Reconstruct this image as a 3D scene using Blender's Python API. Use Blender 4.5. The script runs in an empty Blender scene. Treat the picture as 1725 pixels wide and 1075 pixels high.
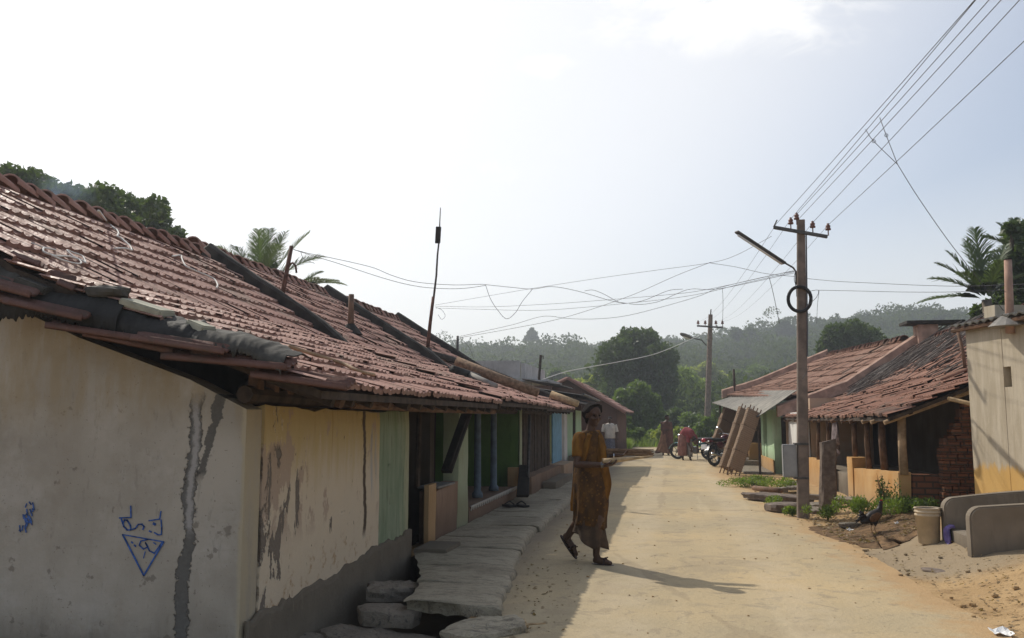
import bpy, bmesh, math, random
import numpy as np
from mathutils import Vector, Matrix, noise as mnoise
random.seed(7); RNG = np.random.default_rng(7)
sc = bpy.context.scene
COL = sc.collection
R = math.radians

# ------------------------------------------------------------------ camera model
CAMZ = 1.47; F = 1450.0; TH = math.atan(167.5/1450); YAW = R(10.38)
def ray(px, py):
    dx = (px-862.5)/F; dy = (537.5-py)/F
    f = math.cos(TH)-dy*math.sin(TH); u = math.sin(TH)+dy*math.cos(TH)
    c, s = math.cos(YAW), math.sin(YAW)
    return Vector((dx*c-f*s, dx*s+f*c, u))
CAM = Vector((0, 0, CAMZ))
def at_y(px, py, y):
    r = ray(px, py); return CAM + r*(y/r.y)
def at_x(px, py, x):
    r = ray(px, py); return CAM + r*(x/r.x)
def at_z(px, py, z=0.0):
    r = ray(px, py); return CAM + r*((z-CAMZ)/r.z)

cam = bpy.data.cameras.new('camera'); co = bpy.data.objects.new('camera', cam); COL.objects.link(co)
cam.sensor_fit = 'HORIZONTAL'; cam.sensor_width = 36.0; cam.lens = F/1725*36.0
cam.clip_end = 3000; cam.clip_start = 0.05
co.location = CAM; co.rotation_euler = (R(90)+TH, 0, YAW)
sc.camera = co

# ------------------------------------------------------------------ node helpers
class S:
    def __init__(s, b, k): s.b = b; s.k = k
    def _m(s, op, o=None, c=None):
        n = s.b.n.new('ShaderNodeMath'); n.operation = op
        s.b.put(n.inputs[0], s)
        if o is not None: s.b.put(n.inputs[1], o)
        if c is not None: s.b.put(n.inputs[2], c)
        return S(s.b, n.outputs[0])
    def __add__(s, o): return s._m('ADD', o)
    __radd__ = __add__
    def __sub__(s, o): return s._m('SUBTRACT', o)
    def __rsub__(s, o): return (s*-1.0)+o
    def __mul__(s, o): return s._m('MULTIPLY', o)
    __rmul__ = __mul__
    def __truediv__(s, o): return s._m('DIVIDE', o)
    def abs(s): return s._m('ABSOLUTE')
    def pow(s, e): return s._m('POWER', e)
    def max(s, o): return s._m('MAXIMUM', o)
    def min(s, o): return s._m('MINIMUM', o)
    def frac(s): return s._m('FRACT')
    def sin(s): return s._m('SINE')
class B:
    def __init__(s, tree): s.t = tree; s.n = tree.nodes; s.l = tree.links
    def put(s, inp, v):
        if isinstance(v, S): s.l.new(v.k, inp)
        elif isinstance(v, (tuple, list)) and len(v) == 3 and inp.type == 'RGBA': inp.default_value = (*v, 1)
        else: inp.default_value = v
    def pos(s):
        n = s.n.new('ShaderNodeTexCoord'); return S(s, n.outputs['Object'])
    def wpos(s):
        n = s.n.new('ShaderNodeNewGeometry'); return S(s, n.outputs['Position'])
    def attr(s, name, out='Fac'):
        n = s.n.new('ShaderNodeAttribute'); n.attribute_name = name; return S(s, n.outputs[out])
    def objrand(s):
        n = s.n.new('ShaderNodeObjectInfo'); return S(s, n.outputs['Random'])
    def xyz(s, v):
        n = s.n.new('ShaderNodeSeparateXYZ'); s.put(n.inputs[0], v); return [S(s, o) for o in n.outputs]
    def scale(s, v, sc_):
        n = s.n.new('ShaderNodeVectorMath'); n.operation = 'MULTIPLY'; s.put(n.inputs[0], v); n.inputs[1].default_value = sc_; return S(s, n.outputs[0])
    def noise(s, v, scale, detail=4, rough=.55, dist=0.0):
        n = s.n.new('ShaderNodeTexNoise'); s.put(n.inputs['Vector'], v)
        n.inputs['Scale'].default_value = scale; n.inputs['Detail'].default_value = detail
        n.inputs['Roughness'].default_value = rough; n.inputs['Distortion'].default_value = dist
        return S(s, n.outputs['Fac'])
    def voro(s, v, scale, feat='F1', out='Distance'):
        n = s.n.new('ShaderNodeTexVoronoi'); n.feature = feat; s.put(n.inputs['Vector'], v); n.inputs['Scale'].default_value = scale
        return S(s, n.outputs[out])
    def thr(s, x, lo, hi, a=0.0, c=1.0):
        n = s.n.new('ShaderNodeMapRange'); n.interpolation_type = 'SMOOTHSTEP'
        s.put(n.inputs[0], x); s.put(n.inputs[1], lo); s.put(n.inputs[2], hi); s.put(n.inputs[3], a); s.put(n.inputs[4], c)
        return S(s, n.outputs[0])
    def mix(s, f, a, c):
        n = s.n.new('ShaderNodeMix'); n.data_type = 'RGBA'
        s.put(n.inputs[0], f); s.put(n.inputs[6], a); s.put(n.inputs[7], c); return S(s, n.outputs[2])
    def mul(s, f, a, c):
        n = s.n.new('ShaderNodeMix'); n.data_type = 'RGBA'; n.blend_type = 'MULTIPLY'
        s.put(n.inputs[0], f); s.put(n.inputs[6], a); s.put(n.inputs[7], c); return S(s, n.outputs[2])
    def bricks(s, v, c1, c2, mortar, scale=1.0, bw=.22, rh=.075, ms=.01):
        n = s.n.new('ShaderNodeTexBrick'); s.put(n.inputs['Vector'], v)
        s.put(n.inputs['Color1'], c1); s.put(n.inputs['Color2'], c2); s.put(n.inputs['Mortar'], mortar)
        n.inputs['Scale'].default_value = scale; n.inputs['Brick Width'].default_value = bw
        n.inputs['Row Height'].default_value = rh; n.inputs['Mortar Size'].default_value = ms
        return S(s, n.outputs['Color']), S(s, n.outputs['Fac'])
    def comb(s, x, y, z):
        n = s.n.new('ShaderNodeCombineXYZ'); s.put(n.inputs[0], x); s.put(n.inputs[1], y); s.put(n.inputs[2], z); return S(s, n.outputs[0])

MATS = {}
def M(name, fn):
    m = bpy.data.materials.new(name); m.use_nodes = True
    b = B(m.node_tree); p = m.node_tree.nodes['Principled BSDF']
    d = fn(b)
    b.put(p.inputs['Base Color'], d.get('color', (.5, .5, .5)))
    b.put(p.inputs['Roughness'], d.get('rough', .85))
    p.inputs['Specular IOR Level'].default_value = d.get('spec', .3)
    if 'metal' in d: b.put(p.inputs['Metallic'], d['metal'])
    if 'bump' in d:
        h, st, di = d['bump']
        n = b.n.new('ShaderNodeBump'); b.put(n.inputs['Height'], h); n.inputs['Strength'].default_value = st; n.inputs['Distance'].default_value = di
        b.l.new(n.outputs[0], p.inputs['Normal'])
    if 'trans' in d:      # thin leaves: some light passes through
        out = m.node_tree.nodes['Material Output']
        t = b.n.new('ShaderNodeBsdfTranslucent'); b.put(t.inputs[0], d['tcol'])
        x = b.n.new('ShaderNodeMixShader'); x.inputs[0].default_value = d['trans']
        b.l.new(p.outputs[0], x.inputs[1]); b.l.new(t.outputs[0], x.inputs[2]); b.l.new(x.outputs[0], out.inputs['Surface'])
    MATS[name] = m
    return m

def plain(name, col, rough=.7, var=.25, scale=6, metal=0.0, spec=.3, bump=.15):
    def fn(b):
        v = b.pos(); n = b.noise(v, scale, 5)
        k = b.thr(n, .3, .7)
        c = b.mix(k, tuple(max(0, c*(1-var)) for c in col), tuple(min(1, c*(1+var)) for c in col))
        return dict(color=c, rough=rough, metal=metal, spec=spec, bump=(b.noise(v, scale*6, 4), bump, .01))
    return M(name, fn)

# ------------------------------------------------------------------ mesh helpers
def finish(name, me, mat, parent=None, smooth=False, loc=None):
    if mat is not None:
        for mm in (mat if isinstance(mat, (list, tuple)) else [mat]): me.materials.append(mm)
    if smooth and len(me.polygons): me.polygons.foreach_set('use_smooth', [True]*len(me.polygons))
    o = bpy.data.objects.new(name, me); COL.objects.link(o)
    if parent is not None:
        o.parent = parent
    if loc is not None: o.location = loc
    return o
def np_mesh(name, V, Fq, mat, parent=None, attrs=None, smooth=False, loc=None):
    V = np.asarray(V, np.float32); Fq = np.asarray(Fq, np.int32)
    me = bpy.data.meshes.new(name); k = Fq.shape[1]
    me.vertices.add(len(V)); me.vertices.foreach_set('co', V.ravel())
    me.loops.add(Fq.size); me.loops.foreach_set('vertex_index', Fq.ravel())
    me.polygons.add(len(Fq)); me.polygons.foreach_set('loop_start', np.arange(len(Fq), dtype=np.int32)*k)
    me.update(calc_edges=True); me.validate()
    for an, av in (attrs or {}).items():
        a = me.attributes.new(an, 'FLOAT', 'POINT'); a.data.foreach_set('value', np.asarray(av, np.float32))
    return finish(name, me, mat, parent, smooth, loc)
def fbm(p, sc_=1.0): return mnoise.fractal(Vector(p)*sc_, 1.0, 2.0, 4)
class MB:
    def __init__(s): s.v = []; s.f = []
    def add(s, V, Fs):
        k = len(s.v); s.v += [tuple(v) for v in V]; s.f += [tuple(i+k for i in f) for f in Fs]; return s
    def box(s, c, d, rot=None):
        c = Vector(c); h = Vector(d)/2; V = []
        for x in (-1, 1):
            for y in (-1, 1):
                for z in (-1, 1):
                    p = Vector((x*h.x, y*h.y, z*h.z))
                    if rot is not None: p = rot @ p
                    V.append(c+p)
        return s.add(V, [(0,1,3,2),(4,6,7,5),(0,4,5,1),(2,3,7,6),(0,2,6,4),(1,5,7,3)])
    def tube(s, pts, rad, n=8, cap=True):
        pts = [Vector(p) for p in pts]
        if not isinstance(rad, (list, tuple)): rad = [rad]*len(pts)
        V = []; Fs = []; up = None
        for i, p in enumerate(pts):
            t = (pts[min(i+1, len(pts)-1)]-pts[max(i-1, 0)])
            t = t.normalized() if t.length > 1e-9 else Vector((0, 0, 1))
            if up is None:
                up = t.orthogonal().normalized()
            else:
                up = (up - t*up.dot(t))
                up = up.normalized() if up.length > 1e-6 else t.orthogonal().normalized()
            w = t.cross(up)
            for k in range(n):
                a = 2*math.pi*k/n; V.append(p+(up*math.cos(a)+w*math.sin(a))*rad[i])
        for i in range(len(pts)-1):
            for k in range(n):
                Fs.append((i*n+k, i*n+(k+1) % n, (i+1)*n+(k+1) % n, (i+1)*n+k))
        if cap:
            Fs.append(tuple(range(n-1, -1, -1))); Fs.append(tuple((len(pts)-1)*n+k for k in range(n)))
        return s.add(V, Fs)
    def lathe(s, prof, c=(0, 0, 0), n=20, axis=None, cap=True):
        c = Vector(c); V = []; Fs = []
        q = Vector((0, 0, 1)).rotation_difference(Vector(axis)) if axis is not None else None
        for (r, z) in prof:
            for k in range(n):
                a = 2*math.pi*k/n; p = Vector((r*math.cos(a), r*math.sin(a), z))
                if q is not None: p = q @ p
                V.append(c+p)
        m = len(prof)
        for i in range(m-1):
            for k in range(n): Fs.append((i*n+k, i*n+(k+1) % n, (i+1)*n+(k+1) % n, (i+1)*n+k))
        if cap:
            Fs.append(tuple(range(n-1, -1, -1))); Fs.append(tuple((m-1)*n+k for k in range(n)))
        return s.add(V, Fs)
    def ball(s, c, r, n=12, m=8, rot=None):
        c = Vector(c); r = Vector(r) if not isinstance(r, (int, float)) else Vector((r, r, r)); V = []; Fs = []
        for i in range(m+1):
            t = math.pi*(i+.0001)/(m+.0002)
            for k in range(n):
                a = 2*math.pi*k/n
                p = Vector((r.x*math.sin(t)*math.cos(a), r.y*math.sin(t)*math.sin(a), r.z*math.cos(t)))
                if rot is not None: p = rot @ p
                V.append(c+p)
        for i in range(m):
            for k in range(n): Fs.append((i*n+k, (i+1)*n+k, (i+1)*n+(k+1) % n, i*n+(k+1) % n))
        return s.add(V, Fs)
    def build(s, name, mat, parent=None, smooth=False, bevel=0, loc=None, weld=False):
        me = bpy.data.meshes.new(name); me.from_pydata([tuple(v) for v in s.v], [], s.f); me.update()
        if bevel or weld:
            bm = bmesh.new(); bm.from_mesh(me)
            bmesh.ops.remove_doubles(bm, verts=bm.verts, dist=1e-5)
            if bevel:
                ed = [e for e in bm.edges if len(e.link_faces) == 2 and e.calc_face_angle(0) > .5]
                bmesh.ops.bevel(bm, geom=ed, offset=bevel, segments=2, affect='EDGES', clamp_overlap=True)
            bm.to_mesh(me); bm.free()
        return finish(name, me, mat, parent, smooth, loc)
def rough_box(name, lo, hi, mat, parent=None, res=.15, amp=.008, fr=1.7, loc=None, top=None, soft=.012):
    """hand-laid masonry: a box cut into a grid and pushed about a little; top(x,y)->z gives an uneven top"""
    lo = Vector(lo); hi = Vector(hi); bm = bmesh.new()
    d = hi-lo; n = [max(1, min(60, int(math.ceil(d[i]/res)))) for i in range(3)]
    idx = {}
    def vert(i, j, k):
        key = (i, j, k)
        if key not in idx:
            p = Vector((lo.x+d.x*i/n[0], lo.y+d.y*j/n[1], lo.z+d.z*k/n[2]))
            if top is not None:
                zt = top(p.x, p.y); p.z = lo.z+(zt-lo.z)*k/n[2]
            e = Vector((0, 0, 0))
            for a, q in enumerate(key):     # round the arrises slightly
                if q == 0: e[a] = soft
                elif q == n[a]: e[a] = -soft
            edges = sum(1 for a in range(3) if e[a] != 0)
            if edges >= 2: p += e*.6
            p += Vector((fbm(p, fr), fbm(p+Vector((9, 3, 1)), fr), fbm(p+Vector((1, 7, 5)), fr)*.5))*amp
            idx[key] = bm.verts.new(p)
        return idx[key]
    def quad(*ks): bm.faces.new([vert(*k) for k in ks])
    for i in range(n[0]):
        for j in range(n[1]):
            quad((i,j,0),(i,j+1,0),(i+1,j+1,0),(i+1,j,0)); quad((i,j,n[2]),(i+1,j,n[2]),(i+1,j+1,n[2]),(i,j+1,n[2]))
    for i in range(n[0]):
        for k in range(n[2]):
            quad((i,0,k),(i+1,0,k),(i+1,0,k+1),(i,0,k+1)); quad((i,n[1],k),(i,n[1],k+1),(i+1,n[1],k+1),(i+1,n[1],k))
    for j in range(n[1]):
        for k in range(n[2]):
            quad((0,j,k),(0,j,k+1),(0,j+1,k+1),(0,j+1,k)); quad((n[0],j,k),(n[0],j+1,k),(n[0],j+1,k+1),(n[0],j,k+1))
    me = bpy.data.meshes.new(name); bm.to_mesh(me); bm.free()
    return finish(name, me, mat, parent, False, loc)
def prism(name, poly, axis, a, c, mat, parent=None, loc=None, bevel=0):
    """extrude a 2-D outline (list of (u,v)) along an axis between a and c; axis 'y': (x,z); 'x': (y,z); 'z': (x,y)"""
    def P(u, v, w): return {'y': (u, w, v), 'x': (w, u, v), 'z': (u, v, w)}[axis]
    n = len(poly); V = [P(u, v, a) for u, v in poly]+[P(u, v, c) for u, v in poly]
    Fs = [tuple(range(n)), tuple(range(2*n-1, n-1, -1))]+[(i, i+n, (i+1) % n+n, (i+1) % n) for i in range(n)]
    b = MB(); b.add(V, Fs)
    o = b.build(name, mat, parent, bevel=bevel, loc=loc)
    bm = bmesh.new(); bm.from_mesh(o.data); bmesh.ops.recalc_face_normals(bm, faces=bm.faces); bm.to_mesh(o.data); bm.free()
    return o
def thing(name, label, cat, loc=(0, 0, 0), rz=0.0, group=None):
    o = bpy.data.objects.new(name, None); COL.objects.link(o); o.location = loc; o.rotation_euler = (0, 0, rz)
    o.empty_display_size = .1
    o['label'] = label; o['category'] = cat
    if group: o['group'] = group
    return o
def tag(o, label, cat, group=None, kind=None):
    if label: o['label'] = label
    if cat: o['category'] = cat
    if group: o['group'] = group
    if kind: o['kind'] = kind
    return o
def structure(o): o['kind'] = 'structure'; return o
def stone_mb(c, r, seed, flat=1.0):
    rr = random.Random(seed); b = MB(); b.ball((0, 0, 0), 1.0, 14, 9)
    off = Vector((rr.random()*50, rr.random()*50, rr.random()*50)); out = []
    for v in b.v:
        p = Vector(v); n = p.normalized() if p.length else p
        k = 1+.38*mnoise.noise(n*1.3+off)+.12*mnoise.noise(n*4+off)
        p = n*k
        p = Vector((max(-.82, min(.82, p.x)), max(-.82, min(.82, p.y)), max(-.7, min(.7, p.z))))
        out.append(Vector(c)+Vector((p.x*r[0], p.y*r[1], p.z*r[2]*flat)))
    b.v = [tuple(v) for v in out]; return b
def wire(pts, r=.004, sub=8, n=5):
    """smooth the points a little (Catmull-Rom) and sweep a thin tube"""
    P = [Vector(p) for p in pts]; out = []
    Q = [P[0]*2-P[1]]+P+[P[-1]*2-P[-2]]
    for i in range(1, len(Q)-2):
        for k in range(sub):
            t = k/sub; a, b_, c, d = Q[i-1], Q[i], Q[i+1], Q[i+2]
            out.append(.5*((2*b_)+(c-a)*t+(2*a-5*b_+4*c-d)*t*t+(3*b_-a-3*c+d)*t**3))
    out.append(P[-1]); m = MB(); m.tube(out, r, n); return m
def sag(p, q, s, n=10):
    p = Vector(p); q = Vector(q); return [p.lerp(q, i/n)-Vector((0, 0, 4*s*(i/n)*(1-i/n))) for i in range(n+1)]
# ------------------------------------------------------------------ materials
def _road(b):
    v = b.wpos(); x, y, z = b.xyz(v)
    n1 = b.noise(v, .35, 5); n2 = b.noise(v, 2.2, 6, .65); n3 = b.noise(v, 28, 4, .7)
    dust = b.thr(n1+x*.03+n2*.25, .48, .85)
    c = b.mix(dust, (.39, .32, .205), (.51, .385, .215))
    c = b.mix(b.thr(n2, .52, .70)*.6, c, (.315, .265, .178)); c = b.mix(b.thr(b.noise(v, .9, 6, .7, .6), .54, .60)*.65, c, (.355, .285, .185)); c = b.mix(b.thr(b.noise(v, 3.7, 6, .75, .8), .57, .61)*.6, c, (.275, .225, .155))
    ys = b.noise(b.scale(v, (2.5, .18, 1)), 1.2, 4)      # tyre-worn streaks along the lane
    c = b.mix(b.thr(ys, .52, .75)*.4, c, (.53, .44, .29))
    c = b.mix(b.thr(n3, .56, .78)*.65, c, (.24, .195, .13)); c = b.mix(b.thr(b.noise(v, 110, 2), .66, .74)*.5, c, (.62, .55, .43))
    ed = b.attr('edge'); ns = b.noise(v, 2.6, 6, .7); rt = b.thr(x, .4, 1.0)
    c = b.mix(b.thr(ed+(ns-.5)*1.5, .55, .02)*rt*.9, c, b.mix(n2, (.37, .235, .115), (.48, .325, .17)))
    trk = b.thr((x-.95+(n1-.5)*.4).abs(), .34, .08)+b.thr((x+.42+(n1-.5)*.4).abs(), .34, .08); c = b.mix(trk*b.thr(ns, .3, .6)*.35, c, (.52, .43, .30))
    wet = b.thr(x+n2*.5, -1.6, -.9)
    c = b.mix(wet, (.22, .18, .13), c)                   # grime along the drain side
    cr = b.voro(v+b.scale(b.comb(n1, n2, 0.0), (.9, .9, 0)) if False else b.scale(v, (.5, .22, 1)), .55, 'DISTANCE_TO_EDGE')
    c = b.mix(b.thr(cr+(n2-.5)*.05+(n1-.5)*.1, .002, .010, 1, 0)*.25, c, (.20, .15, .10))
    return dict(color=c, rough=.95, spec=.15, bump=(n3*.8+n2*.8, .8, .016))
M('road', _road)
def _dirt(b):
    v = b.wpos(); n1 = b.noise(v, .8, 5); n2 = b.noise(v, 5, 6, .7); n3 = b.noise(v, 45, 3)
    c = b.mix(b.thr(n1, .35, .7), (.34, .225, .112), (.46, .32, .17))
    c = b.mix(b.thr(n2, .48, .7)*.7, c, (.20, .125, .065))
    c = b.mix(b.thr(n3, .66, .8)*.7, c, (.55, .45, .3))
    x, y, z = b.xyz(v)
    ap = b.thr((x-2.75)*(x-2.75)*.8+(y-9.7)*(y-9.7)*.35+(n1-.5)*.9+(n2-.5)*.6, .75, .35)
    c = b.mix(ap*.85, c, b.mix(n2, (.22, .175, .115), (.34, .275, .19)))
    far = b.thr(y, 43, 47)
    c = b.mix(far, c, b.mix(n2, (.05, .085, .02), (.10, .12, .035)))
    return dict(color=c, rough=.95, spec=.1, bump=(n3*.4+n2, .7, .03))
M('dirt', _dirt)
def _litter_soil(b):
    v = b.wpos(); n2 = b.noise(v, 7, 6, .7); n3 = b.noise(v, 60, 3)
    c = b.mix(b.thr(n2, .35, .7), (.10, .065, .04), (.27, .17, .09))
    c = b.mix(b.thr(n3, .64, .75), c, (.4, .33, .22))
    return dict(color=c, rough=.95, spec=.1, bump=(n3+n2, .8, .03))
M('litter_soil', _litter_soil)
def _pave(b):
    v = b.wpos(); n1 = b.noise(v, 1.3, 5); n2 = b.noise(b.scale(v, (1, 3, 1)), 6, 6, .7)
    c = b.mix(n1, (.27, .235, .165), (.43, .375, .275)); c = b.mix(b.thr(n2, .48, .66)*.7, c, (.14, .12, .09)); c = b.mix(b.thr(b.noise(v, 18, 5, .75), .58, .68)*.5, c, (.33, .30, .26)); c = b.mix(b.thr(b.noise(v, 2.3, 6, .8, 1.0), .497, .503)*b.thr(b.noise(v, 2.3, 6, .8, 1.0), .503, .509, 1, 0)*.8, c, (.03, .028, .024))
    c = b.mix(b.thr(b.noise(v, .7, 5, .7), .5, .62)*.5, c, (.15, .125, .09)); c = b.mix(b.thr(b.noise(b.scale(v, (1, 4, 1)), 5, 6, .75), .60, .68)*.6, c, (.12, .10, .075))
    return dict(color=c, rough=.9, bump=(n2+b.noise(v, 40, 3)*.5, .9, .02))
M('pavement', _pave)
def _stone(b):
    v = b.pos(); n1 = b.noise(v, 3, 6); n2 = b.noise(v, 25, 5, .7)
    c = b.mix(n1, (.15, .13, .10), (.32, .27, .21)); c = b.mix(b.thr(n2, .52, .68)*.7, c, (.05, .045, .04)); c = b.mix(b.thr(b.noise(v, 60, 3), .62, .7)*.5, c, (.36, .32, .27))
    return dict(color=c, rough=.92, bump=(n1+n2*.8, .9, .03))
M('stone', _stone)
def _white_wall(b):
    v = b.wpos(); x, y, z = b.xyz(v)
    n1 = b.noise(v, .9, 5); n2 = b.noise(b.scale(v, (4, 4, .9)), 2.0, 6, .65); n3 = b.noise(v, 30, 5, .7); n4 = b.noise(v, 6, 5, .6)
    c = b.mix(b.thr(n1, .35, .68), (.35, .31, .25), (.48, .43, .355))
    c = b.mix(b.thr(n2, .5, .75)*.4, c, (.36, .30, .23))
    c = b.mix(b.thr(n3, .60, .80)*.22, c, (.34, .29, .22))
    c = b.mix(b.thr(b.noise(v, 2.6, 6, .7), .46, .70)*.5, c, (.55, .505, .44))
    c = b.mix(b.thr(b.noise(b.scale(v, (1, 1, 5)), 3, 5, .7), .60, .72)*.3, c, (.32, .28, .22))
    c = b.mix(b.thr(n4, .64, .68)*.6, c, (.17, .145, .115)); c = b.mix(b.thr(b.noise(v, 55, 3, .6), .68, .72)*.7, c, (.12, .10, .08)); c = b.mix(b.thr(b.noise(b.scale(v, (1, 1, .35)), 12, 5, .7), .60, .66)*.25, c, (.2, .18, .15))                   # small chips
    c = b.mix(b.thr(z+n2*.5, .55, .10, 0, 1)*.55, c, (.16, .135, .10))       # rain-splash dirt, with shade towards the ground painted in
    warm = b.thr(z+n4*.3, 1.45, 1.85)*b.thr(n2, .3, .6)
    c = b.mix(warm*.5, c, (.36, .27, .14))
    # an old pipe chase patched in dark cement, running down near the corner
    wig = (b.noise(b.scale(v, (0, 0, 1)), 2.2, 3)-.5)*.16+(b.noise(b.scale(v, (0, 0, 1)), 9, 4, .7)-.5)*.035
    d = (x+3.135-(z-.8)*.05+wig).abs()
    strip = b.thr(d+(n4-.5)*.13+(n3-.5)*.09, .036, .048, 1, 0)*b.thr(z+(n4-.5)*.3, 1.66, 1.5, 0, 1)
    core = b.thr(d+(n3-.5)*.08, .006, .035, 1, 0)*b.thr(z+(n4-.5)*.5, .72, .82)
    c = b.mix(strip, c, b.mix(n3, (.085, .08, .07), (.21, .20, .18)))
    c = b.mix(core*strip*.75, c, (.46, .43, .40))
    d2 = (x+2.93-(z-1.60)*.27+wig*.6).abs()
    s2 = b.thr(d2+(n4-.5)*.10+(n3-.5)*.06, .030, .038, 1, 0)*b.thr(z+(n4-.5)*.2, 1.03, 1.12)
    c = b.mix(s2*.9, c, b.mix(n3, (.06, .057, .05), (.15, .14, .125)))
    edge = b.thr(x+(n4-.5)*.05, -2.79, -2.76)
    c = b.mix(edge*b.thr(n2, .2, .6), c, (.46, .39, .27))
    return dict(color=c, rough=.93, spec=.12, bump=(n1*1.5+n4*.35+n3*.25-strip*1.0+b.noise(v, 4, 5)*.6, .8, .022))
M('white_wall', _white_wall)
def _cream_wall(b):
    v = b.wpos(); x, y, z = b.xyz(v)
    n1 = b.noise(v, 1.4, 5); n2 = b.noise(b.scale(v, (1, 5, .8)), 2.2, 6, .65); n3 = b.noise(v, 34, 5, .7); n4 = b.noise(b.scale(v, (1, 1, .45)), 7, 5, .6)
    up = b.thr(z+(n2-.5)*.8, .85, 1.45)
    c = b.mix(up, b.mix(n1, (.61, .515, .385), (.68, .56, .40)), b.mix(n2, (.46, .335, .15), (.57, .44, .22)))
    drip = b.thr(b.noise(b.scale(v, (1, 16, .5)), 1.3, 4, .6), .56, .7)*b.thr(z, .75, 1.5)
    c = b.mix(drip*.6, c, (.33, .19, .06))
    rust = b.thr(b.noise(v, 9, 6, .7), .52, .66)*b.thr(z+(n1-.5)*.6, .62, .35)
    c = b.mix(rust*.7, c, (.36, .2, .085))
    c = b.mix(b.thr(n3, .58, .8)*.3, c, (.42, .34, .24))
    # paint and plaster fallen away near the corner
    nb = b.thr(y, 6.6, 5.6, 0, 1)*b.thr(z+(n1-.5)*.3, 1.42, 1.2, 0, 1)
    peel = b.thr(b.noise(b.scale(v, (1, 1.2, .42)), 4.2, 8, .66, .4)+nb*.14+(n3-.5)*.10, .655, .670)
    rim = b.thr(b.noise(b.scale(v, (1, 1.2, .42)), 4.2, 8, .66, .4)+nb*.14+(n3-.5)*.10, .635, .655)
    c = b.mix(rim*.35, c, (.78, .70, .56)); c = b.mix(peel, c, b.mix(n3, (.15, .125, .10), (.27, .225, .18)))
    pink = b.thr(b.noise(b.scale(v, (1, 1.2, .5)), 3.1, 8, .66)+nb*.16+(n3-.5)*.12, .60, .63)*b.thr(z, .5, .8)
    c = b.mix(pink*(1.0-peel)*.8, c, (.42, .31, .235))
    chips = b.thr(b.noise(b.scale(v, (1, 1.6, .55)), 17, 4, .55), .70, .715)
    c = b.mix(chips, c, (.14, .105, .075))
    # long crack from the wall plate down to the plinth
    wob = (b.noise(b.scale(v, (0, 0, 1)), 2.4, 4)-.5)*.22+(b.noise(b.scale(v, (0, 0, 1)), 15, 3)-.5)*.05
    crack = b.thr((y-7.52+wob).abs()+(n4-.5)*.05, .024, .04, 1, 0)*b.thr(z, .38, .5)
    c = b.mix(crack, c, (.12, .09, .065))
    cr2 = b.thr((y-5.50+wob*.6).abs()+(n4-.5)*.05, .022, .035, 1, 0)
    c = b.mix(cr2*.9, c, (.13, .105, .08))
    blue = b.thr(b.noise(b.scale(v, (1, 6, .9)), 3, 4), .42, .6)*b.thr((y-7.76).abs(), .13, .03)*b.thr((z-1.07).abs(), .4, .2)
    c = b.mix(blue*.6, c, (.25, .29, .36))
    g = b.thr(y+(n4-.5)*.06, 7.91, 7.925)
    gc = b.mix(b.thr(n2, .35, .7), (.225, .28, .175), (.31, .35, .24))
    gc = b.mix(b.thr(y+(n2-.5)*.5, 8.55, 8.85)*.8, gc, (.44, .42, .26))
    gc = b.mix(b.thr(b.noise(b.scale(v, (1, 5, .5)), 7, 4), .62, .66)*.75, gc, (.16, .15, .10))
    c = b.mix(g, c, gc)
    c = b.mix(b.thr(z+(n4-.5)*.12+(n2-.5)*.1, .48, .40, 0, 1)*.0, c, (.2, .2, .2))
    return dict(color=c, rough=.93, spec=.12, bump=(n1+n4*.3+n3*.2-peel*1.4-chips*1.0-crack*1.8-cr2, .8, .022))
M('cream_wall', _cream_wall)
def _cement(b):
    v = b.wpos(); n1 = b.noise(v, 2, 6, .65); n2 = b.noise(b.scale(v, (1, 1, .5)), 9, 5, .7)
    c = b.mix(n1, (.12, .10, .074), (.24, .205, .155)); c = b.mix(b.thr(n2, .6, .78)*.5, c, (.33, .28, .21))
    return dict(color=c, rough=.95, spec=.1, bump=(n1+n2*.5+b.noise(v, 50, 3)*.3, .6, .02))
M('cement', _cement)
def stain_wall(name, c1, c2, dirt, zl=.3):
    def fn(b):
        v = b.wpos(); x, y, z = b.xyz(v)
        n1 = b.noise(v, 1.6, 5); n2 = b.noise(b.scale(v, (3, 3, .7)), 2.5, 6, .65); n3 = b.noise(v, 30, 4, .7)
        c = b.mix(b.thr(n1, .3, .7), c1, c2); c = b.mix(b.thr(n2, .5, .76)*.55, c, dirt)
        c = b.mix(b.thr(n3, .66, .76)*.6, c, tuple(k*.6 for k in dirt))
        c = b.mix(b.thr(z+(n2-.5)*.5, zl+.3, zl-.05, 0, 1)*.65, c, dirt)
        return dict(color=c, rough=.92, spec=.12, bump=(n1+n3*.25+n2*.4, .5, .02))
    return M(name, fn)
stain_wall('green_wall', (.085, .165, .045), (.12, .21, .058), (.05, .09, .035), -.5)
stain_wall('pale_green_wall', (.33, .39, .25), (.40, .44, .30), (.26, .24, .15), .35)
stain_wall('mint_wall', (.38, .55, .34), (.48, .62, .42), (.26, .30, .18), .35)
stain_wall('whitewash', (.62, .60, .56), (.72, .70, .66), (.36, .33, .28), .3)
stain_wall('orange_wall', (.46, .25, .09), (.55, .35, .16), (.40, .27, .15), .15)
stain_wall('pinkish_plinth', (.44, .29, .18), (.50, .38, .27), (.30, .20, .13), .1)
stain_wall('brown_plinth', (.25, .165, .11), (.33, .225, .16), (.15, .105, .075), .2)
stain_wall('orange_trim', (.42, .26, .13), (.48, .32, .17), (.33, .2, .1), 0)
stain_wall('mud_wall', (.115, .065, .048), (.155, .085, .06), (.07, .042, .033), .4)
stain_wall('concrete_old', (.36, .345, .33), (.50, .48, .46), (.12, .11, .10), -2)
stain_wall('bench_concrete', (.18, .15, .115), (.27, .23, .18), (.10, .08, .058), .14)
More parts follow.
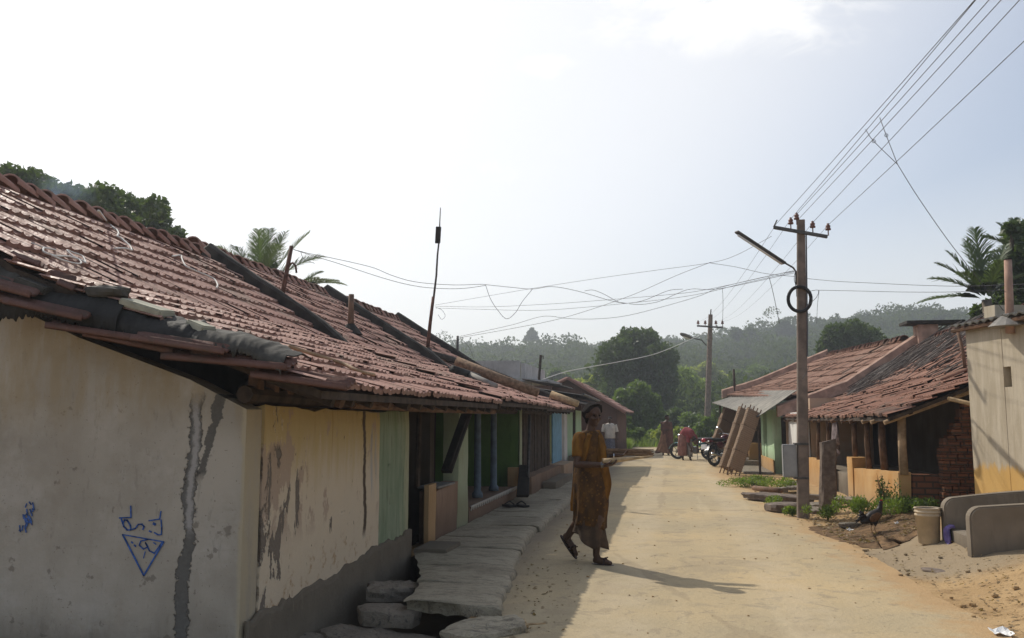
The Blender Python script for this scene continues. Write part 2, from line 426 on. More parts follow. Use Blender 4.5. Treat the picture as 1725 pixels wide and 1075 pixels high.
stain_wall('dark_interior', (.075, .06, .045), (.11, .09, .07), (.05, .04, .03), .2)
def _cream_house(b):
    v = b.wpos(); x, y, z = b.xyz(v)
    n1 = b.noise(v, 1.3, 5); n2 = b.noise(b.scale(v, (4, 4, .6)), 2.2, 6, .65); n3 = b.noise(v, 26, 4, .7)
    c = b.mix(b.thr(n2, .35, .7), (.42, .36, .265), (.54, .475, .365)); c = b.mix(b.thr(n1, .55, .75)*.5, c, (.44, .36, .22))
    low = b.thr(z+(n1-.5)*.34+(n2-.5)*.34+(n3-.5)*.12, .92, .82)
    c = b.mix(low, c, b.mix(n1, (.56, .33, .10), (.62, .42, .17)))
    c = b.mix(b.thr(n3, .66, .76)*.5, c, (.3, .22, .12))
    return dict(color=c, rough=.92, spec=.12, bump=(n1+n2*.4+n3*.2, .5, .02))
M('cream_house', _cream_house)
def tile_mat(name, c1, c2, moss, mossk, black=.5):
    def fn(b):
        v = b.pos(); t = b.attr('tint'); n1 = b.noise(v, 1.1, 5); n2 = b.noise(v, 9, 5, .7); n3 = b.noise(v, 40, 4)
        c = b.mix(t, c1, c2); c = b.mix(b.thr(n2, .50, .75)*.45, c, tuple(k*.5 for k in c1)); c = b.mix(b.thr(b.noise(v, 2.2, 6, .7), .56, .66)*.4, c, tuple(k*.55 for k in c1))
        c = b.mix(b.thr(n1+(n2-.5)*.5, .52, .74)*mossk, c, moss)
        c = b.mix(b.thr(b.attr('lip')+(n2-.5)*.5, .55, .95)*black, c, (.075, .055, .042))  # painted shade: darkens the front lip of each tile
        c = b.mix(b.thr(n3, .62, .8)*.3, c, (.42, .28, .2))
        return dict(color=c, rough=b.thr(n2, .3, .7, .42, .8), spec=.28, bump=(n2+n3*.7, .6, .01))
    return M(name, fn)
tile_mat('red_tile', (.31, .158, .118), (.47, .275, .215), (.32, .245, .185), .65, .4)
tile_mat('old_tile', (.125, .06, .045), (.21, .11, .08), (.10, .085, .065), .7, .3)
tile_mat('orange_tile', (.20, .092, .060), (.30, .150, .098), (.13, .10, .075), .75, .3)
tile_mat('far_tile', (.215, .105, .068), (.30, .16, .105), (.18, .13, .095), .6, .4)
plain('dark_wood', (.055, .038, .026), .85, .4, 8)
plain('brown_wood', (.15, .085, .05), .8, .35, 8)
plain('pale_wood', (.36, .25, .15), .8, .3, 9)
plain('black_timber', (.02, .016, .013), .85, .3, 8)
plain('coping_black', (.038, .033, .028), .92, .5, 5)
plain('coping_pink', (.40, .255, .19), .9, .25, 5)
plain('cement_grey', (.24, .225, .20), .92, .25, 6)
plain('rusty_iron', (.13, .06, .04), .75, .4, 14, .3)
plain('grey_iron', (.10, .095, .09), .6, .3, 14, .5)
plain('pole_concrete', (.20, .155, .125), .9, .25, 7)
plain('wire_metal', (.10, .10, .105), .55, .1, 10, .5)
plain('white_cord', (.62, .60, .55), .7, .1, 10)
plain('white_plastic', (.74, .73, .70), .5, .06, 10)
plain('porcelain', (.16, .06, .04), .35, .2, 10, 0, .5)
plain('black_rubber', (.018, .018, .018), .6, .2, 10)
plain('blue_paint', (.085, .12, .155), .6, .25, 8)
plain('blue_door', (.18, .38, .52), .6, .15, 6)
plain('box_grey', (.30, .30, .30), .55, .12, 5, .1)
plain('tarp_black', (.022, .021, .019), .75, .35, 7, 0, .3, .4)
plain('tarp_grey', (.065, .06, .05), .85, .35, 7)
plain('pale_stone', (.36, .35, .27), .9, .2, 8)
plain('tin_grey', (.135, .125, .105), .6, .3, 4, .35)
plain('tin_black', (.05, .045, .042), .7, .35, 4, .2)
plain('dry_stick', (.13, .11, .095), .9, .45, 12)
plain('granite', (.16, .125, .10), .9, .3, 12)
plain('bucket_plastic', (.52, .42, .29), .5, .14, 6)
plain('purple_cloth', (.15, .115, .29), .85, .25, 12)
plain('grey_cloth', (.20, .16, .16), .9, .35, 16)
plain('skin_dark', (.075, .038, .022), .55, .15, 9, 0, .35)
plain('hair_black', (.012, .010, .010), .85, .3, 40, 0, .15)
plain('hair_grey', (.020, .017, .016), .95, .6, 70, 0, .06)
plain('white_shirt', (.55, .50, .43), .9, .12, 9)
plain('check_cloth', (.12, .125, .16), .9, .35, 22)
plain('red_shirt', (.24, .045, .05), .85, .2, 9)
plain('pink_cloth', (.27, .13, .105), .9, .2, 9)
plain('grey_cloth_light', (.30, .28, .27), .9, .2, 9)
plain('brown_sari', (.11, .048, .033), .9, .25, 9)
plain('orange_sari', (.22, .11, .06), .9, .2, 9)
plain('petticoat', (.07, .044, .026), .9, .3, 12)
plain('blouse', (.085, .038, .018), .85, .3, 12)
plain('sandal', (.035, .018, .015), .6, .3, 14)
plain('chrome', (.62, .62, .62), .22, .05, 8, 1.0, .5)
plain('engine_grey', (.16, .16, .16), .45, .3, 14, .7)
plain('maroon_paint', (.10, .012, .02), .25, .15, 8, 0, .6)
plain('black_paint', (.012, .012, .013), .3, .2, 8, 0, .6)
plain('teal_paint', (.03, .16, .19), .35, .15, 8, 0, .5)
plain('tail_red', (.42, .01, .03), .2, .1, 8, 0, .6)
plain('bird_black', (.018, .014, .012), .55, .4, 40)
plain('bird_brown', (.11, .055, .025), .7, .4, 40)
plain('comb_red', (.35, .03, .02), .6, .1, 20)
plain('bird_leg', (.42, .28, .16), .7, .1, 20)
plain('straw', (.20, .13, .08), .9, .4, 18)
plain('straw_pale', (.42, .30, .17), .9, .3, 18)
plain('graffiti_blue', (.045, .11, .34), .85, .5, 30)
plain('blue_smudge', (.06, .12, .32), .9, .5, 40)
plain('paper', (.8, .79, .76), .8, .05, 8)
plain('bark', (.10, .07, .05), .95, .4, 9, 0, .1, .6)
plain('palm_bark', (.14, .115, .09), .95, .35, 9, 0, .1, .6)
def _sari(b):  # sari cloth in a brighter colour for its sunlit sides
    v = b.pos(); n = b.noise(b.scale(v, (1, 1, .35)), 14, 5, .6); n2 = b.noise(v, 60, 3)
    c = b.mix(b.thr(n, .35, .7), (.13, .060, .012), (.27, .13, .024)); c = b.mix(b.thr(n2, .58, .75)*.6, c, (.07, .028, .009))
    return dict(color=c, rough=.88, spec=.12, bump=(n, .6, .012), trans=.2, tcol=(.42, .17, .02))
M('sari_ochre_lit', _sari)
def _sari_d(b):  # same cloth, patterned, with the shade of its front put into the colour
    v = b.pos(); n = b.noise(b.scale(v, (1, 1, .35)), 14, 5, .6); n2 = b.noise(v, 60, 3)
    c = b.mix(b.thr(n, .35, .7), (.050, .026, .011), (.095, .048, .015)); pt = b.voro(v, 26); c = b.mix(b.thr(pt, .30, .20)*.55, c, (.22, .105, .022)); c = b.mix(b.thr(b.noise(v, 5, 4), .52, .62)*.6, c, (.16, .075, .018)); c = b.mix(b.thr(n2, .58, .75)*.6, c, (.04, .018, .008))
    return dict(color=c, rough=.88, spec=.15, bump=(n, .4, .01))
M('sari_shaded', _sari_d)
def _mat(b):
    v = b.pos(); x, y, z = b.xyz(v)
    n = b.noise(b.scale(v, (1, 1, 1)), 6, 5); wv = ((z*120.0+n*5.0).sin()*.5+.5); w2 = ((x*75.0+y*75.0).sin()*.5+.5)
    c = b.mix(wv*.35+n*.65, (.19, .12, .072), (.30, .215, .14)); c = b.mix(w2*.3, c, (.28, .17, .10))
    return dict(color=c, rough=.85, bump=(wv+w2*.6, .5, .01))
M('bamboo_mat', _mat)
def _brick(b):
    v = b.wpos(); x, y, z = b.xyz(v)
    col, fac = b.bricks(b.comb(x+y, z, 0.0), (.17, .072, .04), (.235, .10, .052), (.085, .058, .04), 1.0, .21, .085, .012)
    n = b.noise(v, 14, 5, .7); c = b.mix(b.thr(n, .5, .8)*.55, col, (.13, .06, .035))
    return dict(color=c, rough=.93, spec=.1, bump=(n-fac*1.2, .7, .015))
M('brick', _brick)
def leaf_mat(name, c1, c2, tr=.3, tcol=None, rough=.55, spec=.35):
    def fn(b):
        t = b.attr('tint'); n = b.noise(b.pos(), .9, 4)
        c = b.mix((t*.6+n*.4), c1, c2)
        tc = tcol or (c2[0]*1.6, c2[1]*1.7, c2[2]*.8)
        return dict(color=c, rough=rough, spec=spec, trans=tr, tcol=tc)
    return M(name, fn)
leaf_mat('leaf_dark', (.026, .05, .016), (.07, .105, .03), .28)
leaf_mat('leaf_mid', (.045, .08, .022), (.11, .16, .042), .38)
leaf_mat('leaf_bright', (.08, .125, .03), (.19, .25, .055), .45)
leaf_mat('leaf_yellow', (.095, .13, .03), (.23, .26, .06), .45)
leaf_mat('leaf_forest', (.028, .050, .016), (.075, .105, .030), .25, None, .95, .03)
leaf_mat('leaf_palm', (.036, .065, .026), (.09, .13, .05), .30)
leaf_mat('leaf_grass', (.075, .13, .025), (.17, .23, .05), .35)
leaf_mat('leaf_dry', (.14, .095, .05), (.30, .22, .12), .15)
def _hill(b):
    v = b.wpos(); n = b.noise(v, .06, 5); n2 = b.noise(v, .6, 5)
    return dict(color=b.mix(n, (.03, .05, .016), (.07, .075, .03)), rough=.95, spec=.05, bump=(n2, .6, .4))
M('hillside', _hill)
WORLD = {}
_thing = thing
def house(name, label, cat, loc, group=None):       # an Empty whose parts are written in world coordinates
    o = _thing(name, label, cat, loc, 0, group); WORLD[o.name] = Matrix.Translation(loc); return o
_finish = finish
def finish(name, me, mat, parent=None, smooth=False, loc=None):
    o = _finish(name, me, mat, parent, smooth, loc)
    if parent is not None and parent.name in WORLD: o.matrix_parent_inverse = WORLD[parent.name].inverted()
    return o
def sstep(a, b, x):
    t = max(0.0, min(1.0, (x-a)/(b-a))); return t*t*(3-2*t)

# ------------------------------------------------------------------ ground, road, pavement, hills
def gz(x, y):
    z = .24*sstep(2.15, 3.4, x)*(1-sstep(13.2, 16.2, y))
    z += .025*sstep(2.1, 2.6, x)*max(0, fbm((x, y, 0), .9))+.012*sstep(1.9, 2.4, x)*fbm((x, y, 3), 3.0)+.008*sstep(1.9, 2.4, x)*fbm((x, y, 7), 8.0)
    if y > 43: z += .05*fbm((x, y, 0), .25)
    return z
def grid_lines(*segs):
    out = []
    for a, b, st in segs:
        n = max(1, int(round((b-a)/st))); out += [a+(b-a)*i/n for i in range(n)]
    out.append(segs[-1][1]); return out
xs = grid_lines((-450, -50, 40), (-50, -10, 8), (-10, -2.75, 1.5), (-2.75, -1.5, .42), (-1.5, 1.6, .5), (1.6, 4.6, .1), (4.6, 12, .8), (12, 60, 8), (60, 450, 40))
ys = grid_lines((-70, -10, 12), (-10, 5, 1.5), (5, 18, .1), (18, 32, .35), (32, 72, 1.5))
V = [(x, y, gz(x, y)) for x in xs for y in ys]; Fq = []
for i in range(len(xs)-1):
    for j in range(len(ys)-1):
        cx = (xs[i]+xs[i+1])/2; cy = (ys[j]+ys[j+1])/2
        if -2.75 < cx < -1.5 and cy < 29: continue          # the roadside drain
        k = i*len(ys)+j; Fq.append((k, k+len(ys), k+len(ys)+1, k+1))
structure(np_mesh('ground', V, Fq, MATS['dirt'], smooth=True))
dm = MB()
dm.add([(-2.76, -70, .0), (-2.70, -70, -.45), (-1.52, -70, -.45), (-1.5, -70, .0), (-2.76, 29, .0), (-2.70, 29, -.45), (-1.52, 29, -.45), (-1.5, 29, .0)],
       [(0,1,5,4), (1,2,6,5), (2,3,7,6)])
structure(dm.build('drain', MATS['cement']))
# the road: pale dusty concrete with ragged edges
Lx = [(-70, -1.42), (5, -1.42), (7.3, -1.45), (10.6, -1.72), (17, -1.76), (24, -1.95), (36, -2.1), (42, -2.5), (45, -3.4)]
Rx = [(-70, 2.25), (6.5, 2.2), (9.3, 2.12), (13, 1.88), (18, 1.6), (23.5, 1.32), (30, 1.75), (36, 2.0), (42, 2.6), (45, 3.2)]
def lin(tab, y):
    for (a, p), (b_, q) in zip(tab, tab[1:]):
        if y <= b_: return p+(q-p)*(y-a)/(b_-a)
    return tab[-1][1]
V = []; Fq = []; EDG = []; rows = grid_lines((-70, 4, 6), (4, 46, .12)); NX = 14
for y in rows:
    l = lin(Lx, y)+.06*mnoise.noise(Vector((y*1.4, 0, 0)))+.03*mnoise.noise(Vector((y*6, 3, 0)))
    r = lin(Rx, y)+.10*mnoise.noise(Vector((y*.8, 9, 0)))+.05*mnoise.noise(Vector((y*4, 7, 0)))+.02*mnoise.noise(Vector((y*14, 7, 0)))
    for i in range(NX+1):
        t = i/NX; x = l+(r-l)*t
        e = min(t, 1-t)*6; EDG.append(min(t, 1-t)*(r-l))
        V.append((x, y, (max(gz(x, y), 0) + .004+.022*min(1, e)) if y < 44.5 else .012))
for j in range(len(rows)-1):
    for i in range(NX):
        k = j*(NX+1)+i; Fq.append((k, k+1, k+NX+2, k+NX+1))
structure(np_mesh('road', V, Fq, MATS['road'], attrs=dict(edge=EDG), smooth=True))
# strip of dark soil and leaf litter along the right edge of the road
poly = []
for (px, py) in [(1352, 876), (1420, 872), (1500, 868), (1545, 872), (1556, 892), (1553, 905), (1500, 913), (1455, 908), (1410, 897), (1372, 886)]:
    poly.append(at_z(px, py, .1))
cx = sum(p.x for p in poly)/len(poly); cy = sum(p.y for p in poly)/len(poly)
V = [(cx, cy, gz(cx, cy)+.045)]; n = 60
for i in range(n):
    f = i/n*len(poly); a = poly[int(f) % len(poly)].lerp(poly[(int(f)+1) % len(poly)], f-int(f))
    a.x += .10*mnoise.noise(Vector((i*.9, 0, 0))); a.y += .15*mnoise.noise(Vector((i*.9, 5, 0)))
    V.append((a.x, a.y, gz(a.x, a.y)+.012))
lm = MB(); Fs = []; ring = V[1:]; V2 = [V[0]]
for rr in (.33, .66, 1.0):
    for p in ring:
        x = V[0][0]+(p[0]-V[0][0])*rr; y = V[0][1]+(p[1]-V[0][1])*rr
        V2.append((x, y, gz(x, y)+(.02+.02*mnoise.noise(Vector((x*5, y*5, 1))) if rr < 1 else .006)))
for i in range(n):
    k = (i+1) % n; Fs.append((0, 1+i, 1+k)); Fs.append((1+i, 1+n+i, 1+n+k, 1+k)); Fs.append((1+n+i, 1+2*n+i, 1+2*n+k, 1+n+k))
lm.add(V2, Fs); structure(lm.build('ground_litter_patch', MATS['litter_soil'], smooth=True))
# the slab pavement over the drain on the left: worn slabs laid edge to edge
slab_edge = [(6.3, -1.22), (7.1, -1.36), (9, -1.58), (10.6, -1.74), (17, -1.76), (22, -2.0), (28.5, -2.2)]
joints = [6.42]; 
while joints[-1] < 28.4: joints.append(joints[-1]+random.uniform(.7, 1.5))
joints[-1] = 28.5; V = []; Fq = []; NXP = 12; rows = []
for k in range(len(joints)-1):
    y0, y1 = joints[k], joints[k+1]; dz = random.uniform(-.006, .006); tx_ = random.uniform(-.014, .014); ty_ = random.uniform(-.010, .010); ex = random.uniform(-.03, .03); sk = random.uniform(-.12, .12)
    m_ = max(4, int((y1-y0)/.09))
    for j in range(m_+1):
        t = j/m_; rows.append((y0+(y1-y0)*t, dz+ty_*(t-.5), tx_, ex, sk, (j == 0 or j == m_)))
for (y, dz, tx_, ex, sk, jt) in rows:
    e = lin(slab_edge, y)+ex+.035*mnoise.noise(Vector((y*3, 0, 0)))+.02*mnoise.noise(Vector((y*11, 0, 0)))
    for i in range(NXP+3):
        if i <= NXP:
            t = i/NXP; xl_ = lin([(6.3, -2.02), (7.2, -2.12), (8.3, -2.45), (9.0, -2.70), (40, -2.70)], y)+(.05*mnoise.noise(Vector((y*4, 8, 0))) if y < 8.8 else 0); x = xl_+(e-xl_)*t; z = .078+dz+tx_*(t-.5)+.010*fbm((x, y, 0), 2.5)+.006*fbm((x, y, 5), 9)-(.007 if jt else 0)-(.015 if t == 1 or (t == 0 and y < 8.9) else 0)
        else: x = e+.012*(i-NXP); z = .03 if i == NXP+1 else -.03
        fr_ = .20*mnoise.noise(Vector((x*2.3, 4.4, 0)))+.07*mnoise.noise(Vector((x*9, 1.4, 0))) if y < 6.43 else 0
        V.append((x, y+fr_+(sk*(min(1, i/NXP)-.5) if True else 0)+(.012*fbm((x, y, 2), 4) if jt else 0), z))
K = NXP+3
for j in range(len(rows)-1):
    for i in range(K-1): k = j*K+i; Fq.append((k, k+1, k+K+1, k+K))
V += [(V[i][0], V[i][1]+.03, -.015+.01*math.sin(i*2.1)) for i in range(K)]; b0 = len(V)-K
for i in range(K-1): Fq.append((i, b0+i, b0+i+1, i+1))
structure(np_mesh('pavement', V, Fq, MATS['pavement']))
# hills
def hill(x, y):
    tab = [(-450, 17), (-80, 21), (-26, 21.5), (24, 23), (68, 31), (95, 29), (160, 24), (450, 18)]
    H = lin(tab, x); return H*sstep(62, 310, y)**1.15*(1+.10*fbm((x, y, 0), .018))-6*sstep(330, 520, y)
hx = grid_lines((-450, -120, 22), (-120, 160, 7), (160, 450, 22)); hy = grid_lines((72, 340, 7), (340, 520, 30))
V = [(x, y, hill(x, y)+(-.3 if y < 73 else 0)) for x in hx for y in hy]
Fq = [(i*len(hy)+j, (i+1)*len(hy)+j, (i+1)*len(hy)+j+1, i*len(hy)+j+1) for i in range(len(hx)-1) for j in range(len(hy)-1)]
structure(np_mesh('hills', V, Fq, MATS['hillside'], smooth=True))

# ------------------------------------------------------------------ tiled roofs
def tile_roof(name, prof, y0, y1, mat, parent, seed, tw=.225, course=.30, jit=1.0, sagk=.035, mirror=1, shear=0.0, wav=.4, skip=None, prof1=None):
    """prof: (x, z) from the eave up; tiles lie course by course, each tile ribbed, its lower edge riding on the one below"""
    r = np.random.default_rng(seed); P = [np.array(p, float) for p in prof]
    seg = [np.linalg.norm(P[i+1]-P[i]) for i in range(len(P)-1)]; L = sum(seg)
    def pos(s):
        for i, l in enumerate(seg):
            if s <= l or i == len(seg)-1:
                t = (P[i+1]-P[i])/l; return P[i]+t*s, t
            s -= l
    cum = np.concatenate([[0], np.cumsum(seg)]); D = np.array(prof1, float)-np.array(prof, float) if prof1 is not None else None
    w = np.array([0, .07, .15, .30, .45, .52, .60, .75, .92, 1.0]); hh = np.array([.014, .026, .008, .000, .006, .024, .008, .000, .005, .014])
    nw = len(w); V = []; Fq = []; T = []; LP = []
    nrow = int(math.ceil(L/course)); ncol = int(round((y1-y0)/tw)); tw = (y1-y0)/ncol
    for i in range(nrow):
        for j in range(ncol):
            if skip and skip(i, j, nrow, ncol): continue
            s0 = i*course+r.normal(0, .007)*jit-(.02 if i == 0 else 0); s1 = min((i+1)*course+.05, L)
            if s1-s0 < .08: continue
            (p0, t0), (p1, t1) = pos(max(s0, 0)), pos(s1)
            if s0 < 0: p0 = p0+t0*s0
            nrm = np.array([-t0[1], t0[0]]);  nrm = nrm if nrm[1] > 0 else -nrm
            nr1 = np.array([-t1[1], t1[0]]);  nr1 = nr1 if nr1[1] > 0 else -nr1
            ya = y0+j*tw; yc = ya+tw/2
            d = r.normal(0, .0045)*jit-sagk*(.5+.5*math.sin(yc*wav*2+i*.13+seed))*math.sin(math.pi*min(1, i/nrow+.12))+.012*mnoise.noise(Vector((yc*1.7, i*.5, seed)))
            sk = r.normal(0, .007)*jit; ro = r.normal(0, .005)*jit; tint = float(np.clip(r.normal(.5, .17), 0, 1)); base = len(V)
            for row in range(4):
                pp, nn, lift = ((p1, nr1, .000), (p0, nrm, .044), (p0, nrm, .044), (p0, nrm, .008))[row]
                for c in range(nw):
                    h = lift+(hh[c] if row < 3 else hh[c]*.6)+d+ro*(w[c]-.5)*2
                    q = pp+nn*h; yy = ya-tw*.015+w[c]*tw*1.05+(sk if row else 0)
                    x = q[0]-(t0[0]*.006 if row == 3 else 0)
                    zz = q[1]
                    if D is not None:
                        sv = s1 if row == 0 else max(s0, 0); tt = (yy-y0)/(y1-y0); x += tt*np.interp(sv, cum, D[:, 0]); zz += tt*np.interp(sv, cum, D[:, 1])
                    V.append((x+shear*(yy-y0), yy, zz)); T.append(tint); LP.append(1 if row > 1 else 0)
            for row in (0, 2):
                for c in range(nw-1):
                    a = base+row*nw+c; f = (a, a+1, a+nw+1, a+nw); Fq.append(f if mirror > 0 else f[::-1])
    return np_mesh(name, V, Fq, mat, parent, dict(tint=T, lip=LP))
def ridge_tiles(name, x, z, y0, y1, mat, parent, seed, shear=0.0, rise=0.0, L=.25, r=.085):
    rr = random.Random(seed); V = []; Fq = []; T = []; LP = []; y = y0; n = 9
    while y < y1-.05:
        ye = min(y1, y+L); tint = max(0, min(1, rr.gauss(.55, .25))); b0 = len(V); jx = rr.gauss(0, .012); jz = rr.gauss(0, .008)
        for (yy, rad, dz) in ((y, r*1.12, .055), (ye+.05, r*.85, -.01)):
            for k in range(n):
                a = math.pi*(-.12+1.24*k/(n-1))
                V.append((x+jx+math.cos(a)*rad*1.25+shear*(yy-y0), yy, z+jz+dz+math.sin(a)*rad*.85-.03)); T.append(tint); LP.append(.3)
        for k in range(n):                                    # the thickness of the open end
            v = V[b0+k]; cxx = x+jx+shear*(y-y0); V.append((cxx+(v[0]-cxx)*.82, v[1]+.004, z+jz+.025+(v[2]-(z+jz+.025))*.78)); T.append(tint); LP.append(1)
        for k in range(n-1):
            Fq.append((b0+k, b0+n+k, b0+n+k+1, b0+k+1)); Fq.append((b0+k, b0+k+1, b0+2*n+k+1, b0+2*n+k))
        y = ye
    if rise: V = [(x_, y_, z_+rise*(y_-y0)) for x_, y_, z_ in V]
    return np_mesh(name, V, Fq, mat, parent, dict(tint=T, lip=LP))
def deck(name, poly, y0, y1, parent, mat='dark_wood', shear=0.0, th=.05, off=.02, poly1=None):
    """boarding under the tiles: a bent sheet th thick, off below the tile plane"""
    V = []; n = len(poly)
    for (yy) in (y0, y1):
        for o in (off, off+th):
            for (x, z) in (poly1 if poly1 is not None and yy == y1 else poly): V.append((x+shear*(yy-y0), yy, z-o))
    f = MB(); Fs = []
    for i in range(n-1):
        Fs += [(i, i+1, 2*n+i+1, 2*n+i), (n+i, 3*n+i, 3*n+i+1, n+i+1), (i, n+i, n+i+1, i+1), (2*n+i, 2*n+i+1, 3*n+i+1, 3*n+i)]
    Fs += [(0, 2*n, 3*n, n), (n-1, 2*n-1, 4*n-1, 3*n-1)]
    f.add(V, Fs); return f.build(name, MATS[mat], parent)
def coping(name, prof, y, w, h, mat, parent, seed=0, sub=7):
    """raised mortar kerb running down a party wall, rounded at the top"""
    b = MB(); pts = []
    for (a, c) in zip(prof, prof[1:]):
        for i in range(sub): pts.append((a[0]+(c[0]-a[0])*i/sub, a[1]+(c[1]-a[1])*i/sub))
    pts.append(prof[-1]); V = []; n = len(pts); cs = [(-w/2, -.15), (-w/2, h*.75), (-w/4, h), (w/4, h), (w/2, h*.75), (w/2, -.15)]
    for i, (x, z) in enumerate(pts):
        for (dy, dz) in cs:
            nn = .018*mnoise.noise(Vector((x*3+seed, dy*9, z*3))); V.append((x, y+dy+nn, z+dz+nn))
    m = len(cs); Fs = [tuple(range(m)), tuple((n-1)*m+k for k in range(m-1, -1, -1))]
    for i in range(n-1):
        for k in range(m-1): Fs.append((i*m+k, i*m+k+1, (i+1)*m+k+1, (i+1)*m+k))
        Fs.append((i*m+m-1, i*m, (i+1)*m, (i+1)*m+m-1))
    b.add(V, Fs); return b.build(name, MATS[mat], parent)

# ------------------------------------------------------------------ first house on the left
EX = -2.13
P1 = [(EX, 1.66), (-4.35, 2.50), (-6.16, 3.62)]
B1 = P1+[(-9.9, 1.55)]
h1 = house('tile_roofed_house', 'long low tiled house with white gable end and peeling cream and green front', 'house', (-2.73, 5.4, 0))
prism('gable_wall', [(-2.75, -.6), (-2.75, 1.53), (-3.17, 1.73), (-4.03, 2.03), (-4.66, 2.30), (-6.16, 3.15), (-9.6, 1.4), (-9.6, -.6)], 'y', 5.3, 5.52, MATS['white_wall'], h1)
def wob(p, z): return lambda x, y: z+.03*fbm((x, y, p), 2.2)+.015*fbm((x, y, p), 9)
fw = rough_box('front_wall', (-2.97, 5.525, -.6), (-2.73, 8.88, 1.56), MATS['cream_wall'], h1, .12, .010, 1.6, top=wob(3, 1.55))
fw['label'] = 'peeling cream plaster front wall turning green beside the door'
rough_box('plinth', (-2.75, 5.33, -.6), (-2.70, 8.93, .3), MATS['cement'], h1, .045, .014, 2.5,
          top=lambda x, y: .17+.05*(y-5.4)+.05*fbm((y, 1, 0), 1.6)+.05*fbm((y, 4, 0), 6)+.03*fbm((y, 9, 0), 17))
rough_box('wall', (-2.80, 9.66, -.6), (-2.73, 9.98, .72), MATS['orange_trim'], h1, .1, .012)['label'] = 'stub of ochre jamb wall beside the doorway'
rough_box('window_wall', (-2.95, 9.985, -.6), (-2.732, 11.05, .68), MATS['brown_plinth'], h1, .1, .012, top=lambda x, y: .62+.05*(y-10)+.02*fbm((y, 2, 0), 4))
rough_box('pier', (-2.95, 11.055, -.6), (-2.731, 11.62, 1.6), MATS['pale_green_wall'], h1, .1, .012)
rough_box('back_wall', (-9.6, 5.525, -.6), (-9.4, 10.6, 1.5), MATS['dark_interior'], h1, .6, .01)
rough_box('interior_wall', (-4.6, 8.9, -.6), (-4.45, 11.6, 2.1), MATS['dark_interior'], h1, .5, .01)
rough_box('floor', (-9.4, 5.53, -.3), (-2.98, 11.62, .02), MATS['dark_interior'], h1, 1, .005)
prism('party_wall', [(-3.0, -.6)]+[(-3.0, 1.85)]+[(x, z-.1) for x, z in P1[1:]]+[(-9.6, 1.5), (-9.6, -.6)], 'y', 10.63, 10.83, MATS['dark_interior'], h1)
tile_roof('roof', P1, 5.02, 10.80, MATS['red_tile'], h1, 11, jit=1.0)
deck('roof_deck', B1, 5.06, 10.62, h1)
ridge_tiles('ridge', -6.16, 3.68, 5.0, 10.5, MATS['red_tile'], h1, 3)
coping('coping', [(-6.6, 3.44), (-6.18, 3.70), (-4.5, 2.60), (-4.05, 2.20)], 10.74, .18, .16, 'coping_black', h1, 1)
# timber wall plate, rafters and the packing under the eave
m = MB(); m.tube([(-2.80, 5.36, 1.63), (-2.82, 7.0, 1.61), (-2.80, 8.9, 1.60), (-2.80, 11.6, 1.60)], .062, 8); m.build('wall_plate', MATS['dark_wood'], h1)
m = MB(); m.tube([(-2.36, 6.2, 1.575), (-2.34, 8.6, 1.56), (-2.36, 11.5, 1.56)], .035, 7); m.build('eave_beam', MATS['brown_wood'], h1)
for i, yy in enumerate([5.45, 5.62, 5.80, 6.2, 6.62, 7.1, 7.5, 7.95, 8.4, 8.8, 9.3, 9.75, 10.2, 10.55]):
    m = MB(); s = random.uniform(-.03, .03)
    m.tube([(-2.20, yy+s, 1.575), (-3.1, yy, 1.905)], random.uniform(.030, .045), 7); m.build('rafter', MATS['brown_wood' if i in (1, 4) else 'dark_wood'], h1)
for (a, c, w) in [(5.50, .20, .10), (5.75, .16, .08), (5.98, .19, .11), (6.35, .15, .07), (6.9, .13, .10), (7.35, .14, .08), (8.1, .13, .12), (8.6, .13, .07)]:
    m = MB(); m.box((-2.79, a, 1.60+c/2), (.07, w, c)); m.build('packing_block', MATS['brown_wood' if a < 6.1 else 'dark_wood'], h1, bevel=.005)
m = MB(); m.box((-2.90, 9.26, .85), (.05, .05, 1.6)); m.box((-2.90, 8.93, .85), (.05, .05, 1.6)); m.build('door_frame', MATS['black_timber'], h1)
m = MB()
for k in range(5): m.box((-3.15, 9.0+k*.12, .8), (.03, .115, 1.5))
m.build('door', MATS['black_timber'], h1)
m = MB(); m.tube([(-2.86, 9.62, .70), (-2.85, 9.64, 1.60)], .032, 7); m.build('post', MATS['dark_wood'], h1)
m = MB(); m.box((-2.83, 10.35, .66), (.26, .80, .025)); m.build('window_sill', MATS['cement_grey'], h1, bevel=.004)
m = MB(); m.box((-2.50, 9.2, .09), (.36, .62, .05)); m.build('door_step', MATS['cement'], h1, bevel=.01)
# black plank leaning across the opening
A = at_x(788, 692, -2.60); C = at_x(752, 795, -2.66); dv = (A-C)
lp = MB(); q = dv.to_track_quat('Z', 'X').to_matrix(); lp.box((A+C)/2, (.06, .13, dv.length), q); lp.box((A+C)/2+Vector((.02, -.09, -.02)), (.05, .05, dv.length*.82), q)
tag(lp.build('leaning_plank', MATS['black_timber'], None, bevel=.006), 'black weathered plank leaning slantwise against the pale green pier', 'plank')

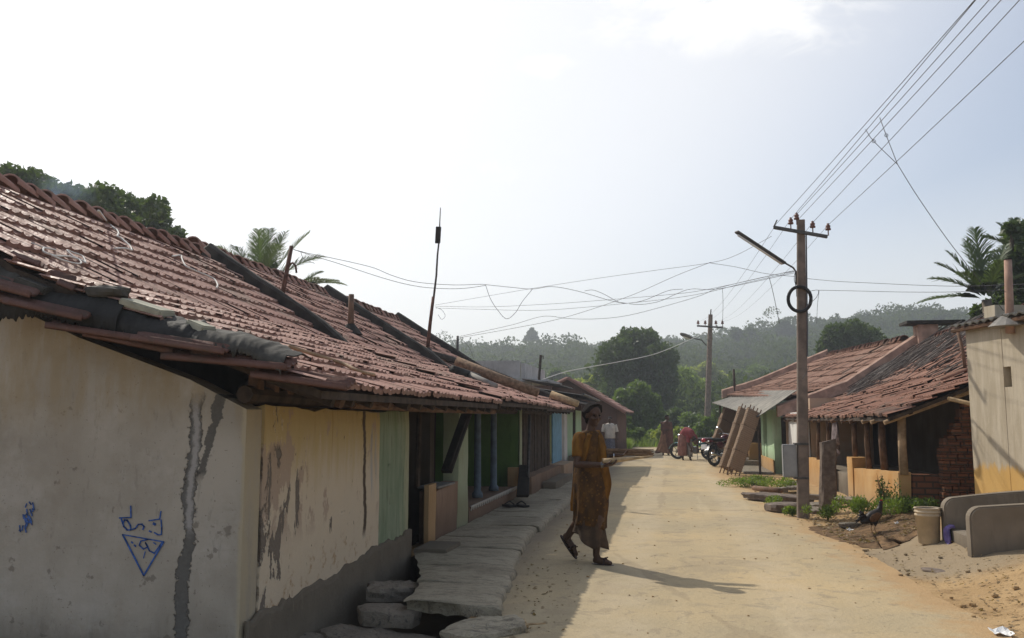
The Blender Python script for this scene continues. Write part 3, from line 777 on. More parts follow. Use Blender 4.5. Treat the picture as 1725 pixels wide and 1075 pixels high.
# ------------------------------------------------------------------ second and third house on the left (shared party walls)
P2 = [(-2.15, 1.64), (-4.45, 2.52), (-6.6, 3.86)]
def left_house(label, y0, y1, seed, eave_dx, eave_dz):
    h = house('tile_roofed_house', label, 'house', (-2.73, y0, 0))
    pr = [(P2[0][0]+eave_dx, P2[0][1]+eave_dz)]+P2[1:]
    tile_roof('roof', pr, y0, y1+.02, MATS['red_tile'], h, seed, jit=1.5, sagk=.05)
    deck('roof_deck', pr+[(-10.2, 1.6)], y0, y1-.05, h)
    ridge_tiles('ridge', -6.6, 3.90, y0+.1, y1-.15, MATS['red_tile'], h, seed+1)
    coping('coping', [(-6.9, 3.72), (-6.6, 3.94), (-4.45, 2.58)]+([(-4.0, 2.2)] if y0 < 12 else [(pr[0][0]-.55, pr[0][1]+.24)]), y1-.02, .20, .15, 'coping_black', h, seed)
    prism('party_wall', [(-2.98, -.6), (-2.98, 1.80), (-4.45, 2.36), (-6.6, 3.70), (-9.9, 1.5), (-9.9, -.6)], 'y', y1-.14, y1+.06, MATS['dark_interior'], h)
    rough_box('back_wall', (-10.0, y0, -.6), (-9.8, y1-.15, 1.5), MATS['dark_interior'], h, .8, .01)
    yy = y0+.3
    while yy < y1:
        m = MB(); m.tube([(pr[0][0]-.05, yy, pr[0][1]-.085), (-3.2, yy, 1.95+eave_dz)], .036, 7); m.build('rafter', MATS['dark_wood'], h); yy += .55
    m = MB(); m.tube([(-2.80, y0+.1, 1.62), (-2.80, y1-.1, 1.60)], .055, 8); m.build('wall_plate', MATS['dark_wood'], h)
    return h
h2 = left_house('green walled house with blue verandah posts and a brown striped plinth', 10.85, 15.9, 21, 0.0, .06)
rough_box('plinth', (-4.3, 11.66, -.6), (-2.73, 15.35, .30), MATS['brown_plinth'], h2, .12, .012, top=lambda x, y: .28+.02*fbm((y, 0, 0), 2))
m = MB(); V = []; Fs = []; nb = 156      # one whitewashed scalloped border along the plinth edge
for k in range(nb+1):
    yy = 11.72+k*3.6/nb; lo_ = .235-.028*math.sin(k/6*2*math.pi)-.015*mnoise.noise(Vector((k*.7, 0, 0))); V += [(-2.716, yy, .275), (-2.716, yy, lo_), (-2.735, yy, .275), (-2.735, yy, lo_)]
for k in range(nb): a = 4*k; Fs += [(a, a+1, a+5, a+4), (a+2, a+6, a+7, a+3), (a+1, a+3, a+7, a+5), (a, a+4, a+6, a+2)]
m.add(V, Fs)
m.build('painted_border', MATS['whitewash'], h2)
rough_box('verandah_back_wall', (-4.50, 11.64, -.6), (-4.305, 15.58, 2.3), MATS['green_wall'], h2, .3, .01)
rough_box('end_wall', (-4.30, 15.58, -.6), (-2.73, 15.78, 1.68), MATS['green_wall'], h2, .15, .01)
rough_box('lit_wall_edge', (-2.728, 15.57, -.3), (-2.70, 15.80, 1.66), MATS['pale_green_wall'], h2, .12, .006)  # paler strip that paints the sunlit end of the green wall
rough_box('stub_pillar', (-2.90, 15.36, -.6), (-2.70, 15.54, .60), MATS['orange_trim'], h2, .1, .008)
for yy, r0 in ((12.75, .055), (13.95, .055)):
    m = MB(); m.lathe([(r0*1.5, .30), (r0*1.5, .36), (r0, .40), (r0*.92, 1.54), (r0*1.4, 1.58), (r0*1.4, 1.64)], (-2.86, yy, 0), 12); m.build('post', MATS['blue_paint'], h2, True)
m = MB(); m.box((-4.28, 13.2, .95), (.05, .75, 1.3)); m.build('door', MATS['black_timber'], h2, bevel=.01)
h3 = left_house('low tiled house with brown plank front beside the green wall', 15.9, 20.4, 31, -.10, .04)
m = MB(); yy = 15.95
while yy < 20.0:
    w = random.uniform(.14, .24); m.box((-2.80+random.uniform(-.012, .012), yy+w/2, 1.0), (.04, w-.012, 1.22+random.uniform(-.03, .03))); yy += w
m.build('plank_front', MATS['dark_wood'], h3, bevel=.004)
rough_box('plinth', (-4.2, 15.95, -.6), (-2.55, 20.35, .40), MATS['brown_plinth'], h3, .2, .02)
rough_box('step', (-2.54, 17.2, -.1), (-2.25, 20.0, .22), MATS['cement'], h3, .15, .015)
m = MB()                       # round rolls of straw tucked along the coping
m.tube([(-3.9, 15.55, 2.52), (-3.1, 15.5, 2.20), (-2.35, 15.45, 1.93)], [.10, .095, .085], 9); o = m.build('straw_roll', MATS['straw'], None, True)
tag(o, 'long brown straw roll lying down the tiles beside the black coping', 'straw roll')
m = MB(); m.tube([(-2.75, 20.05, 2.03), (-2.1, 20.0, 1.80)], [.09, .08], 9); tag(m.build('straw_roll', MATS['straw_pale'], None, True), 'short pale straw roll on the last tiled eave above the blue door', 'straw roll')

# fourth house: blue door, white pier, mint wall, black tin roof
h4 = house('tin_roofed_house', 'low house with blue door, mint wall and black tin roof', 'house', (-2.73, 20.5, 0))
rough_box('wall', (-2.95, 22.55, -.3), (-2.73, 23.2, 1.75), MATS['whitewash'], h4, .2, .01)
rough_box('side_wall', (-3.3, 23.21, -.3), (-2.80, 27.6, 1.72), MATS['mint_wall'], h4, .3, .012)
rough_box('plinth', (-3.6, 20.5, -.3), (-2.5, 22.5, .38), MATS['pinkish_plinth'], h4, .2, .015)
rough_box('bench', (-2.70, 23.0, -.1), (-2.3, 26.6, .48), MATS['cement'], h4, .2, .012)
m = MB()
for k in range(7): m.box((-2.80, 20.75+k*.245, 1.05), (.035, .235, 1.3))
m.build('door', MATS['blue_door'], h4, bevel=.006)
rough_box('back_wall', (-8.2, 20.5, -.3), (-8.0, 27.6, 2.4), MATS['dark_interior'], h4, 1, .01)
rough_box('end_wall', (-8.0, 27.61, -.3), (-2.8, 27.8, 1.9), MATS['mud_wall'], h4, .5, .01)
def corrugated(name, c00, c10, c01, c11, n, amp, mat, parent=None, th=.012, m_=6):
    """a ribbed sheet spanned by four corners; ribs run from side 0 to side 1 of the second index"""
    c00, c10, c01, c11 = map(Vector, (c00, c10, c01, c11)); V = []; Fs = []; N = n*6
    nr = (c10-c00).cross(c01-c00).normalized()
    if nr.z < 0: nr = -nr
    for lay in (0, 1):
        for i in range(N+1):
            for j in range(m_+1):
                u = i/N; w = j/m_; p = (c00*(1-u)+c10*u)*(1-w)+(c01*(1-u)+c11*u)*w
                V.append(p+nr*(amp*math.sin(2*math.pi*n*u)-lay*th+.012*mnoise.noise(Vector((u*4, w*3, 1)))))
    K = (N+1)*(m_+1)
    for i in range(N):
        for j in range(m_):
            a = i*(m_+1)+j; Fs.append((a, a+m_+1, a+m_+2, a+1)); b_ = a+K; Fs.append((b_, b_+1, b_+m_+2, b_+m_+1))
    for i in range(N):
        a = i*(m_+1); Fs.append((a, a+K, a+K+m_+1, a+m_+1)); a += m_; Fs.append((a, a+m_+1, a+K+m_+1, a+K))
    for j in range(m_):
        Fs.append((j, j+1, j+1+K, j+K)); a = N*(m_+1)+j; Fs.append((a, a+K, a+1+K, a+1))
    b_ = MB(); b_.add(V, Fs); return b_.build(name, MATS[mat], parent)
corrugated('roof', (-2.25, 20.45, 1.86), (-2.15, 27.7, 1.84), (-5.3, 20.45, 2.75), (-5.3, 27.7, 2.75), 26, .018, 'tin_black', h4)
corrugated('lean_to_roof', (-2.35, 23.6, 2.10), (-2.3, 28.2, 2.02), (-4.6, 23.6, 2.45), (-4.6, 28.2, 2.4), 16, .018, 'tin_black', h4)
m = MB(); m.tube([(-2.33, 23.5, 2.13), (-2.28, 28.3, 2.05)], .03, 6); m.build('roof_edge', MATS['tin_grey'], h4)
m = MB(); m.tube([(-2.62, 23.7, .3), (-2.60, 23.7, 2.08)], .04, 7); m.build('post', MATS['dark_wood'], h4)

# flat concrete house behind, and the mud-walled gable at the bend
hw = house('concrete_house', 'flat roofed concrete house with stained white parapet behind the tiled roofs', 'house', (-6, 30, 0))
rough_box('wall', (-9.5, 30.2, -.3), (-4.8, 35, 2.75), MATS['whitewash'], hw, .6, .01)
rough_box('roof_slab', (-9.7, 29.9, 2.755), (-4.2, 35.2, 2.86), MATS['concrete_old'], hw, .6, .01)
rough_box('parapet', (-9.6, 30.0, 2.865), (-5.2, 30.15, 3.52), MATS['concrete_old'], hw, .25, .015)
rough_box('parapet', (-5.18, 30.0, 2.865), (-5.03, 35.0, 3.42), MATS['concrete_old'], hw, .25, .015)
corrugated('porch_roof', (-3.7, 29.2, 2.62), (-3.7, 33.5, 2.62), (-5.0, 29.2, 2.82), (-5.0, 33.5, 2.82), 14, .02, 'tin_black', hw)
rough_box('porch_wall', (-4.9, 29.4, -.3), (-4.0, 29.6, 2.6), MATS['mud_wall'], hw, .4, .01)
m = MB(); m.tube([at_y(908, 640, 29), at_y(911, 598, 29)], .045, 7); m.tube([at_y(911, 600, 29), at_y(915, 600, 29), at_y(915, 605, 29)], .02, 5)
tag(m.build('service_pole', MATS['dark_wood'], None), 'thin dark service pole standing before the white parapet', 'pole')
hb = house('mud_house', 'dark reddish mud house with a tiled gable roof at the end of the street', 'house', (-3.5, 34, 0))
prism('gable_wall', [(-6.6, -.3), (-6.6, 1.9), (-3.95, 2.98), (-2.05, 1.85), (-2.05, -.3)], 'y', 34, 34.2, MATS['mud_wall'], hb)
rough_box('side_wall', (-2.25, 34.21, -.3), (-2.05, 41, 1.8), MATS['mud_wall'], hb, .5, .02)
rough_box('back_wall', (-6.6, 41.01, -.3), (-2.05, 41.2, 1.8), MATS['mud_wall'], hb, .8, .02)
tile_roof('roof', [(-1.75, 1.72), (-3.95, 3.05)], 33.75, 41.3, MATS['red_tile'], hb, 41, .3, .34, 1.3)
tile_roof('roof', [(-6.9, 1.72), (-3.95, 3.05)], 33.75, 41.3, MATS['red_tile'], hb, 42, .3, .34, 1.3, mirror=-1)
deck('roof_deck', [(-1.77, 1.72), (-3.95, 3.05), (-6.9, 1.7)], 33.8, 41.3, hb)
m = MB(); m.tube([(-1.72, 33.72, 1.70), (-3.95, 33.72, 3.05)], .07, 6); m.tube([(-6.9, 33.72, 1.7), (-3.95, 33.72, 3.05)], .07, 6); m.build('barge_board', MATS['red_tile'], hb)
# ------------------------------------------------------------------ things on the left roofs
def roof1_z(x):
    for a, c in zip(P1, P1[1:]):
        if x >= c[0]: return a[1]+(c[1]-a[1])*(x-a[0])/(c[0]-a[0])
    return P1[-1][1]
# loose tiles laid over the verge, ribs pointing down the slope
def loose_tile(p, dirv, L, w, label, grp='loose tiles along the gable edge', mat='old_tile', roll=0.0):
    roll = roll or (-.30 if grp else 0.0); w = w*(.55 if grp else 1); d = Vector(dirv).normalized(); s = d.cross(Vector((0, 0, 1))).normalized(); n = s.cross(d)
    s2 = s*math.cos(roll)+n*math.sin(roll); n2 = n*math.cos(roll)-s*math.sin(roll)
    ws = [-.5, -.44, -.36, -.2, -.06, 0, .06, .2, .36, .44, .5]; hs = [.0, .034, .010, .006, .010, .036, .010, .006, .010, .034, .0]
    V = []; Fq = []
    for top in (1, 0):
        for t in (-.5, -.42, 0, .46, .5):
            for a, h in zip(ws, hs): V.append(Vector(p)+d*(t*L)+s2*(a*w)+n2*((h if abs(t) < .49 else h*.8)*1.0-(0 if top else .014)))
    n_ = len(ws); K = 5*n_
    for r_ in range(4):
        for c in range(n_-1):
            a = r_*n_+c; Fq.append((a, a+1, a+n_+1, a+n_)); Fq.append((a+K, a+n_+K, a+n_+1+K, a+1+K))
    for c in range(n_-1): Fq.append((c, c+K, c+1+K, c+1)); a = 4*n_+c; Fq.append((a, a+1, a+1+K, a+K))
    for r_ in range(4): a = r_*n_; Fq.append((a, a+n_, a+n_+K, a+K)); a += n_-1; Fq.append((a, a+K, a+n_+K, a+n_))
    o = np_mesh('roof_tile', V, Fq, MATS[mat], None, dict(tint=[random.random()*.4]*len(V), lip=[.62]*len(V)))
    return tag(o, label, 'roof tile', grp)
DS = Vector((1, 0, -.24))
def vt(px0, py0, px1, py1, y, w, label, **k):
    a = at_y(px0, py0, y); c = at_y(px1, py1, y+.02); return loose_tile((a+c)/2, c-a, (c-a).length, w, label, **k)
vt(430, 628, 592, 650, 5.05, .28, 'lowest clean red tile jutting out at the eave corner')
vt(282, 597, 492, 616, 5.00, .30, 'grey weathered tile just above the lowest red tile at the corner')
vt(232, 566, 388, 590, 4.94, .30, 'ribbed tile with shiny edges under the middle of the black tarpaulin')
vt(88, 546, 262, 572, 4.97, .26, 'dull shaded tile tucked under the slate by the shiny ribbed tile')
vt(20, 505, 152, 534, 4.92, .30, 'shiny ribbed tile over the white wall below the tarpaulin fold')
vt(-60, 462, 66, 496, 4.93, .30, 'ribbed tile at the left end of the gable edge')
vt(150, 560, 300, 590, 4.99, .24, 'dark tile pressed under the middle of the tarpaulin')
vt(330, 590, 440, 607, 5.03, .24, 'short dark tile between the grey tile and the shiny ribbed one')
vt(-40, 490, 60, 515, 4.95, .24, 'dark ribbed tile at the left end just over the white wall')
vt(20, 432, 72, 452, 5.15, .20, 'pale broken tile lying loose near the wire coil', roll=.3)
vt(-30, 415, 46, 446, 5.25, .22, 'pinkish broken tile lying above the other loose pieces', roll=.25)
vt(82, 462, 122, 474, 5.12, .16, 'small broken tile piece between tarpaulin and wire coil', roll=-.2)
vt(100, 478, 128, 490, 5.02, .15, 'pale flat tile fragment beside the dark round stone', roll=.1)
# tarpaulin and slates holding the gable edge down
def drape(name, pts, width, mat, label, cat, seed, hang=.12, y_in=.28, rag=True):
    """a strip of sheet along the verge: pts are (px, py) of its upper edge in the plane of the gable edge"""
    P = [at_y(px, py, 5.06) for px, py in pts]; n = 110; V = []; Fs = []; prof = [(.30, .02), (.20, .035), (.08, .03), (-.04, .01), (-.10, -.05), (-.115, -.11)]
    L = [0]
    for a, c in zip(P, P[1:]): L.append(L[-1]+(c-a).length)
    for i in range(n+1):
        s = L[-1]*i/n; k = max(j for j in range(len(L)-1) if L[j] <= s+1e-6); p = P[k].lerp(P[k+1], (s-L[k])/(L[k+1]-L[k]))
        for j, (dy, dz) in enumerate(prof):
            q = mnoise.noise(Vector((s*3.2, j*.5, seed)))*.022+mnoise.noise(Vector((s*9, j*.8, seed)))*.016+mnoise.noise(Vector((s*25, j*1.3, seed)))*.010
            ex = (1+.45*mnoise.noise(Vector((s*2.3, 7, seed))))
            rg = (mnoise.noise(Vector((s*40, 3, seed)))*.05 if rag and j == len(prof)-1 else 0)
            V.append(p+Vector((0, dy*width/.4, (dz if dz > 0 else dz*ex*hang/.12)+q*(1.2 if j < 4 else .7)+rg)))
    m = len(prof)
    for i in range(n):
        for j in range(m-1): a = i*m+j; Fs.append((a, a+1, a+m+1, a+m))
    b = MB(); b.add(V, Fs); o = b.build(name, MATS[mat], None, True)
    sol = o.modifiers.new('thick', 'SOLIDIFY'); sol.thickness = .008
    return tag(o, label, cat)
drape('tarpaulin', [(-40, 470), (40, 490), (110, 500), (165, 503), (215, 520)], .42, 'tarp_black', 'black crumpled tarpaulin with grey rim along the gable edge', 'tarpaulin', 1, .20)
drape('tarpaulin', [(205, 528), (262, 538), (320, 552), (340, 562)], .36, 'tarp_black', 'middle dark tarpaulin strip held down by a pale slate and a block', 'tarpaulin', 2, .14)
drape('tarpaulin', [(335, 562), (390, 566), (430, 576), (470, 596), (488, 604)], .42, 'tarp_grey', 'grey fibrous sheet with ragged dark fringe ending at the eave corner', 'tarpaulin', 3, .10)
drape('tarpaulin', [(-45, 452), (0, 456), (35, 468)], .30, 'tarp_grey', 'grey sheet fold at the left end of the black tarpaulin', 'tarpaulin', 4, .12)
def stone(px, py, y, r, seed, label, mat='stone', cat='stone', name='stone', z=None, group=None, rz=0.0):
    c = at_y(px, py, y) if z is None else at_z(px, py, z)
    b = stone_mb((0, 0, 0), r, seed); o = b.build(name, MATS[mat], None, False); o.location = c; o.rotation_euler = (0, 0, rz)
    return tag(o, label, cat, group)
stone(182, 493, 5.08, (.16, .11, .055), 5, 'dark rounded stone weighing down the black tarpaulin', 'tarp_grey')
def slab_thing(px, py, y, d, rot, label, mat):
    b = MB(); q = Matrix.Rotation(rot[2], 3, 'Z') @ Matrix.Rotation(rot[1], 3, 'Y') @ Matrix.Rotation(rot[0], 3, 'X'); b.box((0, 0, 0), d, q)
    o = b.build('flat_stone', MATS[mat], None, bevel=.01); o.location = at_y(px, py, y); return tag(o, label, 'slab')
slab_thing(248, 519, 5.12, (.30, .20, .05), (.1, .30, .1), 'pale slate lying on the middle of the tarpaulin edge', 'pale_stone')
slab_thing(338, 552, 5.10, (.17, .12, .06), (0, .32, -.3), 'small pale block on the tarpaulin right of the slate', 'pale_stone')
slab_thing(60, 482, 5.02, (.24, .14, .05), (.1, .35, .1), 'greenish flat stone on the left part of the tarpaulin', 'tarp_grey')
# white cord strewn over the tiles and the coil near the gable
def on_roof1(px, py, off=.07, PR_=None):
    r = ray(px, py); best = None; PR_ = PR_ or P1
    for a, c in zip(PR_, PR_[1:]):
        n = Vector((-(c[1]-a[1]), 0, c[0]-a[0])); n = n if n.z > 0 else -n
        k = (Vector((a[0], 0, a[1]))-CAM).dot(n)/r.dot(n); p = CAM+r*k
        if k > 0 and c[0]-.02 <= p.x <= a[0]+.05: best = p
    return (best if best is not None else CAM+r*6)+Vector((0, 0, off))
def cord(pxs, r, label, mat='white_cord', cat='cord'):
    return tag(wire([on_roof1(*p) for p in pxs], r, 6).build(cat, MATS[mat], None, True), label, cat)
cord([(165, 372), (178, 382), (190, 394), (196, 398), (199, 404), (197, 409), (204, 413), (212, 420), (219, 427), (221, 433), (214, 431), (205, 430), (192, 431)], .011, 'pale cord hanging down the tiles from the ridge')
cord([(290, 442), (304, 440), (306, 446), (312, 458), (325, 465), (345, 473), (360, 480), (366, 490), (364, 496)], .010, 'pale cord lying on the tiles towards the black coping')
cord([(52, 425), (72, 432), (92, 436), (74, 433), (73, 440), (90, 446), (115, 447), (136, 453), (143, 457), (138, 446), (122, 440), (112, 436), (122, 446), (132, 452), (136, 458), (126, 459), (105, 454), (86, 446)], .008, 'coil of pale wire lying loose on the tiles near the gable', cat='wire coil')
cord([(486, 598), (530, 612), (575, 626), (604, 640), (630, 646)], .016, 'thin pole lying slantwise on the eave tiles', 'pale_wood', 'pole')
# posts, vent and antenna
def roof_pole(p0, p1, r, name, label, mat, cat='pole'):
    m = MB(); m.tube([p0, Vector(p0).lerp(Vector(p1), .5), p1], [r, r*.92, r*.85], 9); return tag(m.build(name, MATS[mat], None, True), label, cat)
a = on_roof1(471, 512, .05); t = at_y(491, 415, a.y+.15)
sp = roof_pole(a-Vector((0, 0, .15)), t, .034, 'service_pole', 'leaning rusty iron pole with curved pipe on the nearest roof', 'rusty_iron')
m = MB(); q = a.lerp(t, .60); m.tube([q, q+Vector((.03, .02, .05)), q+Vector((.07, .03, .07)), q+Vector((.11, .04, .03)), q+Vector((.125, .04, -.07))], .014, 7); m.build('pipe_bend', MATS['rusty_iron'], sp, True)
m = MB(); m.lathe([(.14, -.06), (.10, .02), (.04, .06)], a, 10); m.build('mortar_base', MATS['coping_black'], sp)
loose_tile(on_roof1(508, 525, .09), (1, -.1, -.42), .5, .26, 'dark tile laid flat beside the leaning iron pole', None, 'red_tile', 0)
a = on_roof1(591, 553, .02); t = at_y(592, 496, a.y)
vp = roof_pole(a-Vector((0, 0, .1)), t, .052, 'vent_pipe', 'short stout brown vent pipe between the nearest two copings', 'brown_wood', 'vent pipe')
m = MB(); m.lathe([(.20, -.12), (.12, -.02), (.06, .05)], a, 10); m.build('mortar_base', MATS['coping_black'], vp)
a = on_roof1(719, 592, .02, P2); k1 = at_y(730, 500, a.y); k2 = at_y(737, 430, a.y); k3 = at_y(739, 412, a.y); t = at_y(742, 350, a.y)
m = MB(); m.tube([a-Vector((0, 0, .15)), a.lerp(k1, .5), k1], [.042, .038, .034], 8); an = m.build('antenna_mast', MATS['rusty_iron'], None, True)
tag(an, 'tall bent antenna mast with dark panel above the tiled roofs', 'antenna')
m = MB(); m.tube([k1-Vector((0, 0, .1)), k1.lerp(k2, .5)+Vector((.02, 0, 0)), k2, k3, t], [.024, .022, .02, .018, .010], 7); m.build('rod', MATS['grey_iron'], an, True)
m = MB(); m.box(at_y(738, 396, a.y-.03), (.11, .05, .36), Matrix.Rotation(.05, 3, 'Y')); m.build('panel', MATS['black_timber'], an, bevel=.008)
m = MB(); m.lathe([(.16, -.08), (.10, .03), (.045, .06)], a, 10); m.build('mortar_base', MATS['coping_black'], an)
for i, (px, py) in enumerate([(702, 588), (711, 590), (705, 596)]):
    b = MB(); c = on_roof1(px, py, .09, P2); b.box((0, 0, 0), (.20, .08, .03), Matrix.Rotation(.5, 3, 'Y')); o = b.build('wood_batten', MATS['pale_wood']); o.location = c
    tag(o, ['pale batten leaning left of the antenna foot, upper one', 'pale batten touching the antenna foot', 'pale batten below the other two at the antenna foot'][i], 'batten')
a = on_roof1(770, 604, .02, P2); t = at_y(771, 566, a.y)
sp2 = roof_pole(a-Vector((0, 0, .2)), t, .036, 'service_pole', 'short dark iron pole on the third tiled roof', 'grey_iron')
# black pipe pieces and tar strip on the second roof
m = MB(); m.tube([on_roof1(762, 631, .09, P2), on_roof1(806, 645, .09, P2)], [.075, .07], 9); tag(m.build('black_roll', MATS['tarp_black'], None, True), 'black roll of sheeting lying on the second tiled roof', 'roll')
m = MB(); m.tube([on_roof1(726, 602, .09, P2), on_roof1(760, 612, .09, P2), on_roof1(800, 626, .09, P2), on_roof1(815, 632, .09, P2)], [.05, .07, .08, .06], 8); tag(m.build('mortar_strip', MATS['coping_black'], None, True), 'black tarred strip running down from the antenna foot', 'tar strip')
m = MB(); m.tube([on_roof1(790, 640, .09, P2), on_roof1(835, 660, .09, P2)], [.06, .05], 8); tag(m.build('mortar_strip', MATS['cement_grey'], None, True), 'grey mortar strip between the first and second roof', 'mortar strip')

# graffiti on the white gable: blue crayon letters over a triangle, and a smudge
def ribbon(b, pts, w, y=5.292):
    P = [at_y(px, py, 5.29) for px, py in pts]
    for a, c in zip(P, P[1:]):
        d = (c-a); d.y = 0
        if d.length < 1e-5: continue
        s = Vector((-d.z, 0, d.x)).normalized()*w/2; e = d.normalized()*w*.3
        V = [Vector((q.x, y, q.z)) for q in (a+s-e, c+s+e, c-s+e, a-s-e)]; V += [v+Vector((0, .004, 0)) for v in V]
        b.add(V, [(0,1,2,3), (7,6,5,4), (0,4,5,1), (1,5,6,2), (2,6,7,3), (3,7,4,0)])
gsc = lambda pts: [(x*440/1603, 780+y*295/1075) for x, y in pts]
gb = MB()
for pts, w in [([(800, 265), (802, 335), (730, 338)], .011), ([(742, 345), (757, 390), (778, 412), (800, 412), (798, 385), (778, 352), (762, 350), (752, 372)], .012), ([(800, 412), (828, 402), (846, 378), (868, 376), (882, 392), (874, 408)], .012),
               ([(985, 298), (978, 345), (912, 355)], .010), ([(986, 350), (990, 400), (988, 440), (968, 442), (945, 428)], .010), ([(940, 372), (950, 378)], .020), ([(914, 418), (926, 424)], .012),
               ([(750, 440), (880, 692), (1002, 485)], .013), ([(750, 440), (1002, 485)], .009), ([(805, 485), (812, 492)], .012), ([(822, 505), (830, 512)], .012),
               ([(905, 470), (862, 480), (852, 505), (878, 530), (905, 515), (890, 490), (915, 540), (945, 555), (990, 490)], .010), ([(888, 545), (878, 585)], .006), ([(940, 490), (955, 500)], .008)]:
    ribbon(gb, gsc(pts), w*.8)
g = gb.build('graffiti', MATS['graffiti_blue'], h1)
sb = MB(); rr = random.Random(4)
for k in range(26):
    x = 160+rr.gauss(0, 20); y = 320+rr.gauss(0, 50); ribbon(sb, gsc([(x, y), (x+rr.uniform(-16, 18), y+rr.uniform(8, 46))]), .008, 5.2915-k*.00012)
sb.build('blue_smudge', MATS['blue_smudge'], h1)
# split stones and slabs over the open end of the drain
def flat_rock(px, py, z, rx, ry, th, seed, label, mat='stone', rot=(0, 0, 0), name='flat_stone', cat='flat stone', loc=None):
    rr = random.Random(seed); n = rr.randint(7, 10); out = []
    for k in range(n): a = 2*math.pi*(k+rr.uniform(-.3, .3))/n; q = rr.uniform(.82, 1.12); out.append((math.cos(a)*rx*q, math.sin(a)*ry*q))
    V = []; Fs = []; m = 44; R_ = 5
    ring = []
    for k in range(m): f = k/m*n; i_ = int(f); a, c = out[i_ % n], out[(i_+1) % n]; t = f-i_; ring.append((a[0]+(c[0]-a[0])*t, a[1]+(c[1]-a[1])*t))
    def nz(x, y, s): return .5*th*.35*mnoise.noise(Vector((x*5, y*5, seed+s)))+.12*th*mnoise.noise(Vector((x*22, y*22, seed+s)))
    V.append((0, 0, th/2+nz(0, 0, 0)))
    for r_ in range(1, R_+1):
        for (x, y) in ring:
            k = r_/R_; e = 1+.03*mnoise.noise(Vector((x*17, y*17, seed))); V.append((x*k*e, y*k*e, th/2+nz(x*k, y*k, 0)-(.10*th if r_ == R_ else 0)))
    for lv in (1, 2, 3):
        for (x, y) in ring:
            e = 1+(.025 if lv == 1 else -.01*lv)+.06*mnoise.noise(Vector((x*9, y*9, lv*2.7+seed))); V.append((x*e, y*e, th/2-th*lv/3+.1*th*mnoise.noise(Vector((x*8, y*8, lv)))))
    for k in range(m): Fs.append((0, 1+k, 1+(k+1) % m))
    for r_ in range(R_+2):
        for k in range(m): a = 1+r_*m+k; c = 1+r_*m+(k+1) % m; Fs.append((a, a+m, c+m, c))
    Fs.append(tuple(1+(R_+2)*m+k for k in range(m-1, -1, -1)))
    b = MB(); b.add(V, Fs); o = b.build(name, MATS[mat]); o.location = loc if loc is not None else at_z(px, py, z); o.rotation_euler = rot; return tag(o, label, cat)
flat_rock(0, 0, 0, .40, .20, .12, 41, 'dark flat stone wedged between plinth and pavement', loc=(-2.42, 7.45, -.03), rot=(.05, .12, 1.4))
flat_rock(655, 1036, -.05, .27, .17, .12, 8, 'flat oval stone lying against the peeling wall over the drain', rot=(.06, .05, .2))
flat_rock(815, 1066, .0, .30, .24, .12, 12, 'pale broken stone slab beside the open drain hole', 'pavement', (.05, -.1, .4))
flat_rock(640, 1085, -.20, .45, .24, .14, 18, 'dark flat stone under the oval stone at the bottom edge', rot=(0, .08, .1))
flat_rock(0, 0, 0, .34, .26, .11, 37, 'tilted dark slab half sunk in the drain below the wall', 'stone', (.2, .12, .2), loc=(-2.48, 6.12, -.22))
# sandals, leaning mat and dark board by the green wall
pair = house('sandals', 'pair of black sandals left on the grey pavement', 'sandals', tuple(at_z(868, 852, .09)))
for k, px in enumerate((858, 878)):
    b = MB(); c = at_z(px, 852, .10); b.box(c, (.13, .26, .03), Matrix.Rotation(.7+.2*k, 3, 'Z')); b.tube([c+Vector((-.08, 0, .02)), c+Vector((0, .03, .07)), c+Vector((.08, 0, .02))], .012, 6); b.build('sandal', MATS['black_rubber'], pair, bevel=.006)
m = MB(); A = at_x(880, 836, -2.45); C = at_x(884, 785, -2.62); q = (C-A).to_track_quat('Z', 'X').to_matrix(); m.box((A+C)/2, (.05, .20, (C-A).length), q); o = m.build('dark_board', MATS['black_timber'], None, bevel=.008); tag(o, 'black board leaning beside the orange stub pillar', 'board')
m = MB(); m.tube([at_x(892, 700, -2.55), at_x(889, 835, -2.45)], .028, 7); tag(m.build('leaning_pole', MATS['grey_iron'], None, True), 'thin grey pole leaning between the green wall and plank front', 'pole')
# ------------------------------------------------------------------ right side: verandah house with mossy roof
PR = [(2.92, 1.50), (4.5, 2.14), (6.45, 3.40)]
r1 = house('tile_roofed_house', 'orange plastered verandah house with a mossy tiled roof on the right', 'house', (3.1, 16, 0))
def mir(p): return p
def tile_roof_r(name, prof, *a, **k): return tile_roof(name, prof, *a, mirror=-1, **k)
tile_roof_r('roof', PR, 12.45, 23.55, MATS['orange_tile'], r1, 51, jit=1.9, sagk=.05, course=.31, tw=.24)
deck('roof_deck', PR+[(10.0, 1.4)], 12.5, 23.5, r1)
ridge_tiles('ridge', 6.45, 3.45, 12.5, 22.4, MATS['orange_tile'], r1, 52)
coping('coping', [(2.75, 1.66), (4.5, 2.30), (6.30, 3.50)], 23.62, .26, .16, 'coping_pink', r1, 5)
rough_box('coping_cap', (6.25, 23.35, 3.30), (6.75, 23.85, 3.86), MATS['coping_pink'], r1, .2, .01)
o = rough_box('coping_slab', (5.95, 23.2, 3.865), (7.35, 24.0, 3.95), MATS['coping_black'], r1, .3, .008)
rough_box('parapet_wall', (3.1, 12.95, -.4), (3.28, 15.95, .70), MATS['orange_wall'], r1, .12, .012, top=lambda x, y: .62+.035*(16-y)+.012*fbm((y, 3, 0), 3))
rough_box('stub_pillar', (3.08, 15.96, -.4), (3.36, 16.42, .80), MATS['orange_wall'], r1, .12, .010)
rough_box('brick_parapet', (3.285, 12.93, -.4), (3.66, 13.13, .70), MATS['brick'], r1, .1, .012)
rough_box('parapet_wall', (3.1, 18.6, -.4), (3.28, 21.2, .58), MATS['orange_wall'], r1, .15, .010)
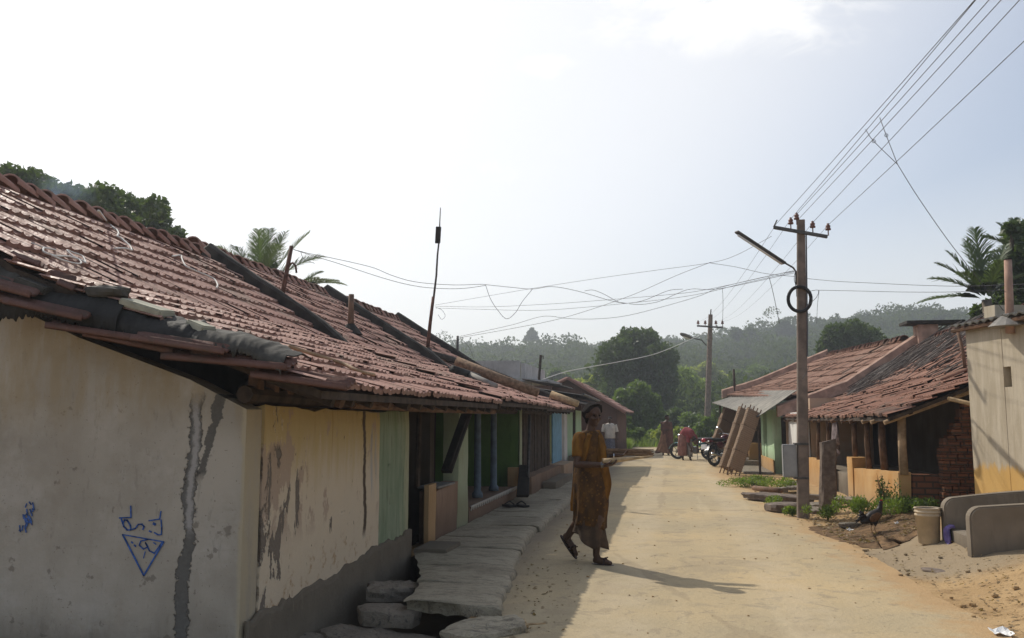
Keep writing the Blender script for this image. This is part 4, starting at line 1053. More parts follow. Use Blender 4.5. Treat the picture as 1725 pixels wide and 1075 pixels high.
rough_box('front_wall', (3.0, 21.25, -.4), (3.2, 23.5, 1.62), MATS['whitewash'], r1, .2, .012)
rough_box('cross_wall', (3.21, 21.25, -.4), (4.6, 21.45, 1.95), MATS['pinkish_plinth'], r1, .3, .01)
rough_box('verandah_floor', (3.29, 13.14, -.4), (4.95, 21.24, .42), MATS['bench_concrete'], r1, .5, .01)
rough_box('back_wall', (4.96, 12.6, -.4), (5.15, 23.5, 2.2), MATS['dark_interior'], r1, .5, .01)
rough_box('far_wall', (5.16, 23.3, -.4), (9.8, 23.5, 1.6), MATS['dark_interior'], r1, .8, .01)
rough_box('near_wall', (5.16, 12.6, -.4), (9.8, 12.8, 1.5), MATS['mud_wall'], r1, .8, .01)
rough_box('end_wall', (9.8, 12.6, -.4), (10.0, 23.5, 1.4), MATS['mud_wall'], r1, .8, .01)
m = MB(); m.box((4.93, 14.6, 1.1), (.05, .8, 1.3)); m.build('door', MATS['black_timber'], r1, bevel=.01)
for i, (yy, r0, z0) in enumerate([(12.98, .062, .72), (14.15, .058, .68), (15.2, .05, .65), (16.2, .05, .80), (18.75, .05, .58), (20.0, .045, .58)]):
    m = MB(); m.tube([(3.19+.02*math.sin(i), yy, z0-.03), (3.19, yy+.01, 1.1), (3.2, yy, 1.60)], [r0, r0*.92, r0*.95], 9); m.build('post', MATS['brown_wood' if i != 0 else 'pale_wood'], r1, True)
m = MB(); m.tube([(3.2, 12.55, 1.57), (3.2, 23.4, 1.60)], .05, 8); m.build('eave_beam', MATS['dark_wood'], r1)
for i in range(15):
    yy = 12.6+i*.78; m = MB(); e = random.uniform(-.06, .05)
    m.tube([(2.90+e, yy, 1.41), (4.6, yy, 2.06)], .032, 7); m.build('rafter', MATS['pale_wood' if i < 3 else 'brown_wood'], r1)
m = MB(); m.tube([at_y(1600, 672, 12.35), at_y(1638, 681, 12.2)], .03, 6); m.tube([at_y(1600, 672, 12.35), at_y(1590, 668, 14.0)], .03, 6); m.build('rafter', MATS['straw_pale'], r1)
corr = corrugated
# dry stalks spread on the tiles
def onR(px, py, off=.06):
    r = ray(px, py); best = None
    for a, c in zip(PR, PR[1:]):
        n = Vector((-(c[1]-a[1]), 0, c[0]-a[0])); k = (Vector((a[0], 0, a[1]))-CAM).dot(n)/r.dot(n); p = CAM+r*k
        if k > 0 and a[0]-.05 <= p.x <= c[0]+.02: best = p
    return (best+Vector((0, 0, off))) if best is not None else None
sm = MB(); rr = random.Random(12); cnt = 0
while cnt < 520:
    t = rr.random(); px = 1425+(1645-1425)*t; half = 8+34*min(1, t*1.7)
    py = 668-(668-556)*t**.88+rr.gauss(0, .42)*half
    p = onR(px, py, .05+rr.random()*.07); 
    if p is None: continue
    cnt += 1; L = rr.uniform(.25, .9); an = rr.gauss(0, .35); d = Vector((math.cos(an), math.sin(an), .0)); d.z = .42*d.x if p.x < 4.5 else .64*d.x
    d.normalize(); q = p+d*L; sm.tube([p, p.lerp(q, .5)+Vector((0, 0, rr.uniform(-.005, .04))), q], rr.uniform(.006, .017), 4)
tag(sm.build('dry_stalks', MATS['dry_stick']), 'grey dry stalks spread in a slanting band over the mossy tiles', 'dry stalks', kind='stuff')
# pipe on the mossy roof
a = onR(1478, 612, 0); m = MB(); t = Vector((a.x, a.y, a.z+.52)); m.tube([a-Vector((0, 0, .1)), t], [.062, .058], 10)
o = tag(m.build('vent_pipe', MATS['coping_pink'], None, True), 'short pink vent pipe beside the pink coping', 'vent pipe')
m = MB(); m.lathe([(.24, -.10), (.15, -.02), (.07, .08)], a, 10); m.build('mortar_base', MATS['cement_grey'], o)
m = MB(); m.tube([onR(1466, 622, .05), onR(1478, 612, .06)], .05, 6); m.build('mortar_streak', MATS['pale_stone'], o)
m = MB(); A = onR(1627, 632, .03); C = at_y(1613, 556, A.y+.1); m.tube([A, A.lerp(C, .5)+Vector((.02, 0, 0)), C], .026, 7)
tag(m.build('bamboo_pole', MATS['brown_wood'], None, True), 'thin slanting pole standing on the mossy tiles near the tin roof', 'pole')
loose_tile(onR(1604, 642, .09), (-1, 0, -.4), .42, .26, 'loose orange tile lying on the mossy roof below the slanting pole', None, 'far_tile', 0)
# cloth hung from the eave
V = []; Fs = []; A = at_x(1416, 706, 3.0); 
for i in range(13):
    for j in range(15):
        u = i/12; w = j/14; wd = .20+.10*math.sin(w*3.1); V.append((3.02+.05*math.sin(u*11+w*2)*(.4+w), 17.0-(u-.5)*wd*2.6, 1.50-w*(.62+.12*math.sin(u*5))))
for i in range(12):
    for j in range(14): a = i*15+j; Fs.append((a, a+15, a+16, a+1))
b = MB(); b.add(V, Fs); o = tag(b.build('hanging_cloth', MATS['grey_cloth'], None, True), 'grey patterned cloth hanging from the verandah eave', 'cloth'); o.modifiers.new('thick', 'SOLIDIFY').thickness = .012

# broken brick wall
bw = MB(); rr = random.Random(3); z = -.2; row = 0
while z < 1.66:
    xl = 3.60+max(0, (z-1.02))*.58+rr.uniform(-.015, .015); x = xl+(0 if row % 2 else -.11)
    while x < 4.12:
        x0 = max(x, xl+rr.uniform(0, .02)); x1 = min(x+.215, 4.14)
        if x1-x0 > .05: bw.box(((x0+x1)/2, 12.80+rr.uniform(-.008, .008), z+.04), (x1-x0-.010, .22, .074), Matrix.Rotation(rr.uniform(-.02, .02), 3, 'Z'))
        x += .225
    z += .085; row += 1
bwo = tag(bw.build('broken_brick_wall', MATS['brick'], None, bevel=.006), 'broken red brick wall stub stepping up beside the cream house', 'wall')
m = MB(); m.box((3.88, 12.81, .65), (.46, .17, 1.1)); m.box((4.0, 12.81, 1.3), (.24, .17, .6)); m.build('mortar', MATS['mud_wall'], bwo)

# second house on the right with the tin awning
PF = [(3.15, 2.00), (4.65, 2.44), (6.03, 3.48)]; PF1 = [(1.95, 2.28), (2.92, 2.58), (5.40, 3.62)]
r2 = house('tile_roofed_house', 'far orange tiled house with grey tin awning and mint green wall', 'house', (3, 26, 0))
tile_roof_r('roof', PF, 23.76, 31.5, MATS['far_tile'], r2, 61, jit=1.3, tw=.26, course=.32, prof1=PF1)
deck('roof_deck', PF+[(9.6, 1.5)], 23.8, 31.4, r2, poly1=PF1+[(9.0, 1.5)])
ridge_tiles('ridge', 6.03, 3.52, 23.8, 31.4, MATS['far_tile'], r2, 62, shear=-.083, rise=.018)
prism('gable_wall', [(3.0, -.3), (3.0, 1.75), (4.65, 2.33), (6.03, 3.38), (9.2, 1.5), (9.2, -.3)], 'y', 23.8, 23.95, MATS['pinkish_plinth'], r2)
coping('coping', [(1.80, 2.32), (2.92, 2.66), (5.40, 3.70)], 31.4, .28, .16, 'coping_pink', r2, 7)
corrugated('tin_awning', (2.22, 23.45, 1.50), (1.42, 30.9, 2.02), (3.25, 23.45, 2.20), (2.75, 30.9, 2.42), 20, .018, 'tin_grey', r2, m_=8)
rough_box('front_wall', (2.72, 24.2, -.4), (2.92, 26.0, 1.72), MATS['mint_wall'], r2, .15, .012)
rough_box('front_wall', (2.68, 26.6, -.4), (2.88, 27.2, 1.72), MATS['mint_wall'], r2, .15, .012)
rough_box('window_wall', (2.70, 26.02, -.4), (2.9, 26.58, .75), MATS['mint_wall'], r2, .15, .012)
m = MB(); m.box((2.84, 26.3, 1.2), (.06, .52, .85)); m.build('window', MATS['black_timber'], r2)
rough_box('plinth', (2.66, 24.1, -.4), (2.70, 27.25, .38), MATS['orange_wall'], r2, .15, .008)
rough_box('stub_pillar', (2.35, 27.7, -.4), (2.75, 27.95, .72), MATS['orange_wall'], r2, .15, .01)
rough_box('stub_pillar', (2.25, 29.6, -.4), (2.60, 29.85, .75), MATS['orange_wall'], r2, .15, .01)
rough_box('parapet_wall', (2.76, 27.7, -.4), (2.95, 27.95, .55), MATS['orange_wall'], r2, .15, .01)
rough_box('back_wall', (4.2, 24.41, -.4), (4.4, 31.2, 1.9), MATS['dark_interior'], r2, .5, .01)
rough_box('far_wall', (2.2, 31.0, -.4), (9.2, 31.2, 1.5), MATS['dark_interior'], r2, .8, .01)
rough_box('verandah_step', (1.9, 24.0, -.3), (2.655, 27.6, .06), MATS['stone'], r2, .2, .015)
rough_box('verandah_step', (2.0, 27.2, -.3), (2.6, 30.6, .20), MATS['stone'], r2, .2, .015)
for i, (y, xx) in enumerate([(24.0, 2.25), (27.4, 1.95), (30.5, 1.62)]):
    m = MB(); m.tube([(xx+.06, y, -.1), (xx+.05, y, 1.52+.075*(y-23.5))], .03, 7); m.build('post', MATS['dark_wood'], r2)
a = at_y(1238, 665, 31.3); t = at_y(1236, 622, 31.3); roof_pole(a-Vector((0, 0, .2)), t, .05, 'service_pole', 'short dark pole at the far coping of the tin awning house', 'dark_wood')
# rolled bamboo mats leaning on the awning
def mat_roll(p0, p1, w, th, label):
    p0 = Vector(p0); p1 = Vector(p1); d = p1-p0; q = d.to_track_quat('Z', 'X').to_matrix(); b = MB(); L = d.length
    n = 26; V = []; Fs = []; rr = random.Random(int(L*1000)); m_ = 18
    for i in range(n+1):
        z = L*i/n
        for k in range(m_):
            a_ = 2*math.pi*k/m_; ca, sa = math.cos(a_), math.sin(a_); e = .35
            x = math.copysign(abs(ca)**e, ca)*w/2; y = math.copysign(abs(sa)**e, sa)*th/2
            j = 1+.05*mnoise.noise(Vector((k*.9, i*.5, L)))
            V.append((x*j, y*j, z+.025*mnoise.noise(Vector((k*2.1, 3, i*.1)))))
    for i in range(n):
        for k in range(m_): Fs.append((i*m_+k, i*m_+(k+1) % m_, (i+1)*m_+(k+1) % m_, (i+1)*m_+k))
    Fs += [tuple(range(m_-1, -1, -1)), tuple(n*m_+k for k in range(m_))]
    b.add(V, Fs); root = _thing('bamboo_mat', label, 'bamboo mat', p0, 0, 'bamboo mats leaning on the awning'); root.rotation_euler = q.to_euler()
    b.build('mat_roll', MATS['bamboo_mat'], root)
    for k in range(4):
        s = MB(); x = -w*.42+w*.28*k; s.tube([(x, th*.3, -.16-.05*(k % 2)), (x, th*.3, L+.10)], .016, 6); s.build('stave', MATS['brown_wood'], root)
    for zz in (.3, .72):
        s = MB(); s.box((0, 0, L*zz), (w*1.03, th*1.08, .03)); s.build('tie', MATS['straw'], root)
mat_roll(at_y(1250, 798, 23.3)+Vector((-.2, 0, .1)), at_y(1270, 692, 23.6), .40, .16, 'bamboo mat roll leaning nearest the green wall')
mat_roll(at_y(1222, 790, 24.3), at_y(1255, 690, 24.7), .40, .16, 'middle bamboo mat roll of the three leaning ones')
mat_roll(at_y(1206, 765, 30.2), at_y(1232, 690, 30.6), .62, .18, 'bamboo mat roll farthest back behind the parked motorcycle')

# cream house at the right edge
CA = R(13.6)
c1 = _thing('cream_house', 'tall cream house with orange base, slot window and wavy roof at the right edge', 'house', (3.74, 11.85, 0), CA)
WORLD2 = Matrix.Translation((3.74, 11.85, 0)) @ Matrix.Rotation(CA, 4, 'Z')
def loc_wall(name, lo, hi, mat, **k): return rough_box(name, lo, hi, MATS[mat], c1, **k)
loc_wall('front_wall', (0, -.72, -.3), (.24, 0, 2.60), 'cream_house', res=.15, amp=.003, soft=0)
loc_wall('front_wall', (0, -6.0, -.3), (.24, -.87, 2.60), 'cream_house', res=.25, amp=.003, soft=0)
loc_wall('front_wall', (.004, -.90, -.3), (.20, -.69, 1.84), 'cream_house', res=.15, amp=.0, soft=0)
loc_wall('front_wall', (.004, -.90, 2.08), (.20, -.69, 2.58), 'cream_house', res=.15, amp=.0, soft=0)
loc_wall('far_wall', (.245, -.24, -.3), (5.0, 0, 2.9), 'cream_house', res=.4, amp=.012)
loc_wall('inner_wall', (1.0, -5.9, -.3), (1.2, -.25, 2.6), 'dark_interior', res=.8, amp=.01)
corrugated('roof', (-.13, .10, 2.66), (-.17, -6.2, 2.70), (2.6, .10, 3.15), (2.6, -6.2, 3.18), 42, .014, 'tin_grey', c1, th=.02)
corrugated('roof', (5.2, .10, 2.66), (5.2, -6.2, 2.66), (2.6, .10, 3.14), (2.6, -6.2, 3.17), 42, .014, 'tin_grey', c1, th=.02)
m = MB(); m.tube([(-.08, .15, 2.60), (-.1, -6.1, 2.63)], .03, 6); m.build('roof_batten', MATS['brown_wood'], c1)
a = at_y(1700, 533, 10.9); t = at_y(1698, 438, 10.9)
vp = roof_pole(a-Vector((0, 0, .2)), t, .05, 'vent_pipe', 'tall brown vent pipe rising through the cream house roof', 'coping_pink', 'vent pipe')
m = MB(); m.lathe([(.24, -.12), (.16, -.05), (.06, .03)], a, 12); m.build('mortar_collar', MATS['cement_grey'], vp)
m = MB(); m.lathe([(.045, 0), (.045, .012)], t, 10); m.build('pipe_mouth', MATS['black_timber'], vp)
# concrete steps with two cheek walls
st = house('entrance_steps', 'concrete steps between two curved cheek walls before the cream house', 'steps', (3.1, 9.7, 0))
def cheek(y0, y1, x0, x1, h0, h1_):
    prof = [(x0, -.2), (x0, h0-.12)]
    for k in range(1, 7): a_ = math.pi/2*k/6; prof.append((x0+.12*(1-math.cos(a_)), h0-.12+.12*math.sin(a_)))
    for k in range(1, 7): u = k/6; prof.append((x0+.12+(x1-x0-.12)*u, h0+(h1_-h0)*math.sin(u*math.pi/2)))
    prof.append((x1, -.2)); return prism('cheek_wall', prof, 'y', y0, y1, MATS['bench_concrete'], st, bevel=.015)
cheek(9.10, 9.24, 2.81, 4.35, .625, .70); cheek(10.10, 10.25, 2.87, 4.12, .625, .72)
rough_box('step', (2.90, 9.25, -.2), (4.2, 10.09, .30), MATS['bench_concrete'], st, .12, .012)
rough_box('step', (3.35, 9.26, .305), (4.2, 10.08, .50), MATS['bench_concrete'], st, .12, .012)
# bucket
bk = _thing('bucket', 'beige plastic bucket with ribbed rim and wire handle beside the steps', 'bucket', (2.74, 10.25, gz(2.74, 10.25)))
m = MB(); m.lathe([(.005, .012), (.095, .0), (.108, .01), (.125, .30), (.133, .30), (.133, .318), (.127, .322), (.127, .335), (.136, .337), (.136, .352), (.130, .355), (.131, .375), (.138, .376), (.138, .388), (.124, .388), (.120, .36), (.10, .03), (.005, .028)], (0, 0, 0), 28, cap=False); m.build('tub', MATS['bucket_plastic'], bk, True)
m = MB(); m.tube([(-.135, .0, .36)]+[(.16*math.cos(t_), -.02-.10*math.sin(t_), .37+.03*math.sin(t_)) for t_ in [math.pi*(1-k/10) for k in range(11)]], .004, 5); m.build('handle', MATS['grey_iron'], bk, True)
# purple cloth hanging over the step
V = []; Fs = []
for i in range(9):
    for j in range(13):
        u = i/8; w = j/12; s = w*.52
        x = 2.935-min(s, .06) if s < .06 else 2.875-.02*math.sin(u*9); z = .325 if s < .06 else .325-(s-.06)*(.8+.25*math.sin(u*6))
        V.append((x+.012*math.sin(u*13+w*5), 10.06-u*.09+.03*math.sin(w*6+u), max(z, .15)+.012*math.sin(u*17)))
for i in range(8):
    for j in range(12): a = i*13+j; Fs.append((a, a+13, a+14, a+1))
b = MB(); b.add(V, Fs); o = tag(b.build('purple_cloth', MATS['purple_cloth'], None, True), 'purple cloth draped over the edge of the concrete step', 'cloth'); o.modifiers.new('thick', 'SOLIDIFY').thickness = .012
# granite post
gp = MB(); n = 16; V = []; Fs = []; cs = [(-.5, -.35), (-.38, -.5), (.40, -.5), (.5, -.36), (.5, .38), (.36, .5), (-.4, .5), (-.5, .36)]
for i in range(n+1):
    t = i/n
    for k, (x, y) in enumerate(cs):
        q = mnoise.noise(Vector((k*.8, t*4, 2)))*.022; V.append((x*(.24-.02*t)+.045*t+q, y*.14+q*.6, -.2+1.33*t+(.05*x if i == n else 0)+(.02*mnoise.noise(Vector((x*3, y*3, 0))) if i == n else 0)))
for i in range(n):
    for k in range(8): Fs.append((i*8+k, i*8+(k+1) % 8, (i+1)*8+(k+1) % 8, (i+1)*8+k))
Fs.append(tuple(n*8+k for k in range(8))); gp.add(V, Fs); o = gp.build('granite_post', MATS['granite']); o.location = (2.33, 14.05, 0); o.rotation_euler = (0, 0, .2); tag(o, 'rough granite slab post standing beside the electric pole', 'post')
# flat stones, slabs and rubble on the right verge
for i, (px, py, r_, z_, lb) in enumerate([
    (1375, 838, (.32, .22, .08), .12, 'flat brown slab between pole and granite post, upper one'), (1385, 850, (.34, .2, .07), .09, 'flat brown slab below the upper one between pole and granite post'),
    (1372, 860, (.25, .18, .07), .05, 'small flat slab at the pole foot, right side'), (1423, 843, (.42, .3, .08), .16, 'grey slab right of the granite post foot'),
    (1312, 838, (.62, .3, .09), .10, 'long rough stone slab left of the pole'), (1322, 856, (.36, .24, .12), .06, 'rounded boulder at the left foot of the pole'),
    (1335, 815, (.3, .2, .08), .12, 'flat stone in weeds behind the pole'), (1338, 822, (.25, .2, .07), .12, 'flat stone lying before the one in the weeds'),
    (1510, 872, (.17, .13, .10), .12, 'reddish pointed rock behind the rooster'), (1540, 876, (.26, .1, .05), .12, 'flat stone right of the reddish rock'),
    (1432, 884, (.22, .13, .05), .08, 'flat stone at the edge of the litter patch'), (1655, 962, (.22, .12, .03), .05, 'flat stone half buried in the sand before the steps'),
    (1575, 962, (.16, .09, .025), .03, 'small flat stone half buried near the road edge'), (1300, 826, (.3, .15, .08), .1, 'small slab beside the weeds far left of the pole')]):
    if r_[2] < .095 and r_[0] > .2: flat_rock(px, py, z_-.02, r_[0], r_[1], r_[2]*1.2, 130+i, lb, 'granite' if i in (4, 11) else 'stone', (random.uniform(-.08, .08), random.uniform(-.08, .08), i*.7), 'flat_stone', 'flat stone')
    else: stone(px, py, 0, r_, 30+i, lb, 'granite' if i in (4, 5, 11, 12) else 'stone', z=z_, rz=i*.7)
m = MB(); A = at_z(1270, 822, .12); C = at_z(1315, 827, .14); m.tube([A, C], .05, 7); m.tube([A.lerp(C, .6), A.lerp(C, .6)-Vector((0, 0, .18))], .04, 6); tag(m.build('log', MATS['brown_wood'], None, True), 'short log lying across the ditch left of the pole', 'log')
structure(rough_box('ditch_culvert', (1.70, 19.2, -.05), (1.98, 19.9, .12), MATS['black_timber'], None, .1, .02))
# grey metal box on the pole
# ------------------------------------------------------------------ electric poles
PY = 13.59
ep = house('electric_pole', 'near brown electric pole with cross arm and tube lamp', 'electric pole', (1.9, PY, 0))
base = Vector((1.895, PY, -.3)); top = at_y(1349, 371, PY)
m = MB()
for k in range(1): pass
V = []; Fs = []; n = 8
for i in range(n+1):
    t = i/n; c = base.lerp(top, t); w = .088-.032*t; d = .075-.025*t; ch = .016
    for (x, y) in [(-w+ch, -d), (w-ch, -d), (w, -d+ch), (w, d-ch), (w-ch, d), (-w+ch, d), (-w, d-ch), (-w, -d+ch)]: V.append((c.x+x, c.y+y, c.z))
for i in range(n):
    for k in range(8): Fs.append((i*8+k, i*8+(k+1) % 8, (i+1)*8+(k+1) % 8, (i+1)*8+k))
Fs.append(tuple(n*8+k for k in range(8))); m.add(V, Fs); m.build('pole', MATS['pole_concrete'], ep)
m = MB(); p0 = at_y(1358, 392, PY-.09); p1 = at_y(1360, 560, PY-.10); p2 = at_y(1360, 600, PY-.09); m.tube([p0, p1, p2], .011, 6); m.build('conduit', MATS['wire_metal'], ep)
A = at_y(1303, 383, PY-.10); C = at_y(1394, 399, PY-.10)
m = MB(); d = C-A; q = d.to_track_quat('X', 'Z').to_matrix(); m.box((A+C)/2, (d.length, .05, .05), q); m.build('cross_arm', MATS['grey_iron'], ep, bevel=.006)
INS = []
def insulator(px, py, y, parent, s=1.0, tilt=0):
    p = at_y(px, py, y); b = MB(); b.tube([p-Vector((0, 0, .10*s)), p], .009*s, 6); b.lathe([(.012*s, -.02*s), (.042*s, -.015*s), (.040*s, .01*s), (.026*s, .02*s), (.036*s, .03*s), (.034*s, .055*s), (.018*s, .065*s), (.022*s, .08*s), (.012*s, .09*s)], p, 12)
    b.build('insulator', MATS['porcelain'], parent, True); return p+Vector((0, 0, .06*s))
tops = [at_y(1308, 377, PY-.1)]
for px, py in [(1332, 376), (1342, 368), (1369, 382), (1395, 386)]: tops.append(insulator(px, py, PY-.10, ep))
m = MB(); m.tube([A, A+Vector((.05, -.06, .10))], .010, 6); m.build('arm_hook', MATS['grey_iron'], ep)
m = MB(); m.tube([at_y(1341, 480, PY-.10), at_y(1341, 458, PY-.10), at_y(1336, 451, PY-.12), at_y(1322, 443, PY-.2)], .014, 7); m.build('lamp_arm', MATS['grey_iron'], ep, True)
A = at_y(1240, 390, PY-.75); C = at_y(1322, 444, PY-.22); d = C-A; q = d.to_track_quat('X', 'Z').to_matrix()
b = MB(); b.box((A+C)/2, (d.length, .085, .035), q); lh = b.build('lamp_housing', MATS['grey_iron'], ep, bevel=.010)
b = MB(); b.tube([A+q @ Vector((.05, 0, -.035)), C+q @ Vector((-.05, 0, -.035))], .017, 8); b.build('lamp_tube', MATS['white_plastic'], lh, True)
for yy, zz in ((PY, 0),):
    for py in (748, 805):
        c = at_y(1349, py, PY); b = MB(); b.box((c.x+.0, PY, c.z), (.205, .175, .03)); b.build('strap', MATS['grey_iron'], ep)
b = MB(); c = at_y(1347, 504, PY-.10); b.tube([c+Vector((math.cos(a_)*.165, -.01*math.sin(3*a_), math.sin(a_)*.19)) for a_ in [2*math.pi*k/28 for k in range(29)]], .027, 7, cap=False)
tag(b.build('cable_coil', MATS['black_rubber'], None, True), 'black coil of cable hung on the near pole', 'cable coil')
b = MB(); c = at_y(1330, 776, PY-.02); b.box(c, (.20, .14, .48)); bo = b.build('meter_box', MATS['box_grey'], None, bevel=.008); tag(bo, 'grey metal box strapped to the left of the near pole', 'meter box')
for k in range(3):
    s = MB(); s.box(c+Vector((0, -.072, .14+.02*k)), (.11, .004, .005)); s.build('vent_slot', MATS['black_timber'], bo)
s = MB(); s.box(c+Vector((0, -.074, 0)), (.175, .006, .44)); s.build('door', MATS['box_grey'], bo, bevel=.003)
# far pole
FY = 50.0
fp = house('electric_pole', 'far electric pole with hooded street lamp at the end of the street', 'electric pole', (2.1, FY, 0))
b0 = at_y(1190, 752, FY); b0.z = -.3; t0 = at_y(1197, 530, FY); m = MB(); m.tube([b0, b0.lerp(t0, .5), t0], [.19, .16, .12], 8); m.build('pole', MATS['pole_concrete'], fp)
m = MB(); m.tube([t0, t0+Vector((.03, 0, .30))], .035, 6); m.build('pole_top_pin', MATS['grey_iron'], fp)
A = at_y(1174, 549, FY-.2); C = at_y(1218, 552, FY-.2); d = C-A; m = MB(); m.box((A+C)/2, (d.length, .09, .09), d.to_track_quat('X', 'Z').to_matrix()); m.build('cross_arm', MATS['grey_iron'], fp)
ftops = [insulator(px, 545, FY-.2, fp, 2.0) for px in (1176, 1188, 1206, 1217)]
m = MB(); m.tube([at_y(1190, 582, FY), at_y(1182, 573, FY-.3), at_y(1164, 569, FY-.8)], .035, 7); m.build('lamp_arm', MATS['grey_iron'], fp, True)
A = at_y(1146, 562, FY-1.2); C = at_y(1165, 570, FY-.8); d = C-A; m = MB(); m.ball((A+C)/2, (d.length*.55, .16, .12), 12, 8, d.to_track_quat('X', 'Z').to_matrix()); lh = m.build('lamp_hood', MATS['tin_grey'], fp, True)
m = MB(); m.ball((A+C)/2-Vector((0, 0, .07)), (d.length*.40, .11, .09), 10, 6, d.to_track_quat('X', 'Z').to_matrix()); m.build('lamp_glass', MATS['white_plastic'], lh, True)
# ------------------------------------------------------------------ wires
def wtag(o, label, grp): return tag(o, label, 'wire', grp)
G1 = 'line wires overhead'
lw = [(tops[0], (1632, 0)), (tops[1], (1634, 0)), (tops[2], (1656, 0)), (tops[2]+Vector((.05, 0, -.05)), (1676, 0)), (tops[3], (1707, 0)), (tops[4], (1725, 58))]
names = ['leftmost line wire rising from the hook at the arm end', 'line wire rising from the left insulator of the near pole', 'line wire rising from the insulator beside the pole top', 'line wire rising from behind the near pole top', 'line wire rising from the insulator right of the pole top', 'rightmost and lowest line wire rising from the arm end']
for k, ((p, px), nm) in enumerate(zip(lw, names)):
    q = at_y(px[0], px[1], 6.5); e = p+(q-p)*2.4
    pts = [p]+[p.lerp(e, t)-Vector((0, 0, .10*4*t*(1-t)*.5)) for t in (.2, .4, .6, .8)]+[e]
    wtag(wire(pts, .0034).build('line_wire', MATS['wire_metal'], None), nm, G1)
# spacer with its drop line
a = at_y(1458, 218, 10.4); b_ = at_y(1472, 238, 10.4); c = at_y(1512, 277, 10.4); d = at_y(1482, 198, 10.2); e = at_y(1493, 228, 10.3); f = at_y(1545, 330, 10.6); g_ = at_y(1592, 398, 10.9); h_ = at_y(1632, 450, 11.2); i_ = at_y(1700, 535, 11.8)
o = wtag(wire([a, b_, c], .004).build('spacer_wire', MATS['wire_metal'], None), 'forked spacer wires hanging below the overhead line wires', None)
for nm, pts in (('spacer_branch', [d, e, c]),): wire(pts, .004).build(nm, MATS['wire_metal'], o)
for cc in (b_, e):
    m = MB(); m.tube([cc+Vector((.018*math.cos(t_), 0, .018*math.sin(t_))) for t_ in [2*math.pi*k/12 for k in range(13)]], .004, 5, cap=False); m.build('spacer_ring', MATS['wire_metal'], o)
wtag(wire([c, f, g_, h_, i_], .004).build('drop_wire', MATS['wire_metal'], None), 'drop wire slanting down to the right from the forked spacer', None)
# near pole to far pole
for k, (p, q) in enumerate(zip([tops[0], tops[1], tops[3], tops[4]], ftops)):
    wtag(wire(sag(p, q, .35), .0028).build('line_wire', MATS['wire_metal'], None), ['line wire from the arm hook to the leftmost insulator of the far pole', 'line wire to the second insulator of the far pole', 'line wire to the third insulator of the far pole', 'line wire to the rightmost insulator of the far pole'][k], 'line wires between the two poles')
def pxwire(pts, yA, yB, label, r=.0033, grp='service wires across the street', mat='wire_metal'):
    n = len(pts)-1; x0, x1 = pts[0][0], pts[-1][0]; out = []
    for i, (px, py) in enumerate(pts):
        t = (px-x0)/(x1-x0) if abs(x1-x0) > 30 else i/n
        y = 1/((1-t)/yA+t/yB); out.append(at_y(px, py, y))
    return wtag(wire(out, r).build('service_wire', MATS[mat], None, True), label, grp)
p1y = at_x(491, 415, -4.40).y; any_ = k1.y
pxwire([(493, 420), (520, 427), (560, 435), (625, 450), (660, 464), (700, 475), (760, 480), (812, 479)], p1y, 11.2, 'upper wire sagging from the leaning iron pole')
pxwire([(493, 420), (530, 432), (570, 444), (650, 470), (700, 482), (740, 486), (780, 486), (818, 481)], p1y, 11.2, 'lower wire sagging from the leaning iron pole')
pxwire([(812, 479), (860, 484), (897, 487), (930, 483), (975, 491), (1030, 507), (1056, 511)], 11.2, 12.2, 'kinked wire joining the two sagging wires to the bundle')
pxwire([(733, 514), (820, 499), (897, 486), (1000, 470), (1100, 456), (1195, 443), (1240, 430), (1300, 398)], any_, 13.4, 'highest service wire from the antenna mast to the cross arm')
pxwire([(733, 516), (820, 517), (930, 512), (1050, 503), (1150, 494), (1210, 484), (1337, 456)], any_, 13.5, 'straight service wire from the antenna mast to the lamp bracket')
pxwire([(734, 519), (800, 521), (900, 523), (970, 519), (1056, 511), (1130, 503), (1190, 493), (1250, 478), (1338, 458)], any_, 13.5, 'slack service wire from the antenna mast below the straight one')
pxwire([(774, 567), (860, 548), (915, 533), (960, 537), (1010, 537), (1060, 531), (1130, 513), (1180, 498), (1215, 484), (1300, 464), (1339, 457)], 14.5, 13.5, 'lowest sagging wire from the short dark iron pole')
pxwire([(774, 569), (860, 554), (935, 539), (1000, 520), (1070, 495), (1140, 464), (1197, 442)], 14.5, 13.3, 'straight wire rising from the short dark iron pole')
pxwire([(985, 490), (1000, 489), (1020, 497), (1040, 508), (1056, 511), (1085, 506), (1125, 490), (1150, 487)], 12.2, 12.6, 'loop of slack wire twisted round the middle of the bundle')
pxwire([(1060, 512), (1080, 513), (1110, 508), (1140, 495), (1165, 487), (1215, 486), (1338, 460)], 12.3, 13.5, 'slack strand running under the wire bundle to the pole')
pxwire([(1195, 443), (1240, 450), (1290, 461), (1339, 466)], 13.3, 13.55, 'short wire from the highest service wire back to the pole')
pxwire([(818, 480), (826, 503), (838, 522), (853, 537), (868, 527), (880, 508), (897, 487)], 11.2, 11.6, 'thin wire hanging in a deep loop between two joints', .0035)
pxwire([(734, 518), (744, 522), (750, 532), (744, 538), (738, 530)], any_, any_+.01, 'small curl of wire dangling from the antenna mast', .004)
pxwire([(506, 423), (512, 436), (530, 444)], p1y, p1y+.2, 'frayed wire end below the leaning iron pole', .003)
pxwire([(1296, 468), (1302, 492), (1308, 520), (1313, 545)], 13.3, 13.35, 'loose wire end hanging from the bundle left of the pole', .0045)
pxwire([(1217, 486), (1218, 510), (1217, 548)], 13.0, 13.05, 'thin vertical wire end hanging above the far pole', .003)
pxwire([(1340, 455), (1338, 470), (1341, 484), (1342, 500)], 13.4, 13.45, 'wire tail twisted down beside the lamp bracket', .005)
